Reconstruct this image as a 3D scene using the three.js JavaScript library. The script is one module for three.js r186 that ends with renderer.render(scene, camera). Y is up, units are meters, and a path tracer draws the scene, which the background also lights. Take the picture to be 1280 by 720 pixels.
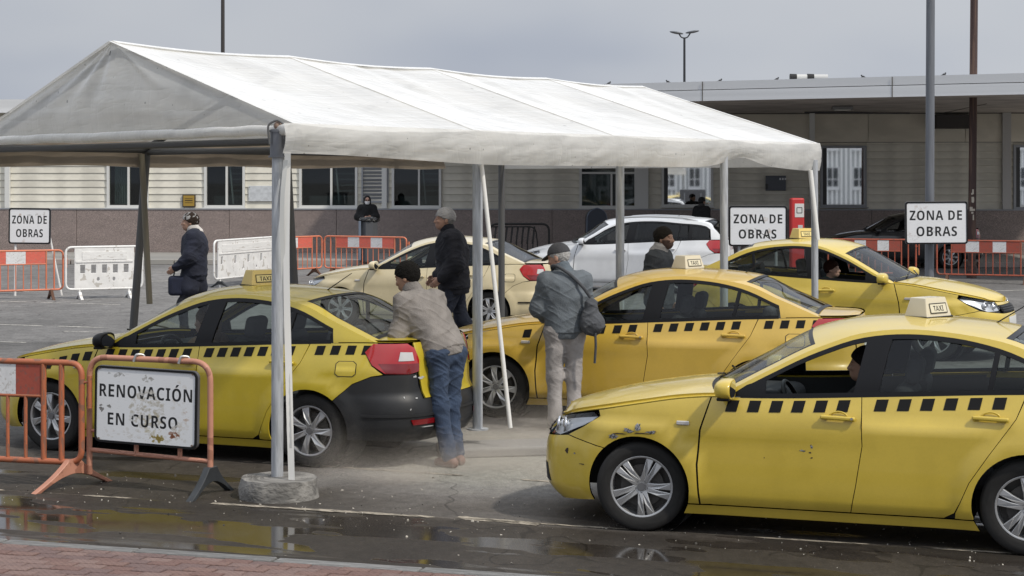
import * as THREE from 'three';
import { mergeGeometries, mergeVertices, toCreasedNormals } from 'three/addons/utils/BufferGeometryUtils.js';
import { RoundedBoxGeometry } from 'three/addons/geometries/RoundedBoxGeometry.js';

// ------------------------------------------------------------------ camera, sky, sun, exposure
const scene = new THREE.Scene();
const F = 1650, HC = 2.5, YH = 221, K = 1.4;          // horizon of the photograph (1280 px wide) and eye height; the lens is F * K pixels long and depths Z below are in units of K metres
const camera = new THREE.PerspectiveCamera(2 * Math.atan(360 / (F * K)) * 180 / Math.PI, 1280 / 720, 0.3, 1200);
camera.position.set(0, HC, 0);
camera.lookAt(0, HC, -10);
camera.setViewOffset(1280, 720, 0, 360 - YH, 1280, 720);   // lens shifted down, so that verticals stay vertical
camera.updateProjectionMatrix();

const renderer = new THREE.WebGLRenderer({ antialias: true });
renderer.setSize(1280, 720);
renderer.toneMapping = THREE.LinearToneMapping;
renderer.toneMappingExposure = 1.0;
renderer.shadowMap.enabled = true;

const SUN_DIR = new THREE.Vector3(0.67, 1.0, 0.56).normalize();
const sun = new THREE.DirectionalLight(new THREE.Color(1.0, 0.935, 0.83), 2.7);
sun.position.copy(SUN_DIR).multiplyScalar(80).add(new THREE.Vector3(0, 0, -24));
sun.target.position.set(0, 0, -24);
sun.castShadow = true; sun.shadow.radius = 5;
sun.shadow.mapSize.set(2048, 2048);
Object.assign(sun.shadow.camera, { left: -45, right: 45, top: 45, bottom: -45, near: 1, far: 180 });
scene.add(sun, sun.target);

// ------------------------------------------------------------------ seeded randomness and noise
function rng(seed) { let a = seed >>> 0; return () => { a = (a + 0x6D2B79F5) | 0; let t = Math.imul(a ^ (a >>> 15), 1 | a); t = (t + Math.imul(t ^ (t >>> 7), 61 | t)) ^ t; return ((t ^ (t >>> 14)) >>> 0) / 4294967296; }; }
const R0 = rng(7);
const NT = new Float32Array(65536); for (let i = 0; i < 65536; i++) NT[i] = R0();
function n2(x, y, s = 0) {
  const xi = Math.floor(x), yi = Math.floor(y); let fx = x - xi, fy = y - yi; fx = fx * fx * (3 - 2 * fx); fy = fy * fy * (3 - 2 * fy);
  const h = (a, b) => NT[((a * 73 + b * 6151 + s * 977) ^ ((b * 31) << 4)) & 65535];
  const a = h(xi, yi), b = h(xi + 1, yi), c = h(xi, yi + 1), d = h(xi + 1, yi + 1);
  return a + (b - a) * fx + (c - a) * fy + (a - b - c + d) * fx * fy;
}
function n3(x, y, z) {
  const xi = Math.floor(x), yi = Math.floor(y), zi = Math.floor(z); let fx = x - xi, fy = y - yi, fz = z - zi;
  fx = fx * fx * (3 - 2 * fx); fy = fy * fy * (3 - 2 * fy); fz = fz * fz * (3 - 2 * fz);
  const h = (a, b, c) => NT[((a * 73 + b * 6151 + c * 2887) ^ ((b * 31) << 4)) & 65535];
  const L = (a, b, t) => a + (b - a) * t;
  return L(L(L(h(xi, yi, zi), h(xi + 1, yi, zi), fx), L(h(xi, yi + 1, zi), h(xi + 1, yi + 1, zi), fx), fy), L(L(h(xi, yi, zi + 1), h(xi + 1, yi, zi + 1), fx), L(h(xi, yi + 1, zi + 1), h(xi + 1, yi + 1, zi + 1), fx), fy), fz);
}
function fbm(x, y, o = 4, s = 0) { let v = 0, a = 0.5, t = 0; for (let i = 0; i < o; i++) { v += a * n2(x, y, s + i); t += a; a *= 0.5; x = x * 2.03 + 17.1; y = y * 2.03 + 9.7; } return v / t; }
const clamp = (x, a = 0, b = 1) => Math.min(b, Math.max(a, x)), lerp = (a, b, t) => a + (b - a) * t;
const smooth = (a, b, x) => { const t = clamp((x - a) / (b - a)); return t * t * (3 - 2 * t); };

// ------------------------------------------------------------------ the sky: thin grey cloud over pale blue, brighter to the right where the sun stands
{
  const W = 1024, H = 512, d = new Float32Array(W * H * 4);
  for (let j = 0; j < H; j++) for (let i = 0; i < W; i++) {
    const el = ((j + 0.5) / H - 0.5) * Math.PI, az = ((i + 0.5) / W - 0.5) * 2 * Math.PI;
    const x = Math.cos(el) * Math.cos(az), y = Math.sin(el), z = Math.cos(el) * Math.sin(az), k = (j * W + i) * 4;
    const h = Math.max(y, 0.0);
    const px = x / (h + 0.22), pz = z / (h + 0.22);
    const c = fbm(px * 1.7 + 40, pz * 1.7 + 40, 5) * 0.65 + fbm(px * 0.6 + 80, pz * 0.6 + 20, 3, 5) * 0.35;
    const dense = smooth(0.30, 0.70, c);
    const base = 0.48 + 0.50 * smooth(0.06, 0.65, h) + 0.08 * (x * 0.6 + 0.35);
    const cloud = base * (0.90 + 0.20 * dense);
    const warm = 0.25 + 0.75 * dense;
    d[k] = cloud * lerp(0.86, 0.94, warm); d[k + 1] = cloud * lerp(0.955, 0.985, warm); d[k + 2] = cloud * lerp(1.15, 1.06, warm); d[k + 3] = 1;
  }
  const sky = new THREE.DataTexture(d, W, H, THREE.RGBAFormat, THREE.FloatType);
  sky.mapping = THREE.EquirectangularReflectionMapping; sky.magFilter = THREE.LinearFilter; sky.minFilter = THREE.LinearFilter; sky.wrapS = THREE.RepeatWrapping; sky.needsUpdate = true;
  scene.background = sky; scene.environment = sky; scene.environmentIntensity = 1;
}

// ------------------------------------------------------------------ helpers
const V = (X, Y, Z) => new THREE.Vector3(X, Y, -Z * K);                                // Z * K metres ahead of the camera
const at = (px, py, Z) => V((px - 640) * Z / F, HC - (py - YH) * Z / F, Z);            // the point at depth Z seen at a place of the photograph
const onGround = (px, py) => { const Z = F * HC / (py - YH); return V((px - 640) * Z / F, 0, Z); };
const rad = (d) => d * Math.PI / 180;
const names = {};
function numbered(name) { const k = names[name] = (names[name] ?? -1) + 1; return k ? `${name}_${String(k).padStart(3, '0')}` : name; }
function shade(o) { o.castShadow = o.receiveShadow = true; return o; }
function tag(o, label, category, group) { o.userData.label = label; o.userData.category = category; if (group) o.userData.group = group; return o; }
function thing(name, label, category, pos, turn = 0, group) {
  const o = new THREE.Group(); o.name = numbered(name); scene.add(o); if (pos) o.position.copy(pos); o.rotation.y = turn; return tag(o, label, category, group);
}
function part(name, geo, mat, parent) {
  const g = Array.isArray(geo) ? merge(geo) : geo; const m = shade(new THREE.Mesh(g, mat)); m.name = name; parent.add(m); return m;
}
function solo(name, geo, mat, label, category, pos, turn = 0, group) {
  const m = part(numbered(name), geo, mat, scene); if (pos) m.position.copy(pos); m.rotation.y = turn; return tag(m, label, category, group);
}
function struct(name, geo, mat) { const m = part(name, geo, mat, scene); m.userData.kind = 'structure'; return m; }
function merge(list) {
  const out = list.map((g) => { let h = g.index ? g.toNonIndexed() : g; if (!h.attributes.normal) h.computeVertexNormals(); if (!h.attributes.uv) h.setAttribute('uv', new THREE.BufferAttribute(new Float32Array(h.attributes.position.count * 2), 2)); for (const k of Object.keys(h.attributes)) if (!['position', 'normal', 'uv'].includes(k)) { h = h.clone(); h.deleteAttribute(k); } return h; });
  return mergeGeometries(out, false);
}
const box = (w, h, d, x = 0, y = 0, z = 0, r = 0) => { const g = r ? new RoundedBoxGeometry(w, h, d, 2, r) : new THREE.BoxGeometry(w, h, d); return g.translate(x, y, z); };
function bar(a, b, r0, r1 = r0, seg = 10) {                                              // a round bar between two points
  const A = a.isVector3 ? a : new THREE.Vector3(...a), B = b.isVector3 ? b : new THREE.Vector3(...b), L = A.distanceTo(B);
  const g = new THREE.CylinderGeometry(r1, r0, L, seg, 1); g.translate(0, L / 2, 0);
  g.applyQuaternion(new THREE.Quaternion().setFromUnitVectors(new THREE.Vector3(0, 1, 0), B.clone().sub(A).normalize())); return g.translate(A.x, A.y, A.z);
}
function tube(pts, r, seg = 40, rs = 8, closed = false, tension = 0.3) {
  return new THREE.TubeGeometry(new THREE.CatmullRomCurve3(pts.map((p) => p.isVector3 ? p : new THREE.Vector3(...p)), closed, 'catmullrom', tension), seg, r, rs, closed);
}
function roundPath(pts, r, n = 5, closed = false) {                                      // a polyline with rounded corners, for bent pipes
  const P = pts.map((p) => p.isVector3 ? p : new THREE.Vector3(...p)), out = [], N = P.length;
  for (let i = 0; i < N; i++) {
    if (!closed && (i === 0 || i === N - 1)) { out.push(P[i]); continue; }
    const a = P[(i + N - 1) % N], b = P[i], c = P[(i + 1) % N], p0 = b.clone().add(a.clone().sub(b).setLength(r)), p1 = b.clone().add(c.clone().sub(b).setLength(r));
    for (let k = 0; k <= n; k++) { const t = k / n; out.push(p0.clone().multiplyScalar((1 - t) * (1 - t)).addScaledVector(b, 2 * t * (1 - t)).addScaledVector(p1, t * t)); }
  }
  return out;
}
function pipe(pts, r, rs = 8, closed = false) {                                          // tube that follows its points exactly
  const c = new THREE.CurvePath(); const P = closed ? [...pts, pts[0]] : pts;
  for (let i = 0; i < P.length - 1; i++) if (P[i].distanceTo(P[i + 1]) > 1e-5) c.add(new THREE.LineCurve3(P[i], P[i + 1]));
  const geos = []; const fr = []; const pos = [], nor = [], uv = [], idx = []; let L = 0; let prev = null;
  for (let i = 0; i < P.length; i++) {
    const t = new THREE.Vector3().subVectors(P[Math.min(i + 1, P.length - 1)], P[Math.max(i - 1, 0)]).normalize();
    if (!prev) prev = Math.abs(t.y) < 0.9 ? new THREE.Vector3(0, 1, 0) : new THREE.Vector3(1, 0, 0);
    const nrm = prev.clone().addScaledVector(t, -prev.dot(t)).normalize(), bi = new THREE.Vector3().crossVectors(t, nrm); prev = nrm;
    if (i) L += P[i].distanceTo(P[i - 1]);
    for (let k = 0; k <= rs; k++) { const a = k / rs * 2 * Math.PI, n = nrm.clone().multiplyScalar(Math.cos(a)).addScaledVector(bi, Math.sin(a)); pos.push(P[i].x + n.x * r, P[i].y + n.y * r, P[i].z + n.z * r); nor.push(n.x, n.y, n.z); uv.push(L, k / rs * 6.28 * r); }
    if (i < P.length - 1) for (let k = 0; k < rs; k++) { const a = i * (rs + 1) + k, b = a + rs + 1; idx.push(a, a + 1, b, b, a + 1, b + 1); }
  }
  const g = new THREE.BufferGeometry(); g.setAttribute('position', new THREE.Float32BufferAttribute(pos, 3)); g.setAttribute('normal', new THREE.Float32BufferAttribute(nor, 3)); g.setAttribute('uv', new THREE.Float32BufferAttribute(uv, 2)); g.setIndex(idx); return g;
}
function sheet(f, nu, nv, uvf) {                                                          // a grid surface f(u,v) -> Vector3
  const pos = [], uv = [], idx = [];
  for (let j = 0; j <= nv; j++) for (let i = 0; i <= nu; i++) { const p = f(i / nu, j / nv); pos.push(p.x, p.y, p.z); uv.push(...(uvf ? uvf(i / nu, j / nv, p) : [i / nu, j / nv])); }
  for (let j = 0; j < nv; j++) for (let i = 0; i < nu; i++) { const a = j * (nu + 1) + i; idx.push(a, a + 1, a + nu + 1, a + 1, a + nu + 2, a + nu + 1); }
  const g = new THREE.BufferGeometry(); g.setAttribute('position', new THREE.Float32BufferAttribute(pos, 3)); g.setAttribute('uv', new THREE.Float32BufferAttribute(uv, 2)); g.setIndex(idx); g.computeVertexNormals(); return g;
}
const lin = (r, g, b) => new THREE.Color().setRGB(r, g, b);
const std = (c, roughness = 0.6, metalness = 0, extra = {}) => new THREE.MeshStandardMaterial({ color: c, roughness, metalness, ...extra });
const phy = (c, roughness, metalness, extra = {}) => new THREE.MeshPhysicalMaterial({ color: c, roughness, metalness, ...extra });
function dataTex(W, H, f, { srgb = false, rep = 1 } = {}) {                               // f(x, y, out) fills out[0..3] with 0..255
  const d = new Uint8Array(W * H * 4), o = [0, 0, 0, 255];
  for (let j = 0; j < H; j++) for (let i = 0; i < W; i++) { o[3] = 255; f(i, j, o); const k = (j * W + i) * 4; d[k] = clamp(o[0], 0, 255); d[k + 1] = clamp(o[1], 0, 255); d[k + 2] = clamp(o[2], 0, 255); d[k + 3] = o[3]; }
  const t = new THREE.DataTexture(d, W, H, THREE.RGBAFormat); t.wrapS = t.wrapT = THREE.RepeatWrapping; t.magFilter = t.minFilter = THREE.LinearFilter; t.repeat.set(rep, rep); if (srgb) t.colorSpace = THREE.SRGBColorSpace; t.needsUpdate = true; return t;
}
const toS = (l) => 255 * (l <= 0.0031308 ? l * 12.92 : 1.055 * Math.pow(l, 1 / 2.4) - 0.055);
// small tiling noises: a fine grain and a soft unevenness
function tileNoise(N, cells, seed, oct = 3) {
  const r = rng(seed), out = new Float32Array(N * N); let amp = 1, tot = 0;
  for (let o = 0; o < oct; o++) {
    const C = cells << o, g = new Float32Array(C * C).map(() => r());
    for (let j = 0; j < N; j++) for (let i = 0; i < N; i++) {
      const x = i / N * C, y = j / N * C, xi = x | 0, yi = y | 0; let fx = x - xi, fy = y - yi; fx = fx * fx * (3 - 2 * fx); fy = fy * fy * (3 - 2 * fy);
      const a = g[yi * C + xi], b = g[yi * C + (xi + 1) % C], c = g[((yi + 1) % C) * C + xi], d = g[((yi + 1) % C) * C + (xi + 1) % C];
      out[j * N + i] += amp * (a + (b - a) * fx + (c - a) * fy + (a - b - c + d) * fx * fy);
    } tot += amp; amp *= 0.55;
  }
  return out.map((v) => v / tot);
}
const TN1 = tileNoise(512, 8, 11, 5), TN2 = tileNoise(512, 64, 23, 3), TN3 = tileNoise(512, 4, 5, 6);
function noiseMap(lo, hi, T = TN1, rep = 1, srgbTint) {
  return dataTex(512, 512, (x, y, o) => { const v = lerp(lo, hi, smooth(0.25, 0.75, T[y * 512 + x])); if (srgbTint) { o[0] = toS(v * srgbTint[0]); o[1] = toS(v * srgbTint[1]); o[2] = toS(v * srgbTint[2]); } else o[0] = o[1] = o[2] = v * 255; }, { srgb: !!srgbTint, rep });
}
const GRAIN = noiseMap(0, 1, TN2), UNEVEN = noiseMap(0, 1, TN1), DIRT = noiseMap(0.74, 1, TN3, 1, [1, 1, 1]);
// ================================================================== GROUND
const lineZ = (X) => 9.55 - 0.238 * X;            // the worn line that runs past the taxis
const kerbZ = (X) => 8.2 - 0.225 * (X + 0.9);         // back edge of the brick pavement
function asphalt(X, Z, fine, o) {                 // o = [r,g,b (linear), roughness, height]
  const dl = Z - lineZ(X);
  const big = fbm(X * 0.35 + 3, Z * 0.35 + 8, 4), mid = fbm(X * 1.3, Z * 1.3, 4, 3), streak = fbm(X * 0.55 + 0.24 * Z, Z * 3.2 + 0.75 * X, 4, 9);
  let a = (Z < 20 ? 0.125 : 0.165) + 0.10 * (big - 0.5) + 0.05 * (mid - 0.5);
  let tint = [1.0, 0.965, 0.93];
  let wet = 0;
  if (Z < 22) {
    const nearRoad = smooth(0.25, -0.1, dl + 0.5 * (streak - 0.5));
    const damp = smooth(1.5, 0.5, dl + 1.5 * (mid - 0.5));
    const leftWet = smooth(-1.2, -2.3, X + 0.8 * (mid - 0.5)) * smooth(13.5, 11, Z) * 0.9;
    const rightWet = smooth(0.6, 1.3, X + 0.6 * (mid - 0.5)) * smooth(11.2, 10.2, Z) * 0.85;
    wet = Math.max(nearRoad, damp * 0.55, leftWet, rightWet);
    // dried dust, swept pale, between the tent foot and the first taxi
    const ex = (X + 0.15) / 1.5, ez = (Z - 11.6) / 1.55, dust = smooth(1.15, 0.35, Math.sqrt(ex * ex + ez * ez) + 0.5 * (mid - 0.5) + 0.35 * (streak - 0.5));
    a = lerp(a, 0.29, dust * 0.8); wet *= 1 - 0.9 * dust;
    a = lerp(a, 0.026 + 0.03 * (mid - 0.4), wet * 0.95);
    tint = [lerp(1, 1.14, wet), 0.965, lerp(0.93, 0.80, Math.max(wet, dust * 0.7))];
  }
  const g = fine;
  a *= 0.58 + 0.86 * g;
  // cracks
  const cr = Math.abs(fbm(X * 0.9 + 31, Z * 0.9 + 5, 4, 6) - 0.5); if (cr < 0.006 && mid > 0.42) a *= 0.62;
  // standing water where the road is low
  const pud = wet * smooth(0.53, 0.64, streak * 0.6 + big * 0.4);
  const pool = Z < 13 ? smooth(0.54, 0.575, (0.6 * fbm(X * 0.75 + 0.3 * Z + 12, Z * 3.0 + 0.72 * X + 4, 3, 14) + 0.4 * fbm(X * 2.1 + 0.5 * Z, Z * 7.0 + 1.7 * X, 3, 17))) * smooth(0.15, -0.15, dl) : 0;
  const water = Math.max(pud * 0.8, pool);
  if (water > 0.5) a = Math.min(a, 0.03 + 0.02 * big);
  o[0] = a * tint[0]; o[1] = a * tint[1]; o[2] = a * tint[2];
  o[3] = lerp(lerp(0.92, 0.62, wet), 0.04 + 0.26 * mid * mid, smooth(0.2, 0.8, water)); o[4] = lerp(g, 0.45, smooth(0.1, 0.7, water)) * lerp(1, 0.7, wet); o[5] = lerp(lerp(0.28, 0.36, wet), 0.85, smooth(0.2, 0.8, water));
}
function groundSheet(name, X0, X1, Z0, Z1, W, H, bump) {
  const rough = new Uint8Array(W * H * 4), o = [0, 0, 0, 0, 0, 0], r = rng(91), hgt = new Uint8Array(W * H * 4);
  const col = dataTex(W, H, (i, j, out) => {
    const X = lerp(X0, X1, (i + 0.5) / W), Z = lerp(Z0, Z1, (j + 0.5) / H); const f = 0.55 * TN2[(j & 511) * 512 + (i & 511)] + 0.45 * r();
    asphalt(X, Z, f, o); const sp = r() > 0.996 ? 1.9 : 1;
    out[0] = toS(o[0] * sp); out[1] = toS(o[1] * sp); out[2] = toS(o[2] * sp);
    const k = (j * W + i) * 4; rough[k] = rough[k + 1] = rough[k + 2] = 255 * o[3]; rough[k + 3] = 255 * o[5]; hgt[k] = hgt[k + 1] = hgt[k + 2] = clamp(255 * o[4], 0, 255); hgt[k + 3] = 255;
  }, { srgb: true });
  const mk = (d) => { const t = new THREE.DataTexture(d, W, H, THREE.RGBAFormat); t.magFilter = t.minFilter = THREE.LinearFilter; t.needsUpdate = true; return t; };
  const rt = mk(rough), m = phy(0xffffff, 1, 0, { map: col, roughnessMap: rt, specularIntensityMap: rt, bumpMap: mk(hgt), bumpScale: bump });
  const g = sheet((u, v) => V(lerp(X0, X1, u), 0, lerp(Z0, Z1, v)), 8, 8, (u, v) => [u, v]); 
  return struct(name, g, m);
}
groundSheet('road', -7, 7, 7.4, 17.4, 2048, 1460, 0.006);
groundSheet('parking_ground', -16, 18, 17.4, 44, 1700, 1330, 0.006);
{ // the ground beyond, out to the horizon
  const m = std(lin(0.21, 0.205, 0.195), 0.93, 0, { map: noiseMap(0.7, 1, TN3, 0.12, [1, 1, 1]) });
  const q = (x0, x1, z0, z1) => sheet((u, v) => V(lerp(x0, x1, u), 0, lerp(z0, z1, v)), 2, 2, (u, v, p) => [p.x, p.z]);
  struct('ground', [q(-600, 600, 44, 900), q(-600, 600, -400, 7.4), q(-600, -16, 17.4, 44), q(18, 600, 17.4, 44), q(-600, -7, 7.4, 17.4), q(7, 600, 7.4, 17.4)], m);
}
// painted lines: thin worn sheets with ragged edges
const paintMat = std(lin(0.62, 0.60, 0.56), 0.8, 0, { map: noiseMap(0.45, 1, TN1, 3, [1, 0.98, 0.94]) });
const oldPaint = std(lin(0.40, 0.36, 0.30), 0.85, 0, { map: noiseMap(0.3, 1, TN1, 3, [1, 0.97, 0.92]) });
function ragged(A, B, w, seed, gap = 0.0, lift = 0.004) {
  const r = rng(seed), L = A.distanceTo(B), n = Math.max(4, Math.round(L / 0.05)), d = B.clone().sub(A).normalize(), p = new THREE.Vector3(-d.z, 0, d.x), pos = [], uv = [], idx = [];
  for (let i = 0; i <= n; i++) { const c = A.clone().lerp(B, i / n), worn = n2(i * 0.13, seed, 3); const k = gap && worn < gap ? 0.05 : 0.6 + 0.5 * n2(i * 0.4, seed, 8); const w0 = w / 2 * k * (0.75 + 0.4 * r()), w1 = w / 2 * k * (0.75 + 0.4 * r());
    pos.push(c.x + p.x * w0, lift, c.z + p.z * w0, c.x - p.x * w1, lift, c.z - p.z * w1); uv.push(c.x, c.z, c.x + w, c.z + w);
    if (i < n) { const a = i * 2; idx.push(a, a + 2, a + 1, a + 1, a + 2, a + 3); } }
  const g = new THREE.BufferGeometry(); g.setAttribute('position', new THREE.Float32BufferAttribute(pos, 3)); g.setAttribute('uv', new THREE.Float32BufferAttribute(uv, 2)); g.setIndex(idx); g.computeVertexNormals();
  if (g.attributes.normal.getY(0) < 0) { g.setIndex(idx.map((_, i) => idx[i - i % 3 + [0, 2, 1][i % 3]])); g.computeVertexNormals(); }
  return g;
}
{
  const LP = (X, dz = 0) => V(X, 0, lineZ(X) + dz);
  struct('road_line', [ragged(LP(-4.6), LP(-2.9), 0.07, 3, 0.45), ragged(LP(-2.3), LP(0.05), 0.085, 5, 0.12), ragged(LP(0.05), LP(4.2), 0.05, 9, 0.42), ragged(LP(-0.4, 0.05), LP(0.2, -0.02), 0.12, 12)], oldPaint);
  struct('lane_line', [ragged(onGround(330, 578), onGround(700, 603), 0.07, 21, 0.25)], oldPaint);
  const pl = (a, b, w, s, g = 0.25) => ragged(onGround(...a), onGround(...b), w, s, g);
  struct('parking_lines', [pl([-60, 375], [150, 381], 0.1, 31), pl([-60, 404], [140, 410], 0.1, 33), pl([72, 414], [140, 416], 0.08, 35), pl([-60, 426], [60, 429], 0.1, 37), pl([-40, 362], [75, 366], 0.08, 41), pl([100, 340], [150, 341], 0.12, 43), pl([180, 352], [262, 350], 0.12, 45), pl([190, 340], [300, 343], 0.12, 49), pl([1180, 366], [1300, 362], 0.12, 47)], paintMat);
}
// ---------------- the brick pavement in front, with its kerb
{
  const H = 0.10, dir = new THREE.Vector3(1, 0, 0.225 * K).normalize(), nx = new THREE.Vector3(-dir.z, 0, dir.x);  // dir runs along the kerb, nx towards the viewer
  const O = V(-5.2, 0, kerbZ(-5.2)), at2 = (a, b, y) => O.clone().addScaledVector(dir, a).addScaledVector(nx, b).setY(y);
  const turn = -Math.atan2(dir.z, dir.x);
  const base = new THREE.Group(); base.name = 'brick_pavement'; base.userData.kind = 'structure'; scene.add(base); base.position.copy(O); base.rotation.y = turn;
  // local: x along the kerb, z towards the viewer
  const bedM = std(lin(0.10, 0.09, 0.085), 0.95);
  part('bedding', box(9.5, 0.08, 3.2, 4.4, 0.04, 1.72), bedM, base);
  const kerbM = [0.24, 0.29, 0.26].map((c) => std(lin(c, c * 0.985, c * 0.95), 0.85, 0, { map: noiseMap(0.6, 1, TN3, 1.3, [1, 1, 1]), bumpMap: GRAIN, bumpScale: 0.003 }));
  const kg = new RoundedBoxGeometry(0.96, 0.12, 0.115, 2, 0.012);
  for (let i = 0; i < 8; i++) { const m = part('kerb_stone', kg, kerbM[i % 3], base); m.position.set(0.5 + i * 0.975, 0.04 + (i % 2) * 0.003, 0.06); }
  const tones = [[0.30, 0.185, 0.155], [0.27, 0.16, 0.135], [0.33, 0.22, 0.19], [0.25, 0.165, 0.15], [0.30, 0.20, 0.175]];
  const bm = tones.map((t) => std(lin(...t), 0.88, 0, { map: noiseMap(0.66, 1, TN3, 2.2, [1, 1, 1]), bumpMap: GRAIN, bumpScale: 0.003 }));
  const bg = new RoundedBoxGeometry(0.194, 0.06, 0.094, 1, 0.006), r = rng(44);
  let n = 0;
  for (let row = 0; row < 17; row++) for (let k = 0; k < 30; k++) {
    const x = 0.3 + k * 0.2 + (row % 2) * 0.1, z = 0.175 + row * 0.1; if (x > 1.0 + 5.2 || (row > 5 && x > 1.0 + 5.2 - (row - 5) * 0.36)) continue;
    const m = part('brick', bg, bm[(r() * 5) | 0], base); m.position.set(x, 0.068 + (r() - 0.5) * 0.006, z); m.rotation.set((r() - 0.5) * 0.03, (r() - 0.5) * 0.02, (r() - 0.5) * 0.02); n++;
  }
}
// ---------------- litter: pale chips, paper and grit on the road, too many to count
{
  const r = rng(77), g = new THREE.IcosahedronGeometry(1, 0), m = std(lin(0.5, 0.48, 0.44), 0.9); const N = 560, im = new THREE.InstancedMesh(g, m, N), M = new THREE.Matrix4(), q = new THREE.Quaternion(), c = new THREE.Color();
  for (let i = 0; i < N; i++) {
    const X = -4 + 7.5 * r(), Z = lineZ(X) + (i % 3 ? (r() - 0.35) * 1.1 : (r() - 0.4) * 3.2), s = 0.0022 + 0.006 * Math.pow(r(), 4);
    q.setFromEuler(new THREE.Euler(r() * 3, r() * 6, r() * 3)); M.compose(V(X, 0.002, Math.max(Z, kerbZ(X) + 0.1)), q, new THREE.Vector3(s * (1 + r()), s * 0.5, s * (1 + r()))); im.setMatrixAt(i, M);
    const v = r() < 0.3 ? 0.12 : 0.5 + 0.5 * r(); im.setColorAt(i, c.setRGB(v, v * 0.96, v * 0.9));
  }
  im.name = 'grit'; im.userData.kind = 'stuff'; shade(im); scene.add(tag(im, 'pale grit and chips strewn over the wet road', 'litter')); 
}

// ---------------- dust whirled up from the dry patch: a thin drift of fine grains, low over the ground
{
  const r = rng(123), N = 970000, im = new THREE.InstancedMesh(new THREE.OctahedronGeometry(1, 0), std(lin(0.62, 0.56, 0.49), 1), N), M = new THREE.Matrix4(), q = new THREE.Quaternion(), gs = () => (r() + r() + r() - 1.5) / 1.5;
  const drifts = [[-1.15, 10.75, 0.8, 0.45, 0.10, 2.4], [-0.6, 10.9, 0.9, 0.6, 0.10, 4], [0.0, 11.2, 1.0, 0.9, 0.11, 8], [0.25, 12.2, 0.7, 0.6, 0.17, 5], [-0.35, 12.4, 0.5, 0.4, 0.15, 2], [-1.45, 10.9, 0.4, 0.3, 0.16, 1.3], [0.35, 12.6, 0.55, 0.5, 0.16, 1.6], [0.95, 9.6, 0.35, 0.3, 0.13, 0.7]]; const tot = drifts.reduce((a, d) => a + d[5], 0);
  for (let i = 0; i < N; i++) { let k = r() * tot, d = drifts[0]; for (const e of drifts) { if ((k -= e[5]) <= 0) { d = e; break; } } let X, Z, y, g = 0; do { X = d[0] + d[2] * gs(); Z = d[1] + d[3] * gs(); y = -Math.log(1 - r() * 0.98) * d[4]; } while (n3(X * 2.2, y * 4, Z * 2.2) < 0.15 + 0.6 * r() && g++ < 6); const s = 0.00027 + 0.00033 * r(); M.compose(V(X, y + 0.004, Z), q, new THREE.Vector3(s, s, s)); im.setMatrixAt(i, M); }
  im.name = 'dust_cloud'; im.userData.kind = 'stuff'; shade(im); scene.add(tag(im, 'thin dust drifting low over the road around the leaning man', 'dust'));
}
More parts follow.
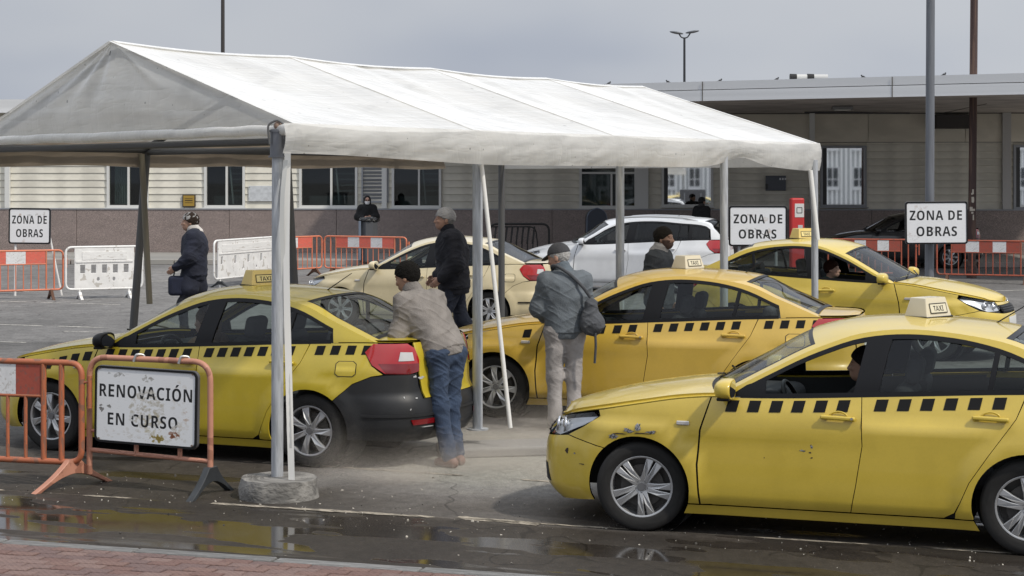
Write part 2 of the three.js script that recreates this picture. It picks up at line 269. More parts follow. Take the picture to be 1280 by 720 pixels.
// ================================================================== THE LONG LOW BUILDING
const terminal = new THREE.Group(); terminal.name = 'terminal_building'; scene.add(terminal);
tag(terminal, 'long low cream sided building with speckled granite base and grey roof fascia', 'building');
const YAW = rad(4), TZ = 41 * K, FK = F * K;
terminal.position.set(0, 0, -TZ); terminal.rotation.y = -YAW;                // local x along the wall, z towards the viewer
terminal.updateMatrixWorld(true);
function wallX(px, out = 0) { const k = (px - 640) / FK, c = Math.cos(YAW), s = Math.sin(YAW); // world X = x c - out*s ; Z = TZ - x s - out c
  return (k * (TZ - out * c) + out * s) / (c + k * s); }
function wallH(px, py, out = 0) { const x = wallX(px, out), Z = TZ - x * Math.sin(YAW) - out * Math.cos(YAW); return HC - (py - YH) * Z / FK; }
const GR = 1.47, TOPH = 4.46;
{
  const cream = [0.72, 0.68, 0.74].map((v) => std(lin(v, v * 0.955, v * 0.825), 0.7, 0, { map: noiseMap(0.78, 1, TN3, 0.5, [1, 1, 1]) }));
  const plain = std(lin(0.68, 0.63, 0.53), 0.75, 0, { map: noiseMap(0.8, 1, TN3, 0.4, [1, 1, 1]) });
  const seamM = std(lin(0.10, 0.09, 0.08), 0.9);
  const granite = dataTex(512, 512, (() => { const r = rng(5); return (x, y, o) => { const t = r(), v = (t < 0.28 ? 0.08 : t < 0.6 ? 0.18 : t < 0.86 ? 0.29 : 0.48) * (0.85 + 0.3 * TN1[y * 512 + x]); o[0] = toS(v * 1.12); o[1] = toS(v * 0.90); o[2] = toS(v * 0.82); }; })(), { srgb: true });
  const graniteM = std(0xffffff, 0.45, 0, { map: granite });
  const trimW = std(lin(0.62, 0.62, 0.60), 0.5), trimG = std(lin(0.30, 0.31, 0.33), 0.5, 0.2), dark = std(lin(0.06, 0.06, 0.062), 0.7);
  const fasciaM = std(lin(0.72, 0.73, 0.74), 0.55, 0, { map: noiseMap(0.82, 1, TN3, 0.25, [1, 1, 1]) });
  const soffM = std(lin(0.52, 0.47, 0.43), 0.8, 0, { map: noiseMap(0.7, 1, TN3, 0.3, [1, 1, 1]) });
  const X = (px) => wallX(px), xl = -34, xr = 26;
  // windows: [x0, x1, y sill, y head, kind]; the structural wall stands 0.12 m behind the siding
  const wins = [
    [X(132), X(184), GR + 0.06, 3.05, 'a'], [X(254), X(305), GR + 0.06, 3.05, 'b'], [X(373), X(446), GR + 0.06, 3.05, 'b'], [X(489), X(551), GR + 0.06, 3.05, 'b'],
    [X(724), X(796), GR + 0.06, 3.05, 'c'], [X(827), X(892), GR + 0.1, 3.2, 'm'], [X(1026), X(1084), wallH(1055, 259), wallH(1055, 182), 'm'], [X(1268), X(1330), wallH(1290, 262), wallH(1290, 181), 'm'],
  ];
  part('wall', [box(xr - xl, 0.5, 0.3, (xl + xr) / 2, TOPH + 0.25, -0.36), box(xr - xl, GR + 0.05, 0.3, (xl + xr) / 2, (GR + 0.05) / 2, -0.36), ...(() => { const out = []; let c = xl; for (const w of [...wins, [xr, xr]]) { out.push(box(w[0] - c, TOPH - GR - 0.05, 0.3, (w[0] + c) / 2, (TOPH + GR + 0.05) / 2, -0.36)); if (w.length > 2) { out.push(box(w[1] - w[0], TOPH - w[3], 0.3, (w[0] + w[1]) / 2, (TOPH + w[3]) / 2, -0.36)); if (w[2] > GR + 0.06) out.push(box(w[1] - w[0], w[2] - GR - 0.05, 0.3, (w[0] + w[1]) / 2, (w[2] + GR + 0.05) / 2, -0.36)); } c = w[1]; } return out; })()], plain, terminal);
  part('rear_wall', [box(xr - xl, TOPH, 0.2, (xl + xr) / 2, TOPH / 2, -9), box(0.2, TOPH, 8.6, xl, TOPH / 2, -4.6), box(0.2, TOPH, 8.6, xr, TOPH / 2, -4.6), box(xr - xl, 0.1, 8.6, (xl + xr) / 2, 0.05, -4.6)], std(lin(0.30, 0.29, 0.27), 0.9), terminal);
  // granite panels
  const r = rng(3);
  const seams = [-34, -30.5, X(-60), X(95), X(286), X(420), X(558), X(690), X(820), X(960), X(1090), X(1200), 19, 23, 26];
  for (let i = 0; i < seams.length - 1; i++) { const w = seams[i + 1] - seams[i]; part('granite_panel', box(w - 0.012, GR, 0.14, (seams[i] + seams[i + 1]) / 2, GR / 2, -0.13 + (r() - 0.5) * 0.004, 0.006).translate(0, 0, 0), graniteM, terminal); }
  part('granite_cap', box(xr - xl, 0.035, 0.17, (xl + xr) / 2, GR + 0.0175, -0.12), trimG, terminal);
  // siding boards, each its own length between openings and posts
  const posts = [X(8), X(480), X(802), X(1015.5), X(1259)];
  const pitch = 0.222, boardTop = 3.56;
  const sections = []; { let c = xl; for (const w of wins) { sections.push([c, w[0]]); c = w[1]; } sections.push([c, xr]); }
  const cuts = []; for (const s of sections) { let c = s[0]; for (const p of posts) if (p > s[0] + 0.2 && p < s[1] - 0.2) { cuts.push([c, p]); c = p; } cuts.push([c, s[1]]); }
  const boardGeo = (w) => { const s = new THREE.Shape(); s.moveTo(0, 0); s.lineTo(0.034, 0); s.lineTo(0.036, 0.012); s.lineTo(0.012, pitch - 0.008); s.lineTo(0, pitch - 0.008); s.closePath(); const g = new THREE.ExtrudeGeometry(s, { depth: w - 0.008, bevelEnabled: false }); g.rotateY(-Math.PI / 2); g.translate(w / 2 - 0.004, 0, 0); { const p = g.attributes.position; for (let i = 0; i < p.count; i++) p.setZ(i, p.getZ(i)); } return g; };
  for (const [a, b] of cuts) {
    const w = b - a; if (w < 0.12 || a > X(1300)) continue; const g = boardGeo(w);
    const dimmed = b > X(478) && a < X(484) ? 0 : 0;
    for (let k = 0; GR + 0.036 + k * pitch < boardTop - 0.01; k++) { const m = part('siding_board', g, cream[(r() * 3) | 0], terminal); m.position.set((a + b) / 2, GR + 0.036 + k * pitch + (r() - 0.5) * 0.002, -0.20); m.rotation.y = 0; }
  }
  // flat panels above the boards
  const ps = [-34, -26, -20, X(8), X(140), X(286), X(420), X(558), X(690), X(802), X(905), X(1015.5), X(1086), X(1208), X(1259), 21, 26];
  for (let i = 0; i < ps.length - 1; i++) { const w = ps[i + 1] - ps[i]; if (w < 0.2) continue; part('wall_panel', box(w - 0.02, TOPH - boardTop - 0.02, 0.03, (ps[i] + ps[i + 1]) / 2, (TOPH + boardTop) / 2, -0.178), plain, terminal); }
  part('seam', [box(xr - xl, 0.016, 0.02, (xl + xr) / 2, boardTop, -0.176)], seamM, terminal);
  for (const [i, p] of posts.entries()) part('pilaster', box(i === 2 ? 0.42 : i === 4 ? 0.26 : 0.16, TOPH - GR - 0.04, 0.12, p, (TOPH + GR + 0.04) / 2, -0.105, 0.008), i === 4 ? std(lin(0.42, 0.41, 0.40), 0.6) : trimW, terminal);
  // windows
  const mirror = phy(lin(0.97, 0.98, 0.98), 0.02, 1), glassD = phy(lin(0.55, 0.6, 0.6), 0.02, 0, { transmission: 1, thickness: 0, ior: 1.5 });
  const blindM = std(lin(0.35, 0.36, 0.35), 0.8), curtain = std(lin(0.42, 0.47, 0.45), 0.9);
  for (const [x0, x1, y0, y1, kind] of wins) {
    const w = x1 - x0, h = y1 - y0, cx = (x0 + x1) / 2, cy = (y0 + y1) / 2, fm = kind === 'm' ? (x0 > X(1000) ? trimG : trimW) : trimW, t = 0.075;
    const f = part('window', [box(w, t, 0.12, cx, y0 + t / 2, -0.17), box(w, t, 0.12, cx, y1 - t / 2, -0.17), box(t, h - 2 * t, 0.12, x0 + t / 2, cy, -0.17), box(t, h - 2 * t, 0.12, x1 - t / 2, cy, -0.17), box(w + 0.1, 0.03, 0.17, cx, y0 - 0.012, -0.14)], fm, terminal);
    const inner = [x0 + t, x1 - t];
    const bars = kind === 'c' ? [0.56] : kind === 'm' ? [] : kind === 'a' ? [0.52] : [0.55];
    if (kind === 'c') part('transom', box(w - 2 * t, 0.06, 0.09, cx, 2.62, -0.17), trimW, f);
    for (const b of bars) part('mullion', box(0.06, (kind === 'c' ? 2.59 : y1) - y0 - 2 * t + (kind === 'c' ? 0.07 : 0), 0.09, lerp(x0, x1, b), (y0 + t + (kind === 'c' ? 2.59 : y1 - t)) / 2, -0.168), trimW, f);
    part('pane', box(inner[1] - inner[0], h - 2 * t, 0.008, cx, cy, -0.2), kind === 'm' ? mirror : glassD, f);
    if (kind === 'm') part('side_jamb', box(0.12, h - 2 * t, 0.06, x0 + t + 0.06, cy, -0.16), dark, f);
    if (kind === 'a') part('curtain', sheet((u, v) => new THREE.Vector3(lerp(x0 + 0.15, cx - 0.05, u), lerp(y0 + 0.1, y1, v), -0.5 + 0.03 * Math.sin(u * 40)), 60, 2), curtain, f);
    if (kind === 'b') { part('inner_sash', [box(0.045, h - 0.2, 0.05, cx + w * 0.14, cy, -0.32)].map((g) => g.translate(-cx, -cy, 0).rotateZ(0.09).translate(cx, cy, 0)), trimW, f); part('blind', Array.from({ length: 7 }, (_, k) => box(w * 0.4, 0.05, 0.01, x1 - w * 0.24, y0 + 0.35 + k * 0.18, -0.7)), blindM, f); part('counter', box(w * 0.8, 0.32, 0.4, cx, y0 + 0.2, -1.1), blindM, f); }
    if (kind === 'c') { part('reflection_panel', box(w * 0.5, 1.1, 0.01, cx - w * 0.22, y0 + 0.62, -0.5), std(lin(0.5, 0.5, 0.48), 0.9), f); part('reflection_panel', box(w * 0.3, 0.7, 0.01, cx + w * 0.27, y0 + 0.4, -0.7), std(lin(0.5, 0.5, 0.48), 0.9), f); }  // pale panels added behind the glass to give its greyish reflection as colour
  }
  // louvred vent between the windows
  { const x0 = X(452), x1 = X(484), v = part('vent_louvre', [box(x1 - x0, 0.06, 0.07, (x0 + x1) / 2, GR + 0.25, -0.15), box(x1 - x0, 0.06, 0.07, (x0 + x1) / 2, 3.0, -0.15), box(0.05, 1.3, 0.07, x0, 2.35, -0.15), box(0.05, 1.3, 0.07, x1, 2.35, -0.15)], trimG, terminal);
    for (let k = 0; k < 11; k++) part('slat', box(x1 - x0 - 0.05, 0.09, 0.012).rotateX(0.6).translate((x0 + x1) / 2, GR + 0.36 + k * 0.115, -0.155), trimG, v); }
  // flat roof and the canopy on the right, whose edge comes forward towards the viewer
  part('roof', [box(xr - xl, 0.42, 9.4, (xl + xr) / 2, TOPH + 0.27, -4.4)], fasciaM, terminal);
  const fz = (px, Z) => { const wx = (px - 640) * Z / F, c = Math.cos(YAW), s = Math.sin(YAW), dz = TZ - Z; return [wx * c + dz * -s * -1 * 0 + wx * 0, 0]; };
  const toLocal = (p) => terminal.worldToLocal(p.clone());
  const e0 = toLocal(at(470, 120, 37.4)), e2 = toLocal(at(1600, 118, 29.4));
  const dirE = new THREE.Vector3(e2.x - e0.x, 0, e2.z - e0.z), LE = dirE.length(), turnE = -Math.atan2(dirE.z, dirE.x);
  const sh = new THREE.Shape(); sh.moveTo(e0.x, -e0.z); sh.lineTo(e2.x, -e2.z); sh.lineTo(e2.x, 0.2); sh.lineTo(e0.x, 0.2); sh.closePath();
  const slab = new THREE.ExtrudeGeometry(sh, { depth: 0.1, bevelEnabled: false }); slab.rotateX(-Math.PI / 2); 
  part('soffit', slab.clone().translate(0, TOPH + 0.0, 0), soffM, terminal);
  part('canopy_roof', slab.clone().translate(0, TOPH + 0.34, 0), fasciaM, terminal);
  const fg = (h, y, proud) => box(LE, h, 0.1, LE / 2, y, proud).rotateY(turnE).translate(e0.x, 0, e0.z);
  part('fascia_board', fg(0.275, TOPH + 0.13, 0.05), fasciaM, terminal); part('fascia_cap', fg(0.21, TOPH + 0.39, 0.035), std(lin(0.60, 0.61, 0.62), 0.6), terminal);
  for (const t of [0.42, 0.63]) part('fascia_joint', box(0.02, 0.5, 0.012, LE * t, TOPH + 0.24, 0.104).rotateY(turnE).translate(e0.x, 0, e0.z), seamM, terminal);
  part('soffit_joint', [box(0.025, 0.012, 7, 0, TOPH - 0.005, 3.5).translate(X(1180), 0, 0), box(12, 0.03, 0.06, X(1050), TOPH - 0.015, -0.1)], seamM, terminal);
  const cl = part('ceiling_light', [box(0.55, 0.09, 0.5, 0, 0, 0, 0.02)], std(lin(0.2, 0.2, 0.2), 0.5), terminal); cl.position.copy(toLocal(at(1053, 136, 36.5))); cl.position.y = TOPH - 0.06;
  part('lamp_glass', box(0.42, 0.03, 0.36, 0, -0.055, 0), std(lin(0.55, 0.55, 0.5), 0.3), cl);
  const duct = part('air_duct', box(1.15, 0.42, 0.5, X(1192), 4.18, 0.12, 0.02), std(lin(0.05, 0.045, 0.042), 0.7), terminal);
  part('cable', pipe([new THREE.Vector3(X(1000), TOPH - 0.04, 1.6), new THREE.Vector3(X(1045), TOPH - 0.05, 2.2), new THREE.Vector3(X(1090), TOPH - 0.06, 1.4), new THREE.Vector3(X(1135), TOPH - 0.03, 0.4)], 0.025, 6), dark, terminal);
  // small plates and boxes on the wall: things of their own
  const wallThing = (px, py, w, h, d, z = -0.14) => { const g = new THREE.Vector3(wallX(px), wallH(px, py), z); return terminal.localToWorld(g); };
  const put = (o, px, py, z) => { o.position.copy(wallThing(px, py, 0, 0, 0, z)); o.rotation.y = -YAW; return o; };
  const pl = put(thing('wall_plaque', 'small ochre yellow plaque on the cream wall left of a window', 'plaque'), 235, 251, -0.13);
  part('frame', box(0.42, 0.40, 0.05, 0, 0, 0, 0.01), std(lin(0.05, 0.04, 0.03), 0.6), pl); part('plate', box(0.35, 0.33, 0.02, 0, 0, 0.026), std(lin(0.36, 0.23, 0.04), 0.5, 0.2), pl); part('print', [box(0.25, 0.03, 0.006, 0, 0.01, 0.037), box(0.25, 0.014, 0.006, 0, 0.07, 0.037), box(0.25, 0.014, 0.006, 0, -0.06, 0.037)], std(lin(0.05, 0.03, 0.01), 0.7), pl);
  const wp = put(thing('wall_board', 'blank white board with rounded corners on the cream wall', 'board'), 326, 242, -0.14);
  part('board', box(0.84, 0.49, 0.03, 0, 0, 0, 0.012), std(lin(0.60, 0.62, 0.64), 0.5, 0, { map: noiseMap(0.8, 1, TN3, 1.5, [1, 1, 1]) }), wp); part('screw', [-1, 1].map((s) => bar([s * 0.38, 0.2, 0.01], [s * 0.38, 0.2, 0.02], 0.012)), dark, wp);
  const ic = put(thing('intercom_box', 'dark grey box with white print on the wall above the middle works sign', 'wall box'), 970, 229, -0.1);
  part('case', box(0.62, 0.46, 0.12, 0, 0, 0, 0.02), std(lin(0.09, 0.1, 0.12), 0.5), ic); part('print', [0, 1, 2].map((k) => box(0.05, 0.06, 0.006, 0.13 + k * 0.08, 0.13, 0.063)), std(lin(0.7, 0.7, 0.72), 0.5), ic); part('keypad', box(0.08, 0.16, 0.02, -0.28, -0.1, 0.06), dark, ic);
  // pavement in front of the building, with its kerb
  const pv = new THREE.Group(); pv.name = 'pavement'; pv.userData.kind = 'structure'; scene.add(pv); pv.position.copy(terminal.position); pv.rotation.y = terminal.rotation.y;
  part('paving', box(60, 0.12, 5.4, -4, 0.06, 2.66), std(lin(0.30, 0.29, 0.27), 0.9, 0, { map: noiseMap(0.6, 1, TN3, 0.4, [1, 1, 1]) }), pv);
  for (let i = 0; i < 34; i++) part('kerb_stone', box(1.47, 0.15, 0.16, -25 + i * 1.5, 0.075, 5.44, 0.015), std(lin(0.30 + 0.05 * n2(i * 3.1, 2), 0.29, 0.265), 0.85), pv);
}
// a white ribbed building across the street, behind the viewer: the windows on the right mirror it
{
  const b = thing('ribbed_building', 'white ribbed office building across the street, mirrored in the windows', 'building', V(30, 0, -34), 0.06);
  const wm = std(lin(0.86, 0.86, 0.84), 0.6), bm = std(lin(0.42, 0.43, 0.44), 0.7), gm = phy(lin(0.03, 0.035, 0.04), 0.05, 0), fm = std(lin(0.7, 0.7, 0.7), 0.5);
  part('wall', box(90, 9, 8, 0, 4.5, 4), bm, b);
  part('rib', Array.from({ length: 220 }, (_, i) => box(0.17, 8.6, 0.26, -44 + i * 0.40, 4.4, -0.1)), wm, b);
  for (let i = 0; i < 44; i++) for (const y of [1.9, 5.3]) { const x = -43 + i * 2 + (i % 3) * 0.25; const w = part('window', box(1.15, 2.0, 0.1, x, y + 0.45, -0.28), fm, b); part('pane', [box(0.40, 0.95, 0.02, x - 0.25, y + 0.9, -0.335), box(0.40, 0.95, 0.02, x + 0.25, y + 0.9, -0.335), box(0.40, 0.6, 0.02, x - 0.25, y + 0.05, -0.335), box(0.40, 0.6, 0.02, x + 0.25, y + 0.05, -0.335)], gm, w); }
}
// ================================================================== THE WHITE PARTY TENT
const TENT = { o: [-1.67, 10.27], a: [0.67, 0.7425], b: [-0.7425, 0.67], bay: 2.03, w: 5.34, he: 2.91, hr: 3.735, n: 4 };
const tentP = (a, b, h) => V(TENT.o[0] + TENT.a[0] * a + TENT.b[0] * b, h, TENT.o[1] + TENT.a[1] * a + TENT.b[1] * b);
const tent = thing('party_tent', 'long white canvas party tent with gabled roof on grey poles, open at the sides', 'tent', tentP(0, 0, 0));
{
  const o = tent.position, T = (a, b, h) => tentP(a, b, h).sub(o), { bay, w, he, hr, n } = TENT;
  const soil = dataTex(1024, 1024, (() => { const r = rng(15); const spots = Array.from({ length: 46 }, () => [r() * 1024, r() * 1024, 1.2 + 3.2 * r() * r()]); return (x, y, out) => {
    let v = 0.84 - 0.09 * smooth(0.45, 0.75, TN3[(y & 511) * 512 + (x & 511)]) - 0.05 * smooth(0.5, 0.8, fbm(x * 0.004, y * 0.05, 4)); for (const s of spots) { const d = Math.hypot(x - s[0], (y - s[1]) * 0.6); if (d < s[2]) v *= 0.45; }
    out[0] = toS(v); out[1] = toS(v * 0.985); out[2] = toS(v * 0.94); }; })(), { srgb: true });
  const wrinkle = dataTex(1024, 1024, (x, y, out) => { const a = fbm(x * 0.012, y * 0.012, 4, 2), b = 1 - Math.abs(2 * fbm(x * 0.006 + y * 0.004, y * 0.02, 4, 7) - 1), c = 1 - Math.abs(2 * fbm(x * 0.03, y * 0.007 - x * 0.004, 3, 4) - 1); out[0] = out[1] = out[2] = 255 * clamp(0.35 * a + 0.4 * Math.pow(b, 5) + 0.3 * Math.pow(c, 6)); });
  const cloth = phy(0xffffff, 0.62, 0, { map: soil, bumpMap: wrinkle, bumpScale: 0.007, side: THREE.DoubleSide, transmission: 0.55, thickness: 0 });
  const uvs = (u, v, p) => [(p.x * TENT.a[0] - p.z * TENT.a[1]) / 4.1, (p.x * TENT.b[0] - p.z * TENT.b[1]) / 4.1 + p.y * 0.31];
  const seamM = phy(lin(0.76, 0.755, 0.73), 0.6, 0, { side: THREE.DoubleSide });
  const sagR = (t) => -0.035 * Math.sin(Math.PI * t);
  for (let k = 0; k < n; k++) for (const side of [0, 1]) {
    part('roof_panel', sheet((u, v) => {
      const a = (k + u) * bay, s = v, b = side ? w - s * w / 2 : s * w / 2; const env = Math.sin(Math.PI * u);
      let h = lerp(he, hr, s) - 0.085 * env * (0.35 + Math.sin(Math.PI * s) * 0.7) + (s > 0.98 ? 0 : 0);
      h += 0.03 * env * (n2(a * 2.2 + side * 9, s * 5 + k, 3) - 0.5) + 0.022 * (n2(a * 5, s * 1.2 + side * 7, 5) - 0.5) * env;
      return T(a, b, h);
    }, 22, 22, uvs), cloth, tent);
    // welded seam over each frame
  }
  for (let k = 0; k <= n; k++) part('seam_strip', [0, 1].map((side) => sheet((u, v) => T(k * bay + (u - 0.5) * 0.07, side ? w - v * w / 2 : v * w / 2, lerp(he, hr, v) + 0.004), 1, 12, uvs)), cloth, tent);
  part('ridge_strip', sheet((u, v) => T(u * n * bay, w / 2 + (v - 0.5) * 0.16, hr + 0.012 - 0.085 * 0.35 * Math.abs(Math.sin(Math.PI * u * n)) - Math.abs(v - 0.5) * 0.05), 48, 4, uvs), cloth, tent);
  // gable ends: hanging triangles, a little slack
  const gable = (a, sg) => sheet((u, v) => { const half = (1 - v) * w / 2, b = w / 2 + (u * 2 - 1) * half, h = lerp(he, hr, v); const e = Math.sin(Math.PI * clamp(u)) * (1 - v); const rad_ = n2(u * 14, v * 1.5, 6) - 0.5;
    return T(a + sg * (0.10 * e * Math.sin(Math.PI * v * 0.9 + 0.2) + 0.05 * rad_ * Math.sin(Math.PI * v) + 0.02 * (n2(u * 8, v * 9, 2) - 0.5) * e), b, h); }, 48, 26, (u, v, p) => [u * 1.8 * (1 - v) + v * 0.9, v * 0.4 + 0.1]);
  part('gable_panel', gable(0, -1), cloth, tent); part('gable_panel', gable(n * bay, 1), cloth, tent);
  part('gable_hem', sheet((u, v) => { const c = v * Math.PI * 2; return T(0.0 - 0.055 + 0.035 * Math.cos(c) * (0.8 + 0.5 * n2(u * 30, 1)), u * w, he - 0.045 + 0.045 * Math.sin(c) + 0.012 * (n2(u * 22, 4) - 0.5)); }, 60, 10, (u, v) => [u * 3, v * 0.1]), cloth, tent);
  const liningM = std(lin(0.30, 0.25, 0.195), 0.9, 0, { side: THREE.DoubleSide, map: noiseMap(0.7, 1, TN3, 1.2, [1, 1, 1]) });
  // valances: long sides, one per bay, drawn up where they are tied
  const val = (k, side, u1 = 1, inner = 0) => sheet((u, v) => {
    u *= u1; const a = (k + u) * bay - (k === 0 && !side ? 0.16 * (1 - u) * (1 - u) : 0), t = k + u; let drop = 0.30 + 0.012 * Math.sin(t * 6.1 + side); if (!side) { drop = lerp(0.235, 0.31, smooth(0, 1.2, t)); drop -= 0.11 * Math.exp(-Math.pow((t - 3.12) / 0.22, 2)); drop += 0.03 * smooth(3.4, 3.9, t); }
    const wv = (0.03 * (n2(a * 3.2, v * 1.5 + side * 5, 3) - 0.5) + 0.014 * (n2(a * 9 + v * 3, v * 4, 6) - 0.5)) * (0.25 + v) + 0.03 * Math.sin(v * Math.PI);
    return T(a, side ? w + 0.035 + wv - inner * 0.012 : -0.035 - wv, he + 0.005 - v * (drop - inner * 0.003));
  }, 34, 12, (u, v, p) => [(k + u) * 0.65, v * 0.11 + 0.3]);
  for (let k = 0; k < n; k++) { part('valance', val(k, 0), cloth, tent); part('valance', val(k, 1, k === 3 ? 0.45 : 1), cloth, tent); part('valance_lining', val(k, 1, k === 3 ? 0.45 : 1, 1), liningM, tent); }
  part('gable_valance', sheet((u, v) => T(n * bay + 0.03 + 0.02 * Math.sin(u * 30) * v, u * w, he - v * 0.29), 40, 6, (u, v) => [u * 1.7, v * 0.1]), cloth, tent);
  // frame
  const galv = std(lin(0.52, 0.54, 0.565), 0.5, 0.35, { map: noiseMap(0.7, 1, TN1, 2, [1, 1, 1]) }), drk = std(lin(0.10, 0.10, 0.10), 0.6, 0.3), whiteM = std(lin(0.70, 0.69, 0.66), 0.6);
  for (let k = 0; k <= n; k++) for (const s of [0, 1]) part('rafter', bar(T(k * bay + (k === 0 ? 0.06 : k === n ? -0.06 : 0), s ? w - 0.06 : 0.06, he - 0.07), T(k * bay + (k === 0 ? 0.06 : k === n ? -0.06 : 0), w / 2, hr - 0.09), 0.035), drk, tent);
  part('eave_beam', bar(T(0.15, 0.05, he - 0.10), T(n * bay, 0.05, he - 0.10), 0.035), drk, tent); part('eave_beam', bar(T(0, w - 0.05, he - 0.10), T(n * bay, w - 0.05, he - 0.10), 0.035), drk, tent);
  part('end_beam', bar(T(0.05, 0, he - 0.13), T(0.05, w, he - 0.13), 0.03), drk, tent);
  part('ridge_beam', bar(T(0, w / 2, hr - 0.11), T(n * bay, w / 2, hr - 0.11), 0.035), drk, tent);
  part('tie_beam', bar(T(bay, 0, he - 0.13), T(bay, w, he - 0.13), 0.03), drk, tent);
  const pole = (top, foot, r, m, nm = 'pole') => part(nm, [bar(foot, top, r, r, 14), bar(foot, foot.clone().setY(foot.y + 0.012), r * 2.1, r * 2.1, 12)], m, tent);
  const L = (v) => v.sub(o);
  // front row: the near corner post stands in a concrete foot
  const p1 = pole(L(at(347.5, 172, 10.33)), L(at(346.5, 601, 10.33)), 0.047, galv);
  { const top = L(at(347.5, 165, 10.33)), g = [bar(top.clone().setY(top.y - 0.19), top.clone().setY(top.y + 0.02), 0.064, 0.06, 14), bar(top.clone().setY(top.y - 0.20), top.clone().setY(top.y - 0.185), 0.075, 0.075, 14), bar(top.clone().setY(top.y + 0.0), top.clone().setY(top.y + 0.014), 0.072, 0.072, 14)]; part('pole_sleeve', g, std(lin(0.17, 0.175, 0.19), 0.4, 0.6), tent);
    part('rope', [tube([top.clone().add(new THREE.Vector3(-0.06, -0.1, 0.05)), top.clone().add(new THREE.Vector3(-0.07, 0.05, 0.04)), top.clone().add(new THREE.Vector3(0.0, 0.09, 0.03)), top.clone().add(new THREE.Vector3(0.07, 0.03, 0.05)), top.clone().add(new THREE.Vector3(0.06, -0.12, 0.06))], 0.009, 24, 6)], drk, tent);
    part('clamp', [new THREE.SphereGeometry(0.035, 12, 8).translate(top.x, top.y + 0.05, top.z)], std(lin(0.30, 0.21, 0.16), 0.7, 0.3), tent); }
  pole(L(at(597, 190, 11.95)), L(at(597, 537, 11.95)), 0.047, galv); pole(V((775 - 640) * 15.2 / F, 3.16, 15.2).sub(o), V((775 - 640) * 15.2 / F, 0, 15.2).sub(o), 0.05, galv); pole(L(at(905, 190, 14.72)), V((905 - 640) * 14.72 / F, 0, 14.72).sub(o), 0.045, galv); pole(L(at(1018, 200, 16.15)), V((1019 - 640) * 16.15 / F, 0, 16.15).sub(o), 0.042, galv);
  // back row
  pole(T(bay, w - 0.05, he - 0.1), V((160.5 - 640) * 15.3 / F, 0, 15.3).sub(o), 0.046, drk); pole(T(2 * bay, w - 0.05, he - 0.1), V((374 - 640) * 16.9 / F, 0, 16.9).sub(o), 0.055, drk); pole(T(0, w - 0.05, he - 0.1), T(0, w - 0.05, 0), 0.05, drk); pole(T(4 * bay, w - 0.05, he - 0.1), T(4 * bay, w - 0.05, 0), 0.05, drk);
  // slack white straps and slats that hang beside the poles
  const strap = (pts, wd, m = whiteM, nm = 'strap') => { const c = new THREE.CatmullRomCurve3(pts); return part(nm, sheet((u, v) => { const p = c.getPoint(v); const t = (u - 0.5) * wd; return new THREE.Vector3(p.x + t, p.y, p.z + Math.sin(v * 7) * t * 0.3); }, 1, 30), Object.assign(m, { side: THREE.DoubleSide }), tent); };
  strap([L(at(359.5, 190, 10.3)), L(at(358, 330, 10.2)), L(at(361, 470, 10.2)), L(at(364.5, 600, 10.2))], 0.05);
  strap([L(at(357, 200, 10.26)), L(at(352.5, 260, 10.22)), L(at(358, 420, 10.2)), L(at(362, 560, 10.2))], 0.035, std(lin(0.5, 0.5, 0.48), 0.6));
  part('brace', bar(L(at(602, 206, 11.9)), L(at(638, 535, 11.75)), 0.020), whiteM, tent); part('brace', bar(L(at(1013, 213, 16.1)), L(at(1022, 300, 16.05)), 0.03), whiteM, tent); part('brace', bar(T(bay - 0.1, w - 0.1, he - 0.15), L(at(187, 380, 15.1)), 0.035), std(lin(0.17, 0.15, 0.11), 0.7), tent);
}
// concrete feet
{
  const con = (v, s) => std(lin(v, v * 0.97, v * 0.92), 0.92, 0, { map: noiseMap(0.40, 1, TN1, s * 1.6, [1, 0.98, 0.95]), bumpMap: GRAIN, bumpScale: 0.004 });
  const foot = (r, h, seed) => { const g = new THREE.CylinderGeometry(r * 0.95, r, h, 40, 4).toNonIndexed(); const q = mergeVertices(g.deleteAttribute('uv') && g, 1e-4); q.deleteAttribute('normal'); const p = q.attributes.position; for (let i = 0; i < p.count; i++) { const x = p.getX(i), y = p.getY(i), z = p.getZ(i), k = 1 + 0.09 * (n3(x * 6 + seed, y * 9, z * 6) - 0.5) + 0.03 * (n3(x * 25, y * 25 + seed, z * 25) - 0.5); p.setXYZ(i, x * k * 1.0, y + (y > 0 ? 0.02 * (n3(x * 9, seed, z * 9) - 0.5) : 0), z * k); } q.computeVertexNormals(); const uv = new Float32Array(p.count * 2); for (let i = 0; i < p.count; i++) { uv[2 * i] = Math.atan2(p.getZ(i), p.getX(i)) * 0.3 + 0.5 * p.getX(i); uv[2 * i + 1] = p.getY(i) + Math.hypot(p.getX(i), p.getZ(i)); } q.setAttribute('uv', new THREE.BufferAttribute(uv, 2)); return toCreasedNormals(q, 0.7); };
  const p = at(349, 613, 10.33); solo('concrete_footing', foot(0.31, 0.155, 3), con(0.26, 1), 'round rough concrete footing under the nearest tent pole', 'footing', new THREE.Vector3(p.x, 0.075, p.z + 0.02));
  const p2 = at(597, 540, 11.95); const isl = thing('concrete_island', 'low concrete island under the second tent pole beside the orange taxi', 'kerb island', new THREE.Vector3(p2.x + 0.25, 0, p2.z), 0.2);
  part('slab', box(1.2, 0.10, 0.5, 0, 0.04, 0, 0.03), std(lin(0.24, 0.23, 0.215), 0.92), isl);
}
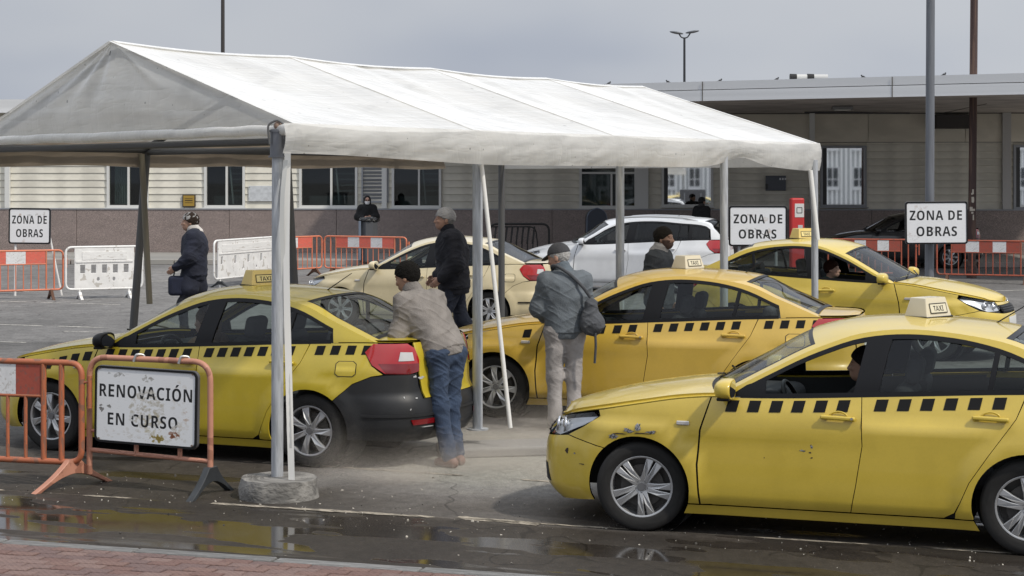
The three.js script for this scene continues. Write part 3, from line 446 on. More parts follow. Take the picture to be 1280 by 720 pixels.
// ================================================================== CARS
// A car body is a few smooth surfaces (lower body round the plan, side glass, over-the-top, bonnet, boot deck); every panel is a polygon cut out of one of them.
function clipHalf(p, ax, val, keepMore) {
  const out = [], n = p.length;
  for (let i = 0; i < n; i++) { const a = p[i], b = p[(i + 1) % n], ia = keepMore ? a[ax] >= val : a[ax] <= val, ib = keepMore ? b[ax] >= val : b[ax] <= val;
    if (ia) out.push(a); if (ia !== ib) { const t = (val - a[ax]) / (b[ax] - a[ax]); const q = [a[0] + (b[0] - a[0]) * t, a[1] + (b[1] - a[1]) * t]; q[ax] = val; out.push(q); } }
  return out;
}
function panel(surf, poly, { cell = 0.09, cellv = cell, off = 0, flange = 0.014, flip = false, uvScale = 1 } = {}) {
  let u0 = 1e9, u1 = -1e9, v0 = 1e9, v1 = -1e9; for (const [u, v] of poly) { u0 = Math.min(u0, u); u1 = Math.max(u1, u); v0 = Math.min(v0, v); v1 = Math.max(v1, v); }
  const pos = [], nor = [], uv = [], idx = [], map = new Map(), e = 1.5e-3, sg = flip ? -1 : 1;
  const P = (u, v) => surf(u, v);
  const N = (u, v) => { const a = P(u - e, v), b = P(u + e, v), c = P(u, v - e), d = P(u, v + e); const x1 = b[0] - a[0], y1 = b[1] - a[1], z1 = b[2] - a[2], x2 = d[0] - c[0], y2 = d[1] - c[1], z2 = d[2] - c[2]; const n = [(y1 * z2 - z1 * y2) * sg, (z1 * x2 - x1 * z2) * sg, (x1 * y2 - y1 * x2) * sg]; const l = Math.hypot(...n) || 1; return [n[0] / l, n[1] / l, n[2] / l]; };
  const vert = (u, v) => { const k = Math.round(u * 2e4) + ',' + Math.round(v * 2e4); let i = map.get(k); if (i === undefined) { const p = P(u, v), n = N(u, v); i = pos.length / 3; pos.push(p[0] + n[0] * off, p[1] + n[1] * off, p[2] + n[2] * off); nor.push(...n); uv.push(u * uvScale, v * uvScale); map.set(k, i); } return i; };
  const nu = Math.max(1, Math.ceil((u1 - u0) / cell)), nv = Math.max(1, Math.ceil((v1 - v0) / cellv));
  for (let i = 0; i < nu; i++) {
    const a = u0 + (u1 - u0) * i / nu, b = u0 + (u1 - u0) * (i + 1) / nu; const col = clipHalf(clipHalf(poly, 0, a, true), 0, b, false); if (col.length < 3) continue;
    for (let j = 0; j < nv; j++) {
      const c0 = v0 + (v1 - v0) * j / nv, d0 = v0 + (v1 - v0) * (j + 1) / nv; let q = clipHalf(clipHalf(col, 1, c0, true), 1, d0, false);
      q = q.filter((p, k) => { const r = q[(k + q.length - 1) % q.length]; return Math.abs(p[0] - r[0]) + Math.abs(p[1] - r[1]) > 1e-6; }); if (q.length < 3) continue;
      for (const t of THREE.ShapeUtils.triangulateShape(q.map((p) => new THREE.Vector2(p[0], p[1])), [])) {
        const I = t.map((k) => vert(q[k][0], q[k][1])); if (I[0] === I[1] || I[1] === I[2] || I[0] === I[2]) continue;
        const [A, B, C] = I.map((k) => [pos[3 * k], pos[3 * k + 1], pos[3 * k + 2]]), g = [(B[1] - A[1]) * (C[2] - A[2]) - (B[2] - A[2]) * (C[1] - A[1]), (B[2] - A[2]) * (C[0] - A[0]) - (B[0] - A[0]) * (C[2] - A[2]), (B[0] - A[0]) * (C[1] - A[1]) - (B[1] - A[1]) * (C[0] - A[0])];
        const n = nor.slice(3 * I[0], 3 * I[0] + 3); if (g[0] * n[0] + g[1] * n[1] + g[2] * n[2] < 0) idx.push(I[0], I[2], I[1]); else idx.push(...I);
      }
    }
  }
  if (flange) {
    const ring = []; for (let i = 0; i < poly.length; i++) { const a = poly[i], b = poly[(i + 1) % poly.length], m = Math.max(1, Math.ceil(Math.max(Math.abs(b[0] - a[0]) / cell, Math.abs(b[1] - a[1]) / cellv))); for (let k = 0; k < m; k++) ring.push([lerp(a[0], b[0], k / m), lerp(a[1], b[1], k / m)]); }
    let area = 0; for (let i = 0; i < ring.length; i++) { const a = ring[i], b = ring[(i + 1) % ring.length]; area += a[0] * b[1] - a[1] * b[0]; }
    const tops = ring.map(([u, v]) => { const p = P(u, v), n = N(u, v); return [[p[0] + n[0] * off, p[1] + n[1] * off, p[2] + n[2] * off], [p[0] + n[0] * (off - flange), p[1] + n[1] * (off - flange), p[2] + n[2] * (off - flange)], n]; });
    for (let i = 0; i < ring.length; i++) { const a = tops[i], b = tops[(i + 1) % ring.length]; const k = pos.length / 3, ed = [b[0][0] - a[0][0], b[0][1] - a[0][1], b[0][2] - a[0][2]], n = a[2]; let s = [ed[1] * n[2] - ed[2] * n[1], ed[2] * n[0] - ed[0] * n[2], ed[0] * n[1] - ed[1] * n[0]]; const l = (Math.hypot(...s) || 1) * ((area > 0 ? 1 : -1) * sg); s = s.map((x) => x / l);
      for (const q of [a[0], b[0], a[1], b[1]]) { pos.push(...q); nor.push(...s); uv.push(0, 0); } idx.push(k, k + 2, k + 1, k + 1, k + 2, k + 3); }
  }
  const g = new THREE.BufferGeometry(); g.setAttribute('position', new THREE.Float32BufferAttribute(pos, 3)); g.setAttribute('normal', new THREE.Float32BufferAttribute(nor, 3)); g.setAttribute('uv', new THREE.Float32BufferAttribute(uv, 2)); g.setIndex(idx); return g;
}
function outline(surf, poly, w, off) {                            // a thin line along a polygon's edge
  const out = [], n = poly.length; let cx = 0, cy = 0; for (const p of poly) { cx += p[0] / n; cy += p[1] / n; } const grow = poly.map(([u, v]) => { const l = Math.hypot(u - cx, v - cy); return [u + (u - cx) / l * w, v + (v - cy) / l * w]; });
  for (let i = 0; i < n; i++) { const j = (i + 1) % n; out.push(panel(surf, [poly[i], poly[j], grow[j], grow[i]], { cell: 0.2, off, flange: 0 })); } return mergeVertices(merge(out));
}
function mirrorZ(g0) { const g = g0.index ? g0 : (() => { const q = g0.clone(); q.setIndex(Array.from({ length: q.attributes.position.count }, (_, i) => i)); return q; })(); const h = g.clone(), p = h.attributes.position, n = h.attributes.normal, x = h.index.array.slice(); for (let i = 0; i < p.count; i++) { p.setZ(i, -p.getZ(i)); n.setZ(i, -n.getZ(i)); } for (let i = 0; i < x.length; i += 3) { const t = x[i + 1]; x[i + 1] = x[i + 2]; x[i + 2] = t; } h.setIndex(Array.from(x)); return h; }
function table(pts) {                                            // smooth curve y(x) through sorted points, without overshoot
  const n = pts.length, m = new Array(n).fill(0), d = []; for (let i = 0; i < n - 1; i++) d.push((pts[i + 1][1] - pts[i][1]) / (pts[i + 1][0] - pts[i][0]));
  m[0] = d[0]; m[n - 1] = d[n - 2]; for (let i = 1; i < n - 1; i++) m[i] = d[i - 1] * d[i] <= 0 ? 0 : 2 * d[i - 1] * d[i] / (d[i - 1] + d[i]);
  return (x) => { if (x <= pts[0][0]) return pts[0][1]; if (x >= pts[n - 1][0]) return pts[n - 1][1]; let i = 0; while (x > pts[i + 1][0]) i++; const h = pts[i + 1][0] - pts[i][0], t = (x - pts[i][0]) / h, t2 = t * t, t3 = t2 * t; return pts[i][1] * (2 * t3 - 3 * t2 + 1) + pts[i + 1][1] * (-2 * t3 + 3 * t2) + h * (m[i] * (t3 - 2 * t2 + t) + m[i + 1] * (t3 - t2)); };
}
function track(pts, knots) {                                     // curve through points at given parameters
  const dim = pts[0].length, f = [];
  for (let d = 0; d < dim; d++) f.push((() => { const p = pts.map((q, i) => [knots[i], q[d]]); const n = p.length, m = p.map((_, i) => i === 0 ? (p[1][1] - p[0][1]) / (p[1][0] - p[0][0]) : i === n - 1 ? (p[n - 1][1] - p[n - 2][1]) / (p[n - 1][0] - p[n - 2][0]) : ((p[i + 1][1] - p[i][1]) / (p[i + 1][0] - p[i][0]) * (p[i][0] - p[i - 1][0]) + (p[i][1] - p[i - 1][1]) / (p[i][0] - p[i - 1][0]) * (p[i + 1][0] - p[i][0])) / (p[i + 1][0] - p[i - 1][0]));
    return (x) => { let i = 0; while (i < n - 2 && x > p[i + 1][0]) i++; const h = p[i + 1][0] - p[i][0], t = (x - p[i][0]) / h, t2 = t * t, t3 = t2 * t; return p[i][1] * (2 * t3 - 3 * t2 + 1) + p[i + 1][1] * (-2 * t3 + 3 * t2) + h * (m[i] * (t3 - 2 * t2 + t) + m[i + 1] * (t3 - t2)); }; })());
  return (x) => f.map((g) => g(x));
}
const arc = (cx, cy, r, a0, a1, n = 18) => Array.from({ length: n + 1 }, (_, i) => { const a = rad(lerp(a0, a1, i / n)); return [cx + r * Math.cos(a), cy + r * Math.sin(a)]; });

function carSurfaces(S) {
  const P = new THREE.CatmullRomCurve3(S.plan.map((p) => new THREE.Vector3(p[0], 0, p[1])), false, 'centripetal');
  const M = 600, pts = P.getPoints(M), L = [0]; for (let i = 1; i <= M; i++) L.push(L[i - 1] + pts[i].distanceTo(pts[i - 1]));
  // the plan runs front centre -> side -> rear centre; u grows towards the front, u = 0 where x = 0
  let L0 = 0; for (let i = 1; i <= M; i++) if (pts[i - 1].x >= 0 && pts[i].x < 0) L0 = lerp(L[i - 1], L[i], pts[i - 1].x / (pts[i - 1].x - pts[i].x));
  const uF = L0, uR = L0 - L[M];
  const atL = (l) => { let a = 0, b = M; while (b - a > 1) { const m = (a + b) >> 1; if (L[m] <= l) a = m; else b = m; } const t = clamp((l - L[a]) / (L[b] - L[a])); return [lerp(pts[a].x, pts[b].x, t), lerp(pts[a].z, pts[b].z, t)]; };
  const planAt = (u) => { const l = clamp(L0 - u, 0, L[M]), p = atL(l), q0 = atL(Math.max(0, l - 0.02)), q1 = atL(Math.min(L[M], l + 0.02)); let tx = q0[0] - q1[0], tz = q0[1] - q1[1]; if (l < 0.02) { tx = 0; tz = -1; } if (l > L[M] - 0.02) { tx = 0; tz = 1; } const d = Math.hypot(tx, tz); return [p[0], p[1], -tz / d, tx / d]; };
  const uOf = (x) => { let a = uR, b = uF; for (let i = 0; i < 40; i++) { const m = (a + b) / 2; if (planAt(m)[0] < x) a = m; else b = m; } return (a + b) / 2; };
  const side = table(S.side), front = table(S.front), rear = table(S.rear), top = table(S.top.map(([x, y]) => [x === 'F' ? uF : x === 'R' ? uR : x, y]).sort((a, b) => a[0] - b[0]));
  const hubs = [uOf(S.hubF), uOf(S.hubR)];
  const off = (u, y) => {
    const wf = smooth(S.blendF[0], S.blendF[1], u), wr = smooth(S.blendR[0], S.blendR[1], u); let o = wf * front(y) + wr * rear(y) + (1 - wf - wr) * side(y);
    for (const h of hubs) { const r = Math.hypot(u - h, y - 0.315); o += 0.022 * smooth(0.52, 0.40, r) * (1 - wf - wr); }
    if (S.crease) { const c = S.crease(u); o += 0.010 * smooth(c + 0.03, c, y) * smooth(c - 0.14, c, y) * (1 - wf - wr); }
    return o;
  };
  const low = (u, y) => { let fl = 1; if (u > uF) { u = 2 * uF - u; fl = -1; } else if (u < uR) { u = 2 * uR - u; fl = -1; } const p = planAt(u), o = off(u, y); const z = Math.max(0, p[1] + p[3] * o); return [p[0] + p[2] * o, y, z * fl]; };
  const edge = (u) => low(u, top(u));
  const E = track(S.E, S.knots), C = track(S.C, S.knots);
  // side of the glass house: half width at a side-view point
  const zEdge = (() => { const t = []; for (let i = 0; i <= 200; i++) { const u = lerp(S.E[0][0] + 0.3, S.E[S.E.length - 1][0] - 0.3, i / 200), p = edge(uOf(u)); t.push([p[0], p[2], p[1]]); } t.sort((a, b) => a[0] - b[0]); return (x) => { let i = 0; while (i < t.length - 2 && t[i + 1][0] < x) i++; const k = clamp((x - t[i][0]) / ((t[i + 1][0] - t[i][0]) || 1)); return [lerp(t[i][1], t[i + 1][1], k), lerp(t[i][2], t[i + 1][2], k)]; }; })();
  const zG = (x, y) => { const [z, yb] = zEdge(x), t = (y - yb) / 0.42; return z - 0.004 - S.lean * (t > 0 ? Math.pow(t, 1.25) : t * 0.5) - 0.05 * smooth(-1.3, -1.95, x) * t; };
  const glass = (x, y) => [x, y, zG(x, y)];
  const over = (m, a) => { const e = E(m), c = C(m), s = a * a; return [c[0] + (e[0] - c[0]) * s, c[1] + (e[1] - c[1]) * Math.pow(Math.abs(a), 2.3), zG(e[0], e[1]) * a]; };
  const deck = (uA, uB, yc) => (r, k) => { const p = edge(lerp(uA, uB, r)); const c = yc(p[0]); return [p[0], p[1] + (c - p[1]) * (1 - Math.pow(Math.abs(k), 2.2)), p[2] * k]; };
  return { uF, uR, uOf, top, low, edge, E, C, zG, glass, over, deck, hubs, S, planAt };
}
const SEDAN = {
  hubF: 1.30, hubR: -1.30, lean: 0.165,
  plan: [[2.15, 0], [2.135, 0.25], [2.085, 0.47], [1.97, 0.655], [1.75, 0.775], [1.4, 0.832], [0.9, 0.848], [0.3, 0.853], [-0.5, 0.853], [-1.2, 0.845], [-1.7, 0.812], [-2.0, 0.755], [-2.17, 0.65], [-2.255, 0.45], [-2.28, 0.22], [-2.285, 0]],
  side: [[0.14, -0.07], [0.20, -0.045], [0.26, -0.012], [0.36, 0], [0.55, 0.008], [0.70, 0.010], [0.82, 0.0], [0.90, -0.018], [0.98, -0.045], [1.08, -0.075]],
  front: [[0.14, -0.13], [0.20, -0.06], [0.28, -0.01], [0.42, 0.0], [0.54, -0.005], [0.62, -0.03], [0.70, -0.085], [0.78, -0.17], [0.86, -0.27]],
  rear: [[0.18, -0.13], [0.26, -0.05], [0.36, 0.0], [0.50, 0.005], [0.60, -0.015], [0.66, -0.045], [0.80, -0.055], [0.95, -0.075], [1.04, -0.095], [1.10, -0.12]],
  blendF: [1.5, 2.2], blendR: [-1.5, -2.25],
  top: [['F', 0.74], [2.25, 0.75], [1.95, 0.785], [1.6, 0.845], [1.3, 0.90], [1.0, 0.95], [0.8, 0.968], [0.4, 0.978], [-0.4, 1.018], [-1.2, 1.060], [-1.8, 1.078], [-2.3, 1.078], ['R', 1.078]],
  crease: (u) => 0.80 + (u < 0 ? -u * 0.028 : -u * 0.03),
  E: [[0.76, 0.966], [0.40, 1.165], [0.06, 1.332], [-0.22, 1.428], [-0.58, 1.458], [-1.06, 1.405], [-1.47, 1.252], [-1.86, 1.082]],
  C: [[0.93, 1.02], [0.55, 1.232], [0.17, 1.428], [-0.14, 1.495], [-0.54, 1.510], [-1.14, 1.460], [-1.48, 1.298], [-1.85, 1.118]],
  knots: [0, 0.5, 1, 1.33, 1.66, 2, 2.5, 3],
  hoodY: table([[0.7, 1.025], [1.0, 1.018], [1.4, 0.968], [1.75, 0.893], [2.0, 0.81], [2.08, 0.752]]),
  deckY: table([[-2.2, 1.09], [-2.1, 1.115], [-1.84, 1.124], [-1.5, 1.14]]),
};
// the taller, squarer estate: the roof runs on to the tail
const ESTATE = { ...SEDAN, lean: 0.14,
  E: [[0.82, 0.966], [0.48, 1.16], [0.12, 1.36], [-0.20, 1.45], [-0.70, 1.475], [-1.60, 1.44], [-1.92, 1.27], [-2.10, 1.082]],
  C: [[1.05, 1.02], [0.68, 1.235], [0.32, 1.455], [-0.10, 1.52], [-0.70, 1.545], [-1.78, 1.50], [-2.02, 1.30], [-2.14, 1.085]],
  rear: [[0.18, -0.13], [0.26, -0.05], [0.36, 0.0], [0.50, 0.005], [0.60, -0.015], [0.66, -0.035], [0.80, -0.045], [0.95, -0.06], [1.04, -0.075], [1.10, -0.09]],
  deckY: table([[-2.25, 1.082], [-2.14, 1.085], [-1.9, 1.085]]) };

// ---------------- materials shared by the cars
const blackTrim = phy(lin(0.008, 0.008, 0.009), 0.38, 0, { specularIntensity: 0.45 }), blackMatt = std(lin(0.015, 0.015, 0.016), 0.75), innerM = std(lin(0.028, 0.028, 0.028), 0.9), bumperBlack = std(lin(0.017, 0.0175, 0.019), 0.5, 0, { map: noiseMap(0.7, 1, TN3, 1.2, [1, 1, 1]) });
const rubber = std(lin(0.018, 0.017, 0.016), 0.85, 0, { map: noiseMap(0.6, 1, TN1, 2, [1, 1, 1]) }), alloy = std(lin(0.50, 0.50, 0.50), 0.36, 0.7), alloyD = std(lin(0.20, 0.20, 0.205), 0.45, 0.6), discM = std(lin(0.10, 0.095, 0.09), 0.5, 0.6);
const glassM = phy(lin(0.68, 0.74, 0.72), 0.015, 0, { transmission: 1, thickness: 0, ior: 1.5, specularIntensity: 0.75 }), glassDark = phy(lin(0.25, 0.28, 0.28), 0.015, 0, { transmission: 1, thickness: 0, ior: 1.5, specularIntensity: 0.75 });
const lensClear = phy(lin(0.93, 0.94, 0.95), 0.04, 0, { transmission: 1, thickness: 0, ior: 1.5 }), chrome = std(lin(0.62, 0.62, 0.62), 0.15, 1), lensRed = phy(lin(0.38, 0.012, 0.014), 0.10, 0, { clearcoat: 1, clearcoatRoughness: 0.05 }), lensRedDark = phy(lin(0.17, 0.004, 0.006), 0.10, 0, { clearcoat: 1, clearcoatRoughness: 0.05 }), lensWhite = phy(lin(0.62, 0.60, 0.58), 0.12, 0.3, { clearcoat: 1 }), orangeLens = phy(lin(0.6, 0.45, 0.3), 0.2, 0);
const lampM = std(lin(0.55, 0.56, 0.57), 0.3, 0.5), seatM = std(lin(0.022, 0.022, 0.025), 0.85), seatG = std(lin(0.05, 0.05, 0.055), 0.85), checkM = phy(lin(0.009, 0.009, 0.009), 0.6, 0, { specularIntensity: 0.35 }), mirrorGlass = phy(lin(0.75, 0.77, 0.8), 0.02, 1);
const DUST = dataTex(512, 512, (() => { const sr = rng(61); return (x, y, o) => { const i = y * 512 + x, v = lerp(0.94, 1, smooth(0.3, 0.6, TN3[i])) * (0.95 + 0.05 * TN2[i]) * (sr() < 0.004 ? 0.72 : 1) * (0.94 + 0.06 * sr()); o[0] = toS(v); o[1] = toS(v); o[2] = toS(v * 0.98 + 0.01); }; })(), { srgb: true });
const paint = (r, g, b) => phy(lin(r, g, b), 0.42, 0, { clearcoat: 0.8, clearcoatRoughness: 0.07, map: DUST, roughnessMap: noiseMap(0.75, 1, TN3, 1) });

// ---------------- wheels, one set for each pattern
function wheelParts(kind) {
  const tyre = new THREE.LatheGeometry([[0.212, -0.09], [0.225, -0.100], [0.262, -0.108], [0.295, -0.102], [0.311, -0.088], [0.316, -0.05], [0.3165, 0], [0.316, 0.05], [0.311, 0.088], [0.295, 0.102], [0.262, 0.108], [0.225, 0.100], [0.212, 0.09]].map((p) => new THREE.Vector2(...p)), 56).rotateX(Math.PI / 2);
  const rim = new THREE.LatheGeometry([[0.19, -0.09], [0.20, 0.03], [0.203, 0.075], [0.214, 0.088], [0.219, 0.094], [0.214, 0.097], [0.203, 0.092]].map((p) => new THREE.Vector2(...p)), 56).rotateX(Math.PI / 2);
  const spokes = [];
  const spoke = (a0, w0, w1, bend) => { const s = new THREE.Shape(); s.moveTo(0.035, -w0); s.lineTo(0.12, -lerp(w0, w1, 0.5) * 0.82); s.lineTo(0.206, -w1); s.lineTo(0.206, w1); s.lineTo(0.12, lerp(w0, w1, 0.5) * 0.82); s.lineTo(0.035, w0); const g = new THREE.ExtrudeGeometry(s, { depth: 0.016, bevelEnabled: true, bevelThickness: 0.006, bevelSize: 0.005, bevelSegments: 2, curveSegments: 3 }); const p = g.attributes.position; for (let i = 0; i < p.count; i++) { const x = p.getX(i); p.setZ(i, p.getZ(i) + 0.064 + 0.016 * Math.sin(clamp((x - 0.04) / 0.17) * Math.PI) ); } g.computeVertexNormals(); g.translate(0, bend, 0); g.rotateZ(a0); return g; };
  if (kind === 'twin') for (let k = 0; k < 5; k++) for (const s of [-1, 1]) spokes.push(spoke(rad(k * 72 + 8) + s * 0.14, 0.0145, 0.022, s * 0.007));
  else for (let k = 0; k < 7; k++) spokes.push(spoke(rad(k * 360 / 7 + 10), 0.017, 0.030, 0));
  spokes.push(new THREE.CylinderGeometry(0.062, 0.068, 0.03, 28).rotateX(Math.PI / 2).translate(0, 0, 0.068));
  const cap = [new THREE.CylinderGeometry(0.028, 0.03, 0.02, 20).rotateX(Math.PI / 2).translate(0, 0, 0.086)];
  const bolts = Array.from({ length: 5 }, (_, k) => new THREE.CylinderGeometry(0.009, 0.009, 0.012, 8).rotateX(Math.PI / 2).translate(0.047 * Math.cos(k * 1.2566), 0.047 * Math.sin(k * 1.2566), 0.082));
  const disc = [new THREE.CylinderGeometry(0.15, 0.15, 0.02, 32).rotateX(Math.PI / 2).translate(0, 0, 0.02), new THREE.CylinderGeometry(0.195, 0.195, 0.01, 32).rotateX(Math.PI / 2).translate(0, 0, -0.04)];
  return { tyre, rim: merge([rim, ...spokes]), cap: merge(cap), bolts: merge(bolts), disc: merge(disc) };
}
const WHEELS = { twin: wheelParts('twin'), seven: wheelParts('seven') };
const signTex = {};
function signLetters(dark) { return signTex[dark] ??= (() => { const c = document.createElement('canvas'); c.width = 256; c.height = 96; const x = c.getContext('2d'); x.fillStyle = dark ? '#d8c88a' : '#cfc9b4'; x.fillRect(0, 0, 256, 96); x.strokeStyle = '#24211b'; x.lineWidth = 9; x.strokeRect(5, 5, 246, 86); x.fillStyle = '#24211b'; x.font = 'bold 70px sans-serif'; x.textAlign = 'center'; x.textBaseline = 'middle'; x.fillText('TAXI', 128, 51); const t = new THREE.CanvasTexture(c); t.colorSpace = THREE.SRGBColorSpace; return std(0xffffff, 0.6, 0, { map: t }); })(); }

// ---------------- geometry of one body, cut once and shared by all cars of the kind
function carGeometry(S) {
  const K = carSurfaces(S), { uF, uR, top, low, glass, over, deck, hubs } = K, [hF, hR] = hubs, G = {}, AR = 0.362, est = S.deckY(-1.9) < 1.10;
  const gp = 0.0027; const T = (u) => top(u) - 0.003;
  const topLine = (a, b, n = 10) => Array.from({ length: n + 1 }, (_, i) => { const u = lerp(a, b, i / n); return [u, T(u)]; });
  const ay = (y) => Math.sqrt(AR * AR - (y - 0.315) ** 2), aAng = (y) => Math.asin((y - 0.315) / AR) * 180 / Math.PI;
  const half = (name, geo) => { G[name] = geo; G[name + '_m'] = mirrorZ(geo); };
  // front wing
  half('fender', panel(low, [[0.875, 0.222], [0.89, 0.50], [0.868, 0.74], [0.80, T(0.8)], ...topLine(0.85, 1.60), [1.585, 0.80], [1.72, 0.715], [1.86, 0.648], [hF + 0.245, 0.318 + Math.sqrt(AR * AR - 0.245 ** 2)], ...arc(hF, 0.315, AR, 47, 180 - aAng(0.222), 20)], { cell: 0.07 }));
  // doors
  half('front_door', panel(low, [[-0.155 + gp, 0.222], [-0.19 + gp, 0.40], [-0.235 + gp, 0.68], [-0.225 + gp, T(-0.22)], ...topLine(-0.2, 0.79), [0.858 - gp, 0.74], [0.880 - gp, 0.50], [0.866 - gp, 0.222]], { cell: 0.08 }));
  half('rear_door', panel(low, [[-0.155 - gp, 0.222], [-0.19 - gp, 0.40], [-0.235 - gp, 0.68], [-0.225 - gp, T(-0.23)], ...topLine(-0.24, -1.285 + gp), [-1.22 + gp, 0.90], [-1.05 + gp, 0.66], [-0.925 + gp, 0.47], [-0.87 + gp, 0.34], [-0.83 + gp, 0.262], [-0.76, 0.222]], { cell: 0.08 }));
  half('sill', panel(low, [[hF - ay(0.213) , 0.213], [hF - ay(0.15) + 0.01, 0.145], [hR + ay(0.15) - 0.01, 0.145], [hR + ay(0.213), 0.213]], { cell: 0.12, cellv: 0.035 }));
  // rear quarter
  const endTop = est ? -1.9 : -1.90;
  half('rear_quarter', panel(low, [[-0.83 - gp, 0.222], [-0.835 - gp, 0.262], [-0.87 - gp, 0.34], [-0.925 - gp, 0.47], [-1.05 - gp, 0.66], [-1.22 - gp, 0.90], [-1.29 - gp, T(-1.29)], ...topLine(-1.32, endTop), [-1.80, 0.985], [-1.86, 0.885], [-1.96, 0.815], [-1.86, 0.80], [-1.70, 0.735], [hR - 0.235, 0.315 + Math.sqrt(AR * AR - 0.235 ** 2)], ...arc(hR, 0.315, AR, 180 - 49.5, aAng(0.222), 20)], { cell: 0.07 }));
  // bumpers wrap round the whole end
  const fr = [[hF + 0.250, 0.318 + Math.sqrt(AR * AR - 0.250 ** 2)], [1.865, 0.642], [2.05, 0.622], [uF - 0.42, 0.60]], frB = [[uF - 0.45, 0.155], [2.1, 0.16], [1.78, 0.185], [hF + ay(0.2), 0.20]];
  const mirU = (c, l) => l.map(([u, v]) => [2 * c - u, v]).reverse();
  G.front_bumper = panel(low, [...fr, ...mirU(uF, fr), ...arc(hF, 0.315, AR, 45, aAng(0.2), 10).map(([u, v]) => [2 * uF - u, v]), ...mirU(uF, frB), ...frB, ...arc(hF, 0.315, AR, aAng(0.2), 45, 10)], { cell: 0.07, cellv: 0.05 });
  G.grille = panel(low, [[uF - 0.40, 0.612], [uF + 0.40, 0.612], [uF + 0.42, 0.70], [uF - 0.42, 0.70]], { cell: 0.06, off: 0.002 });
  G.grille_slats = merge([0.63, 0.655, 0.68].map((y) => panel(low, [[uF - 0.40, y - 0.006], [uF + 0.40, y - 0.006], [uF + 0.40, y + 0.006], [uF - 0.40, y + 0.006]], { cell: 0.06, off: 0.012 })));
  G.nose = panel(low, [[uF - 0.43, 0.706], [uF + 0.43, 0.706], ...mirU(uF, topLine(uF - 0.43, uF, 6)), ...topLine(uF - 0.43, uF, 6).reverse().slice(1)], { cell: 0.06 });
  G.intake = panel(low, [[uF - 0.40, 0.27], [uF + 0.40, 0.27], [uF + 0.43, 0.40], [uF - 0.43, 0.40]], { cell: 0.06, off: 0.002, flange: 0.002 });
  half('fog_intake', panel(low, [[2.08, 0.285], [2.24, 0.285], [2.25, 0.41], [2.14, 0.41]], { cell: 0.05, off: 0.002, flange: 0.002 }));
  half('front_plate', panel(low, [[uF - 0.26, 0.44], [uF, 0.44], [uF, 0.55], [uF - 0.26, 0.55]], { cell: 0.08, off: 0.005, flange: 0.004 }));
  half('headlight', panel(low, [[1.60, 0.795], ...topLine(1.64, uF - 0.47, 6).map(([u, v]) => [u, v - 0.012]), [uF - 0.45, 0.66], [uF - 0.55, 0.625], [2.0, 0.632], [1.875, 0.655], [1.735, 0.722]], { cell: 0.045, off: 0.006 }));
  half('headlight_inner', panel(low, [[1.62, 0.795], [1.95, 0.760], [uF - 0.47, 0.72], [uF - 0.46, 0.65], [2.0, 0.638], [1.74, 0.727]], { cell: 0.04, off: -0.02, flange: 0 }));
  half('headlight_bowl', (() => { const out = []; for (const [u, y, r] of [[1.98, 0.70, 0.048], [2.16, 0.685, 0.052]]) { const p = low(u, y), n = K.planAt(u); const q = new THREE.Quaternion().setFromUnitVectors(new THREE.Vector3(0, 0, 1), new THREE.Vector3(n[2] + 0.5, 0.1, n[3] * 0.6).normalize()); out.push(new THREE.TorusGeometry(r, 0.012, 8, 20).applyQuaternion(q).translate(p[0] - 0.012, p[1], p[2] - 0.01)); out.push(new THREE.SphereGeometry(r * 0.75, 14, 10).translate(p[0] - 0.03, p[1], p[2] - 0.02)); } return mergeVertices(merge(out)); })());
  // tail
  const tl = [[-1.795, 1.0], [-1.86, T(-1.86) - 0.006], ...topLine(-1.9, -2.22, 5).map(([u, v]) => [u, v - 0.006]), [uR + 0.57, 1.03], [uR + 0.53, 0.93], [uR + 0.545, 0.835], [-2.22, 0.815], [-1.98, 0.822], [-1.865, 0.892]];
  half('tail_light', panel(low, tl, { cell: 0.045, off: 0.007 }));
  half('tail_light_white', panel(low, [[-2.10, 0.925], [-2.28, 0.925], [-2.27, 0.995], [-2.12, 1.0]], { cell: 0.045, off: 0.011, flange: 0.006 }));
  half('tail_light_lower', panel(low, [[-1.99, 0.828], [-2.23, 0.822], [uR + 0.553, 0.842], [uR + 0.54, 0.90], [-1.92, 0.905]], { cell: 0.045, off: 0.011, flange: 0.006 }));
  const rb = [[hR - 0.240, 0.315 + Math.sqrt(AR * AR - 0.240 ** 2)], [-1.70, 0.728], [-1.86, 0.793], [-2.0, 0.808], [uR + 0.57, 0.812], [uR + 0.55, 0.60]], rbB = [[uR + 0.5, 0.235], [-2.1, 0.24], [-1.75, 0.255], [hR - ay(0.26), 0.26]];
  G.rear_bumper = panel(low, [...rb, ...mirU(uR, rb), ...[...arc(hR, 0.315, AR, 180 - aAng(0.26), 132, 10)].map(([u, v]) => [2 * uR - u, v]).reverse(), ...[...rbB].map(([u, v]) => [2 * uR - u, v]).reverse(), ...rbB, ...arc(hR, 0.315, AR, 180 - aAng(0.26), 132, 10)], { cell: 0.07, cellv: 0.05 });
  half('bumper_crease', panel(low, [[-1.78, 0.475], [uR, 0.475], [uR, 0.455], [-1.78, 0.455]], { cell: 0.08, off: 0.012, flange: 0.012 }));
  half('reflector', panel(low, [[-2.22, 0.385], [-2.50, 0.385], [-2.50, 0.43], [-2.20, 0.43]], { cell: 0.06, off: 0.008 }));
  const lidT = topLine(uR, uR + 0.563, 5);
  G.trunk_lid = merge([panel(low, [[uR + 0.50, 0.605], [uR + 0.538, 0.81], [uR + 0.523, 0.93], [uR + 0.563, 1.03], ...lidT.slice().reverse(), ...lidT.slice(1).map(([u, v]) => [2 * uR - u, v]), [uR - 0.563, 1.03], [uR - 0.523, 0.93], [uR - 0.538, 0.81], [uR - 0.50, 0.605]], { cell: 0.06 })]);
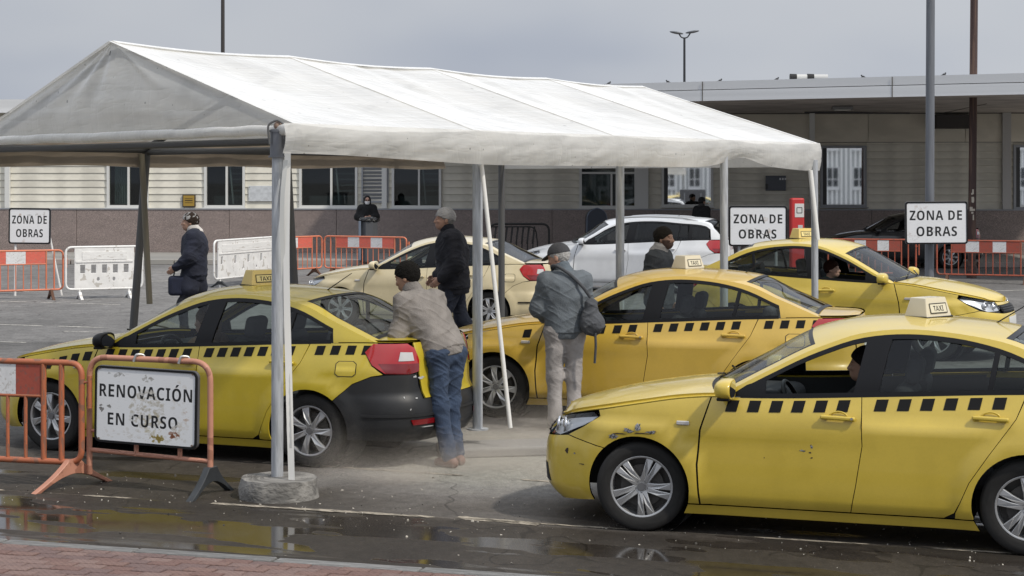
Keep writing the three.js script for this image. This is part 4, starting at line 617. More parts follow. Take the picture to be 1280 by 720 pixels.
  const dk = deck(-1.55, uR, S.deckY);
  if (!est) G.trunk_deck = panel(dk, [[0.10, -0.93], [0.97, -0.93], [1, -0.9], [1, 0.9], [0.97, 0.93], [0.10, 0.93]], { cell: 0.06, cellv: 0.09, flip: true });
  half('deck_side', panel(dk, [[0, 0.937], [1, 0.937], [1, 1], [0, 1]], { cell: 0.06, cellv: 0.07, flip: true, flange: 0.006 }));
  half('rear_plate', panel(low, [[uR, 0.74], [uR + 0.27, 0.74], [uR + 0.27, 0.86], [uR, 0.86]], { cell: 0.1, off: 0.008 }));
  // bonnet
  const hd = deck(0.74, uF, S.hoodY);
  G.hood = panel(hd, [[0.02, -0.925], [0.42, -0.925], [0.55, -0.93], [0.72, -0.97], [0.86, -1], [1, -1], [1, 1], [0.86, 1], [0.72, 0.97], [0.55, 0.93], [0.42, 0.925], [0.02, 0.925]], { cell: 0.035, cellv: 0.09, flip: false });
  half('wing_top', panel(hd, [[0.0, 0.933], [0.42, 0.933], [0.55, 0.938], [0.72, 0.978], [0.84, 1], [0, 1]], { cell: 0.035, cellv: 0.06, flange: 0.006 }));
  // over the top: pillars, roof, glass
  G.roof = panel(over, [[0.955, -1], [2.05, -1], [2.05, 1], [0.955, 1]], { cell: 0.07, cellv: 0.1, flange: 0 });
  half('a_pillar', panel(over, [[0.0, 0.915], [0.955, 0.90], [0.955, 1], [0, 1]], { cell: 0.07, cellv: 0.06, flange: 0.01 }));
  half('c_pillar', panel(over, [[2.05, 0.86], [3, 0.86], [3, 1], [2.05, 1]], { cell: 0.07, cellv: 0.06, flange: 0.01 }));
  G.windshield = panel(over, [[0.045, -0.912], [0.95, -0.897], [0.95, 0.897], [0.045, 0.912]], { cell: 0.08, cellv: 0.12, off: -0.006, flange: 0 });
  G.rear_window = panel(over, [[2.07, -0.85], [2.94, -0.85], [2.94, 0.85], [2.07, 0.85]], { cell: 0.08, cellv: 0.12, off: -0.006, flange: 0 });
  G.cowl = panel(over, [[-0.05, -0.92], [0.045, -0.912], [0.045, 0.912], [-0.05, 0.92]], { cell: 0.08, cellv: 0.12, off: -0.004 });
  const band = (m0, m1, a) => merge([panel(over, [[m0, -a], [m0 + 0.045, -a], [m0 + 0.045, a], [m0, a]], { cell: 0.1, cellv: 0.12, off: -0.002, flange: 0 }), panel(over, [[m1 - 0.045, -a], [m1, -a], [m1, a], [m1 - 0.045, a]], { cell: 0.1, cellv: 0.12, off: -0.002, flange: 0 }), panel(over, [[m0, a - 0.04], [m1, a - 0.04], [m1, a], [m0, a]], { cell: 0.08, off: -0.002, flange: 0 }), panel(over, [[m0, -a], [m1, -a], [m1, -a + 0.04], [m0, -a + 0.04]], { cell: 0.08, off: -0.002, flange: 0 })]);
  G.windshield_seal = band(0.03, 0.962, 0.905); G.rear_window_seal = band(2.045, 2.965, 0.866);
  // side glass: the opening, its black surround and the painted frame above it
  const belt = (x) => K.top(K.uOf(x)) + 0.004, rise = (f) => (x) => { let m0 = 0, m1 = 3; for (let i = 0; i < 200; i++) { const m = 3 * i / 199; if (K.E(m)[0] < x) { m1 = m; break; } m0 = m; } return K.E(m1)[1]; };
  const Eup = Array.from({ length: 41 }, (_, i) => K.E(3 * i / 40));
  const xf = S.E[0][0] - 0.02, xr = est ? -1.86 : -1.475; // ends of the opening
  const head = (x) => { let b = 9; for (let i = 0; i < Eup.length - 1; i++) { const a = Eup[i], c = Eup[i + 1]; if ((a[0] - x) * (c[0] - x) <= 0) b = Math.min(b, lerp(a[1], c[1], (x - a[0]) / ((c[0] - a[0]) || 1))); } return b; };
  const headO = (x) => head(x) - 0.036 - 0.026 * smooth(-0.8, -1.35, x);
  const cl = [xf, xr];
  const xs = Array.from({ length: 31 }, (_, i) => lerp(xf, xr, i / 30)).filter((x, i) => headO(x) > belt(x) + 0.03);
  const upper = xs.map((x) => [x, headO(x)]), lower = xs.map((x) => [x, belt(x) + 0.006]);
  half('window_frame', panel(glass, [...Eup.map((p) => [p[0], Math.max(p[1], belt(p[0]) - 0.004)]), [xr - 0.02, belt(xr - 0.02) - 0.004], ...(est ? [] : []), [xs[xs.length - 1] - 0.02, belt(xs[xs.length - 1])], ...upper.slice().reverse(), [xs[0] + 0.03, belt(xs[0] + 0.03)]].filter(Boolean), { cell: 0.08, cellv: 0.06, flange: 0.012 }));
  const strip = (A, B, off, o2 = {}) => { const out = []; for (let i = 0; i < A.length - 1; i++) out.push([A[i], A[i + 1], B[i + 1], B[i]]); return merge(out.map((q) => panel(glass, q, { cell: 0.2, off, flange: 0.008, ...o2 }))); };
  const inset = (l, d) => l.map(([x, y], i) => [x, y - d]);
  half('window_trim', merge([strip(upper.map(([x, y]) => [x, y + 0.004]), inset(upper, 0.028), 0.003), strip(lower.map(([x, y]) => [x, y + 0.016]), lower.map(([x, y]) => [x, y - 0.016]), 0.006)]));
  const pil = (xb, xt, w, off = 0.004) => { const hb = belt(xb), ht = Math.min(headO(xt), headO(xt - w)); return panel(glass, [[xb, hb], [xt, ht], [xt - w, headO(xt - w)], [xb - w, belt(xb - w)]], { cell: 0.15, off, flange: 0.02 }); };
  const bx0 = -0.165, bx1 = -0.245, dv = est ? -1.20 : -1.03;
  half('b_pillar', pil(bx0, bx1, 0.165)); half('quarter_bar', pil(dv, dv - 0.05, 0.035)); if (est) half('d_bar', pil(-1.42, -1.45, 0.07));
  const clipX = (a, b, leanA, leanB) => { const n = 12, u = [], l = []; for (let i = 0; i <= n; i++) { const xt = lerp(a + leanA, b + leanB, i / n), xb = lerp(a, b, i / n); u.push([xt, headO(xt) - 0.008]); l.push([xb, belt(xb) + 0.002]); } return [...u, ...l.reverse()]; };
  const f0 = xs[0] - 0.02, r0 = xs[xs.length - 1] + 0.02;
  half('front_glass', panel(glass, clipX(f0, bx0, 0, bx1 - bx0), { cell: 0.12, off: -0.008, flange: 0 }));
  half('rear_glass', panel(glass, clipX(bx0 - 0.165, dv, bx1 - bx0, -0.05), { cell: 0.12, off: -0.008, flange: 0 }));
  half('quarter_glass', panel(glass, clipX(dv - 0.035, est ? -1.42 : r0, -0.05, 0), { cell: 0.1, off: -0.008, flange: 0 }));
  if (est) half('cargo_glass', panel(glass, clipX(-1.49, r0, -0.03, 0), { cell: 0.1, off: -0.008, flange: 0 }));
  half('mirror_base', panel(glass, [[f0 + 0.10, belt(f0 + 0.1)], [f0 - 0.02, headO(f0 - 0.02) + 0.01], [f0 - 0.15, headO(f0 - 0.15) - 0.015], [f0 - 0.15, belt(f0 - 0.15)]], { cell: 0.08, off: 0.006 }));
  G.mirrorAt = (() => { const p = glass(f0 + 0.08, belt(f0 + 0.08) + 0.045); return p; })();
  // black inner skin behind the gaps and as the cabin lining
  const inn = (u, y) => low(u, y);
  half('inner_shell', merge([panel(inn, [[hF - 0.36, 0.2], [hF - 0.36, T(hF - 0.36) - 0.01], ...topLine(hF - 0.36, hR + 0.39, 12).map(([u, v]) => [u, v - 0.01]), [hR + 0.39, 0.2]], { cell: 0.15, off: -0.028, flange: 0 }), panel(inn, [[hF + 0.40, 0.2], [hF + 0.40, T(hF + 0.4) - 0.015], ...topLine(hF + 0.42, uF, 6).map(([u, v]) => [u, v - 0.015]), [uF, 0.2]], { cell: 0.1, off: -0.035, flange: 0 }), panel(inn, [[hR - 0.40, 0.25], [hR - 0.40, T(hR - 0.4) - 0.015], ...topLine(hR - 0.42, uR, 6).map(([u, v]) => [u, v - 0.015]), [uR, 0.25]], { cell: 0.1, off: -0.03, flange: 0 }), panel(inn, [...arc(hF, 0.315, AR + 0.025, 0, 180, 16), [hF - 0.40, T(hF) - 0.03], [hF + 0.42, T(hF + 0.42) - 0.03]], { cell: 0.1, off: -0.03, flange: 0 }), panel(inn, [...arc(hR, 0.315, AR + 0.025, 0, 180, 16), [hR - 0.42, T(hR) - 0.03], [hR + 0.42, T(hR + 0.42) - 0.03]], { cell: 0.1, off: -0.03, flange: 0 })]));
  G.roof_lining = panel(over, [[0.97, -0.93], [2.04, -0.93], [2.04, 0.93], [0.97, 0.93]], { cell: 0.1, cellv: 0.15, off: -0.03, flange: 0 });
  const liner = (x) => merge([new THREE.CylinderGeometry(0.375, 0.375, 0.36, 32, 1, true, Math.PI / 2 * 0 - Math.PI / 2 + Math.PI * 0, Math.PI).rotateX(Math.PI / 2).rotateZ(Math.PI / 2), new THREE.CircleGeometry(0.375, 24, -0.2, Math.PI + 0.4)].map((g, i) => i === 0 ? g.translate(0, 0, 0.63) : g.translate(0, 0, 0.46)).map((g) => g.translate(x, 0.315, 0)));
  G.wheel_wells = [S.hubF, S.hubR].flatMap((x) => [0, Math.PI].map((r) => { const c = new THREE.CylinderGeometry(0.374, 0.374, 0.34, 28, 1, true, 0, Math.PI).rotateX(Math.PI / 2); c.rotateZ(Math.PI / 2 * 0); const p = c.clone(); p.rotateZ(-Math.PI / 2 + Math.PI / 2); return merge([p.rotateZ(0), new THREE.CylinderGeometry(0.374, 0.374, 0.01, 28).rotateX(Math.PI / 2).translate(0, 0, -0.17)]).translate(0, 0, 0.61).rotateY(r).translate(x, 0.315, 0); }));
  G.floor = merge([box(1.85, 0.10, 1.50, 0, 0.22, 0), box(0.5, 0.3, 0.86, 1.3, 0.36, 0), box(0.55, 0.3, 0.86, -1.3, 0.36, 0), box(0.4, 0.3, 1.0, 1.74, 0.42, 0), box(0.35, 0.25, 1.1, -1.88, 0.42, 0), box(0.05, 0.55, 1.35, 0.95, 0.65, 0), box(0.04, 0.62, 1.3, -1.38, 0.66, 0), box(0.32, 0.03, 1.25, -1.55, 0.985, 0)]);
  K.G = G; K.belt = belt; K.headO = headO; return K;
}
// ---------------- a seat, built round its foot (x forward)
const seatGeo = (() => { const cushion = new RoundedBoxGeometry(0.50, 0.16, 0.48, 3, 0.06).translate(0.05, 0.28, 0), back = new RoundedBoxGeometry(0.15, 0.62, 0.46, 3, 0.06).translate(0, 0.31, 0).rotateZ(0.30).translate(-0.16, 0.30, 0); const head = new RoundedBoxGeometry(0.11, 0.19, 0.27, 3, 0.05).rotateZ(0.2).translate(-0.375, 0.985, 0); const rods = [-1, 1].map((s) => bar([-0.335, 0.83, s * 0.06], [-0.37, 0.96, s * 0.06], 0.007)); return { seat: merge([cushion, back]), head: merge([head, ...rods]) }; })();
const benchGeo = (() => { const c = new RoundedBoxGeometry(0.48, 0.16, 1.24, 3, 0.06).translate(0.02, 0.30, 0), b = new RoundedBoxGeometry(0.14, 0.60, 1.24, 3, 0.06).translate(0, 0.30, 0).rotateZ(0.38).translate(-0.17, 0.34, 0); const h = [-0.36, 0, 0.36].map((z) => new RoundedBoxGeometry(0.10, 0.15, 0.25, 3, 0.04).rotateZ(0.25).translate(-0.40, 0.92, z)); return merge([c, b, ...h]); })();
const BODIES = {};
function makeCar(spec) {
  const key = spec.estate ? 'estate' : 'sedan'; const K = BODIES[key] ??= carGeometry(spec.estate ? ESTATE : SEDAN), G = K.G, S = K.S;
  const car = thing('car_' + 'x', spec.label, spec.category ?? 'taxi', spec.pos, spec.turn, spec.group); car.name = numbered(spec.name);
  if (spec.scale) car.scale.set(...spec.scale);
  const pm = spec.paint, both = (n, name, m, p = car) => [part(name, G[n + '_m'], m, p), part(name, G[n], m, p)]; // [left, right]
  // the near side first: 'left' is -z
  const body = part('body', [G.roof, G.a_pillar, G.a_pillar_m, G.c_pillar, G.c_pillar_m, G.window_frame, G.window_frame_m, G.fender, G.fender_m, G.rear_quarter, G.rear_quarter_m, G.sill, G.sill_m, G.wing_top, G.wing_top_m, G.deck_side, G.deck_side_m, ...(spec.estate ? [] : [])], pm, car);
  part('hood', G.hood, pm, car); part('nose_panel', G.nose, pm, car);
  part('front_bumper', G.front_bumper, spec.frontBumper ?? pm, car); const rb = part('rear_bumper', G.rear_bumper, spec.rearBumper ?? pm, car); part('bumper_strip', [G.bumper_crease, G.bumper_crease_m], spec.rearBumper ?? blackTrim, rb); both('reflector', 'reflector', lensRedDark, rb);
  const lid = part('trunk_lid', spec.estate ? G.trunk_lid : [G.trunk_lid, G.trunk_deck], pm, car); part('number_plate', [G.rear_plate, G.rear_plate_m], std(lin(0.6, 0.6, 0.58), 0.5), lid);
  const gr = part('grille', G.grille, blackMatt, car); part('grille_slat', G.grille_slats, blackTrim, gr); for (const g of spec.bare ? [G.fog_intake, G.fog_intake_m] : [G.intake, G.fog_intake, G.fog_intake_m]) part('air_intake', g, blackMatt, car); if (!spec.bare) part('number_plate', [G.front_plate, G.front_plate_m], std(lin(0.6, 0.6, 0.58), 0.5), car);
  for (const s of ['', '_m']) { const h = part('headlight', G['headlight' + s], lensClear, car); part('reflector', G['headlight_inner' + s], lampM, h); part('bulb_ring', G['headlight_bowl' + s], chrome, h); const t = part('tail_light', G['tail_light' + s], lensRed, car); part('reverse_lens', G['tail_light_white' + s], lensWhite, t); part('lower_lens', G['tail_light_lower' + s], lensRedDark, t); }
  const side = {};
  for (const s of ['_m', '']) {
    const fd = part('front_door', G['front_door' + s], pm, car), rd = part('rear_door', G['rear_door' + s], pm, car); side[s] = { fd, rd };
    part('window', spec.openWindow && s === spec.near ? G['quarter_glass' + s] : G['front_glass' + s], glassM, car); part('window', G['rear_glass' + s], spec.rearGlass ?? glassM, car); part('window', G['quarter_glass' + s], spec.rearGlass ?? glassM, car); if (spec.estate) part('window', G['cargo_glass' + s], glassDark, car);
    part('window_trim', G['window_trim' + s], blackTrim, car); part('pillar_cover', G['b_pillar' + s], blackTrim, car); part('window_bar', G['quarter_bar' + s], blackTrim, car); if (spec.estate) part('window_bar', G['d_bar' + s], blackTrim, car);
    part('mirror_triangle', G['mirror_base' + s], blackTrim, car);
    const sg = s ? -1 : 1, m = G.mirrorAt, mir = part('door_mirror', (() => { const g = new THREE.SphereGeometry(1, 22, 16); const p = g.attributes.position; for (let i = 0; i < p.count; i++) { const x = p.getX(i), y = p.getY(i), z = p.getZ(i); const q = (v) => Math.sign(v) * Math.pow(Math.abs(v), 0.72); p.setXYZ(i, x < 0 ? Math.max(x, -0.35) * 0.085 : q(x) * 0.09, q(y) * 0.072 * (1 - 0.15 * q(z) * sg), q(z) * 0.115); } g.computeVertexNormals(); return g; })(), spec.mirrorPaint ?? pm, car); mir.position.set(m[0] - 0.0, m[1] + 0.015, sg * (m[2] + 0.135));
    part("mirror_foot", [bar([0.02, -0.055, -sg * 0.13], [0.02, -0.04, 0], 0.03, 0.025), box(0.09, 0.022, 0.17, 0.02, -0.062, 0, 0.01)], blackTrim, mir); part('mirror_glass', new THREE.CircleGeometry(1, 24).scale(0.098, 0.058, 1).rotateY(-Math.PI / 2).translate(-0.0325, 0, 0), mirrorGlass, mir);
    // handles on their dished recess
    for (const [door, u, y] of [[fd, -0.075, 0.865], [rd, -1.06, 0.90]]) {
      const p = K.low(u, y), q = K.low(u + 0.1, y); const h = part('door_handle', [new RoundedBoxGeometry(0.235, 0.030, 0.026, 3, 0.012).translate(0, 0, 0.032), new RoundedBoxGeometry(0.05, 0.028, 0.03, 2, 0.01).translate(-0.085, 0, 0.015), new RoundedBoxGeometry(0.05, 0.028, 0.03, 2, 0.01).translate(0.085, 0, 0.015)], pm, door); h.position.set(p[0], p[1], p[2] * sg); if (s) h.scale.z = -1; h.rotation.z = 0.035;
      const dish = new THREE.SphereGeometry(1, 20, 10, 0, 2 * Math.PI, 0, Math.PI / 2).rotateX(-Math.PI / 2).scale(0.062, 0.045, 0.006).rotateX(Math.PI).translate(0.0, 0.0, 0.008); const d = part('handle_recess', new THREE.TorusGeometry(0.048, 0.006, 8, 24).scale(1.25, 0.85, 0.6).translate(0, 0, 0.0015), pm, door); d.position.copy(h.position); if (s) d.scale.z = -1;
      if (door === fd) { const lk = part('lock', new THREE.CylinderGeometry(0.009, 0.009, 0.01, 12).rotateX(Math.PI / 2).translate(-0.095, 0, 0.045), chrome, door); lk.position.copy(h.position); if (s) lk.scale.z = -1; }
    }
    // side indicator
    const ip = K.low(0.98, 0.765), ind = part('side_indicator', new RoundedBoxGeometry(0.09, 0.03, 0.014, 2, 0.007), lensWhite, car); ind.position.set(ip[0], ip[1] + 0.02, sg * (ip[2] + 0.004));
    // fuel flap
    if (!s === (spec.near === '')) { } 
    const checks = spec.checks && (s === spec.near || spec.checks === 2);
    if (checks) {
      const sq = (u0, w, parent, dy = 0) => { const y1 = K.top(u0) - 0.022 - dy, y0 = y1 - 0.077, lean = 0.018; const g = panel(K.low, [[u0 + lean * 0, y1], [u0 - w, K.top(u0 - w) - 0.022 - dy], [u0 - w + lean, y0 + 0.002], [u0 + lean, y0]], { cell: 0.1, off: 0.003, flange: 0.002 }); part('check_square', s ? mirrorZ(g) : g, checkM, parent); };
      for (const u of spec.checkAt.front ?? []) sq(u, 0.078, fd); for (const u of spec.checkAt.rear ?? []) sq(u, 0.078, rd); for (const u of spec.checkAt.wing ?? []) sq(u, 0.078, body, u > 0 ? 0.012 + (u - 0.8) * 0.06 : 0.0);
    }
    if (s === spec.near) {
      const fp = [[-1.58, 0.80], [-1.70, 0.80], [-1.725, 0.82], [-1.725, 0.90], [-1.70, 0.92], [-1.58, 0.92], [-1.555, 0.90], [-1.555, 0.82]], fl = panel(K.low, fp, { cell: 0.03, off: 0.004, flange: 0.006 }), rimF = outline(K.low, fp, 0.007, 0.0035);
      if (!spec.estate && spec.flap !== false) { const f = part('fuel_flap', s ? mirrorZ(fl) : fl, pm, body); part('flap_gap', s ? mirrorZ(rimF) : rimF, blackMatt, body); }
    }
  }
  part('windshield', G.windshield, spec.wind ?? glassM, car); part('rear_window', G.rear_window, spec.rearWin ?? spec.rearGlass ?? glassM, car); part('window_seal', G.windshield_seal, blackTrim, car); part('window_seal', G.rear_window_seal, blackTrim, car); part('cowl', G.cowl, blackTrim, car);
  part('inner_shell', [G.inner_shell, G.inner_shell_m], innerM, car); part('roof_lining', G.roof_lining, std(lin(0.12, 0.12, 0.12), 0.9), car); for (const w of G.wheel_wells) part('wheel_well', w, Object.assign(innerM, { side: THREE.DoubleSide }), car); part('underbody', G.floor, innerM, car);
  // wipers
  part('wiper', [-0.05, 0.5].map((z) => { const a = K.over(0.02, z), b = K.over(0.13, z - 0.42); return bar([a[0], a[1] + 0.02, a[2]], [b[0], b[1] + 0.022, b[2]], 0.008); }), blackTrim, car);
  // cabin
  const cab = part('dashboard', [new RoundedBoxGeometry(0.42, 0.22, 1.36, 3, 0.08).translate(0.60, 0.83, 0), new RoundedBoxGeometry(0.12, 0.09, 0.34, 2, 0.03).translate(0.44, 0.95, -0.36), box(0.5, 0.2, 0.2, 0.2, 0.45, 0, 0.04)], seatM, car);
  part('steering_wheel', [new THREE.TorusGeometry(0.185, 0.016, 10, 40), new THREE.CylinderGeometry(0.06, 0.06, 0.03, 16).rotateX(Math.PI / 2), box(0.34, 0.03, 0.015), box(0.03, 0.17, 0.015, 0, -0.09, 0)].map((g) => g.rotateY(Math.PI / 2).rotateZ(-0.42).translate(0.30, 0.875, -0.36)), blackTrim, car);
  for (const z of [-0.36, 0.36]) { const st = part('seat', seatGeo.seat.clone().translate(-0.15, 0.17, z), seatM, car); part('headrest', seatGeo.head.clone().translate(-0.15, 0.17, z), seatM, st); }
  part('rear_seat', benchGeo.clone().translate(-0.92, 0.16, 0), seatG, car);
  const W = WHEELS[spec.wheel ?? 'twin'];
  for (const x of [S.hubF, S.hubR]) for (const sg of [-1, 1]) {
    const w = part('wheel', W.tyre, rubber, car); w.position.set(x, 0.315, sg * 0.725); if (sg < 0) w.rotation.y = Math.PI; w.rotation.z = (x > 0 ? 0.3 : 1.1) * sg; part('rim', W.rim, alloy, w); part('hub_cap', W.cap, alloyD, w); part('wheel_bolt', W.bolts, alloyD, w); part('brake_disc', W.disc, discM, w);
    if (x > 0 && spec.steer) w.rotation.y += spec.steer;
  }
  part('antenna', bar([-1.02, 1.46, 0], [-1.28, 1.63, 0], 0.006, 0.003, 6), blackMatt, car);
  if (spec.sign) {
    const [w, h, x] = [0.30, 0.115, spec.sign.x ?? -0.05], y0 = K.C(1.45)[1] - 0.005;
    const s = new THREE.Shape(); s.moveTo(-0.085, 0); s.lineTo(0.085, 0); s.lineTo(0.055, h); s.lineTo(-0.055, h); s.closePath();
    const g = new THREE.ExtrudeGeometry(s, { depth: w - 0.02, bevelEnabled: true, bevelThickness: 0.01, bevelSize: 0.01, bevelSegments: 3 }); g.translate(0, 0.015, -w / 2 + 0.01); const p = g.attributes.position; for (let i = 0; i < p.count; i++) p.setZ(i, p.getZ(i) * lerp(1, 0.80, clamp(p.getY(i) / h))); g.computeVertexNormals();
    const sg = part('roof_sign', toCreasedNormals(g, 0.6), spec.sign.mat, car); sg.position.set(x, y0, 0); sg.rotation.y = spec.sign.turn ?? 0;
    part('sign_foot', box(0.21, 0.018, 0.31, 0, 0.0, 0, 0.006), blackTrim, sg);
    for (const d of [-1, 1]) { const pl = part('sign_lettering', new THREE.PlaneGeometry(0.20, 0.075), signLetters(spec.sign.dark), sg); pl.rotation.order = 'YXZ'; pl.rotation.y = d * Math.PI / 2; pl.rotation.x = -0.255; pl.position.set(d * 0.0865, 0.066, 0); }
  }
  return { car, K, side, body };
}
// ================================================================== THE CARS IN THE PHOTOGRAPH
// placed by the near-side front hub (px, py) of the photograph and the turn away from the picture plane
function placeCar(hubPx, Z, yawDeg, spec) {
  const left = !spec.facesRight, yaw = Math.atan(Math.tan(rad(yawDeg)) * K), X = (hubPx - 640) * Z / F;
  const turn = left ? Math.PI - yaw : -yaw; // left: nose to the left and away; right: nose to the right and towards the viewer
  const c = Math.cos(turn), s = Math.sin(turn), lx = 1.3 * (spec.scale?.[0] ?? 1), lz = (left ? -0.80 : 0.80) * (spec.scale?.[2] ?? 1); // near side
  const off = new THREE.Vector3(c * lx + s * lz, 0, -s * lx + c * lz).multiplyScalar(1);
  return makeCar({ near: left ? '_m' : '', ...spec, pos: new THREE.Vector3(X - off.x, 0, -Z * K - off.z), turn });
}
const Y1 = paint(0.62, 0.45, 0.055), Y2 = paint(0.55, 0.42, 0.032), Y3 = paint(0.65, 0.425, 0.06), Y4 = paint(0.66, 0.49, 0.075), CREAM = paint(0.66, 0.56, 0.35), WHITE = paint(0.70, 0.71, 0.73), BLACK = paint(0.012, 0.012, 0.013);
const signCream = phy(lin(0.62, 0.56, 0.42), 0.35, 0, { clearcoat: 0.3 }), signYellow = phy(lin(0.66, 0.50, 0.16), 0.35, 0, { clearcoat: 0.3 });
const seqA = { front: [0.675, 0.525, 0.375, 0.225, 0.075, -0.075], rear: [-0.325, -0.475, -0.625, -0.775, -0.93, -1.085], wing: [] };
const seqB = { front: [0.70, 0.57, 0.44, 0.31, 0.18, 0.05, -0.08], rear: [-0.30, -0.43, -0.56, -0.69, -0.82, -0.95, -1.08], wing: [1.32, 1.19, 1.06, 0.93, -1.36, -1.50, -1.64, -1.78] };
const T1 = placeCar(800, 9.32, 13.8, { name: 'yellow_taxi', label: 'scuffed yellow taxi with open driver window, nearest car at lower right', group: 'yellow taxis in the queue', paint: Y1, bare: true, scale: [1.02, 1, 1], checks: 1, checkAt: seqA, wheel: 'twin', steer: 0.16, openWindow: true, sign: { mat: signCream, x: -0.57, turn: -0.5 }, rearGlass: glassM });
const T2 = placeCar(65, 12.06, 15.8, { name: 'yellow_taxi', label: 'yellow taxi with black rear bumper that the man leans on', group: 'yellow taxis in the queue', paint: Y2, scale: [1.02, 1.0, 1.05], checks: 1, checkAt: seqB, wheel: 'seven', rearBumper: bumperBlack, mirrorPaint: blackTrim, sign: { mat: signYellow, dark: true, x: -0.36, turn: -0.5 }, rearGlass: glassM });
const T3 = placeCar(620, 13.7, 12, { name: 'yellow_taxi', label: 'orange yellow taxi in the middle behind the man with the grey cap', group: 'yellow taxis in the queue', paint: Y3, scale: [1.055, 1.02, 1.04], checks: 1, checkAt: { front: [0.60, 0.43, 0.26, 0.10, -0.05], rear: [-0.30, -0.45, -0.60, -0.75, -0.90, -1.05], wing: [1.0, -1.36, -1.51, -1.66, -1.81] }, wheel: 'seven', sign: { mat: signCream, x: -0.46, turn: -0.5 } });
const T4 = placeCar(1168, 17.9, 18, { name: 'yellow_taxi', label: 'pale yellow taxi facing right under the right hand works sign', group: 'yellow taxis in the queue', facesRight: true, paint: Y4, wheel: 'seven', scale: [1.08, 1.07, 1.06], sign: { mat: signYellow, dark: true, x: -0.62, turn: -0.55 }, openWindow: true, flap: false });
const T5 = placeCar(426, 22.0, 12, { name: 'cream_car', label: 'plain cream saloon car behind the man in the dark jacket', category: 'car', paint: CREAM, wheel: 'seven', rearGlass: glassDark });
const T6 = placeCar(692, 28.6, 9, { name: 'white_car', label: 'white estate car with roof rails near the building', category: 'car', paint: WHITE, estate: true, scale: [1.07, 1.07, 1.03], wheel: 'seven', rearGlass: glassDark });
part('roof_rail', [-1, 1].map((s) => tube([[0.0, 1.42, s * 0.60], [-0.1, 1.51, s * 0.585], [-0.6, 1.535, s * 0.58], [-1.3, 1.51, s * 0.57], [-1.6, 1.44, s * 0.57]], 0.022, 30, 8)), alloy, T6.car);
const T7 = placeCar(1068, 36.0, 1, { name: 'black_car', label: 'black car parked by the building behind the right barriers', category: 'car', paint: BLACK, wheel: 'seven', rearGlass: glassDark, wind: glassDark });
// chipped paint and bare filler on the nearest taxi
{
  const r = rng(8), chips = std(lin(0.33, 0.33, 0.34), 0.6, 0.2, { map: noiseMap(0.15, 1, TN2, 2, [1, 1, 1]) }), rust = std(lin(0.05, 0.035, 0.025), 0.9);
  const blot = (u, y, ru, ry, m, n = 13) => { const p = Array.from({ length: n }, (_, i) => { const a = i / n * 2 * Math.PI, k = 0.45 + 0.8 * r(); return [u + ru * k * Math.cos(a), y + ry * k * Math.sin(a)]; }); part('paint_scrape', mirrorZ(panel(T1.K.low, p, { cell: 0.05, off: 0.0012, flange: 0.001 })), m, T1.body); };
  blot(1.475, 0.665, 0.040, 0.022, chips); blot(1.36, 0.715, 0.05, 0.016, chips); blot(1.295, 0.745, 0.022, 0.03, chips); blot(1.20, 0.712, 0.05, 0.010, chips); blot(1.27, 0.70, 0.06, 0.006, rust); blot(1.42, 0.69, 0.05, 0.006, rust);
  blot(1.86, 0.53, 0.018, 0.022, rust, 9); blot(1.79, 0.52, 0.01, 0.008, chips, 7); blot(1.72, 0.45, 0.03, 0.004, rust, 9); blot(0.16, 0.63, 0.025, 0.008, chips, 9); blot(0.10, 0.66, 0.011, 0.016, chips, 9); blot(0.11, 0.62, 0.012, 0.008, rust, 8); blot(0.10, 0.585, 0.008, 0.006, rust, 7); blot(0.42, 0.57, 0.004, 0.005, rust, 7);
}
{ // scuffs on the black bumper of the leaned-on taxi
  const r = rng(18), chips = std(lin(0.42, 0.42, 0.42), 0.7); const blot = (u, y, ru, ry, n = 9) => { const p = Array.from({ length: n }, (_, i) => { const a = i / n * 2 * Math.PI, k = 0.4 + 0.9 * r(); return [u + ru * k * Math.cos(a), y + ry * k * Math.sin(a)]; }); part('paint_scrape', mirrorZ(panel(T2.K.low, p, { cell: 0.05, off: 0.002, flange: 0.001 })), chips, T2.car); };
  blot(-2.36, 0.775, 0.05, 0.014, 13); blot(-2.28, 0.79, 0.02, 0.012); blot(-2.15, 0.62, 0.008, 0.01); blot(-2.27, 0.61, 0.012, 0.006); blot(-2.2, 0.52, 0.006, 0.008); blot(-2.4, 0.36, 0.10, 0.006, 11);
}
// ================================================================== PEOPLE
// a body or a garment is a field of tapered bones, joined smoothly and meshed with surface nets
const v3 = (a) => a.isVector3 ? [a.x, a.y, a.z] : a;
const cap_ = (a, b, ra, rb = ra) => { a = v3(a); b = v3(b); const dx = b[0] - a[0], dy = b[1] - a[1], dz = b[2] - a[2], L = dx * dx + dy * dy + dz * dz || 1e-9; return (x, y, z) => { const px = x - a[0], py = y - a[1], pz = z - a[2], h = clamp((px * dx + py * dy + pz * dz) / L); return Math.hypot(px - dx * h, py - dy * h, pz - dz * h) - (ra + (rb - ra) * h); }; };
const ell = (c, r) => (x, y, z) => { const a = (x - c[0]) / r[0], b = (y - c[1]) / r[1], d = (z - c[2]) / r[2], k0 = Math.hypot(a, b, d), k1 = Math.hypot(a / r[0], b / r[1], d / r[2]); return k0 < 1e-6 ? -Math.min(...r) : k0 * (k0 - 1) / k1; };
const smin = (a, b, k) => { const h = Math.max(k - Math.abs(a - b), 0) / k; return Math.min(a, b) - h * h * k * 0.25; };
const blend = (list, k) => (x, y, z) => { let d = 9; for (const f of list) d = smin(d, f(x, y, z), k); return d; };
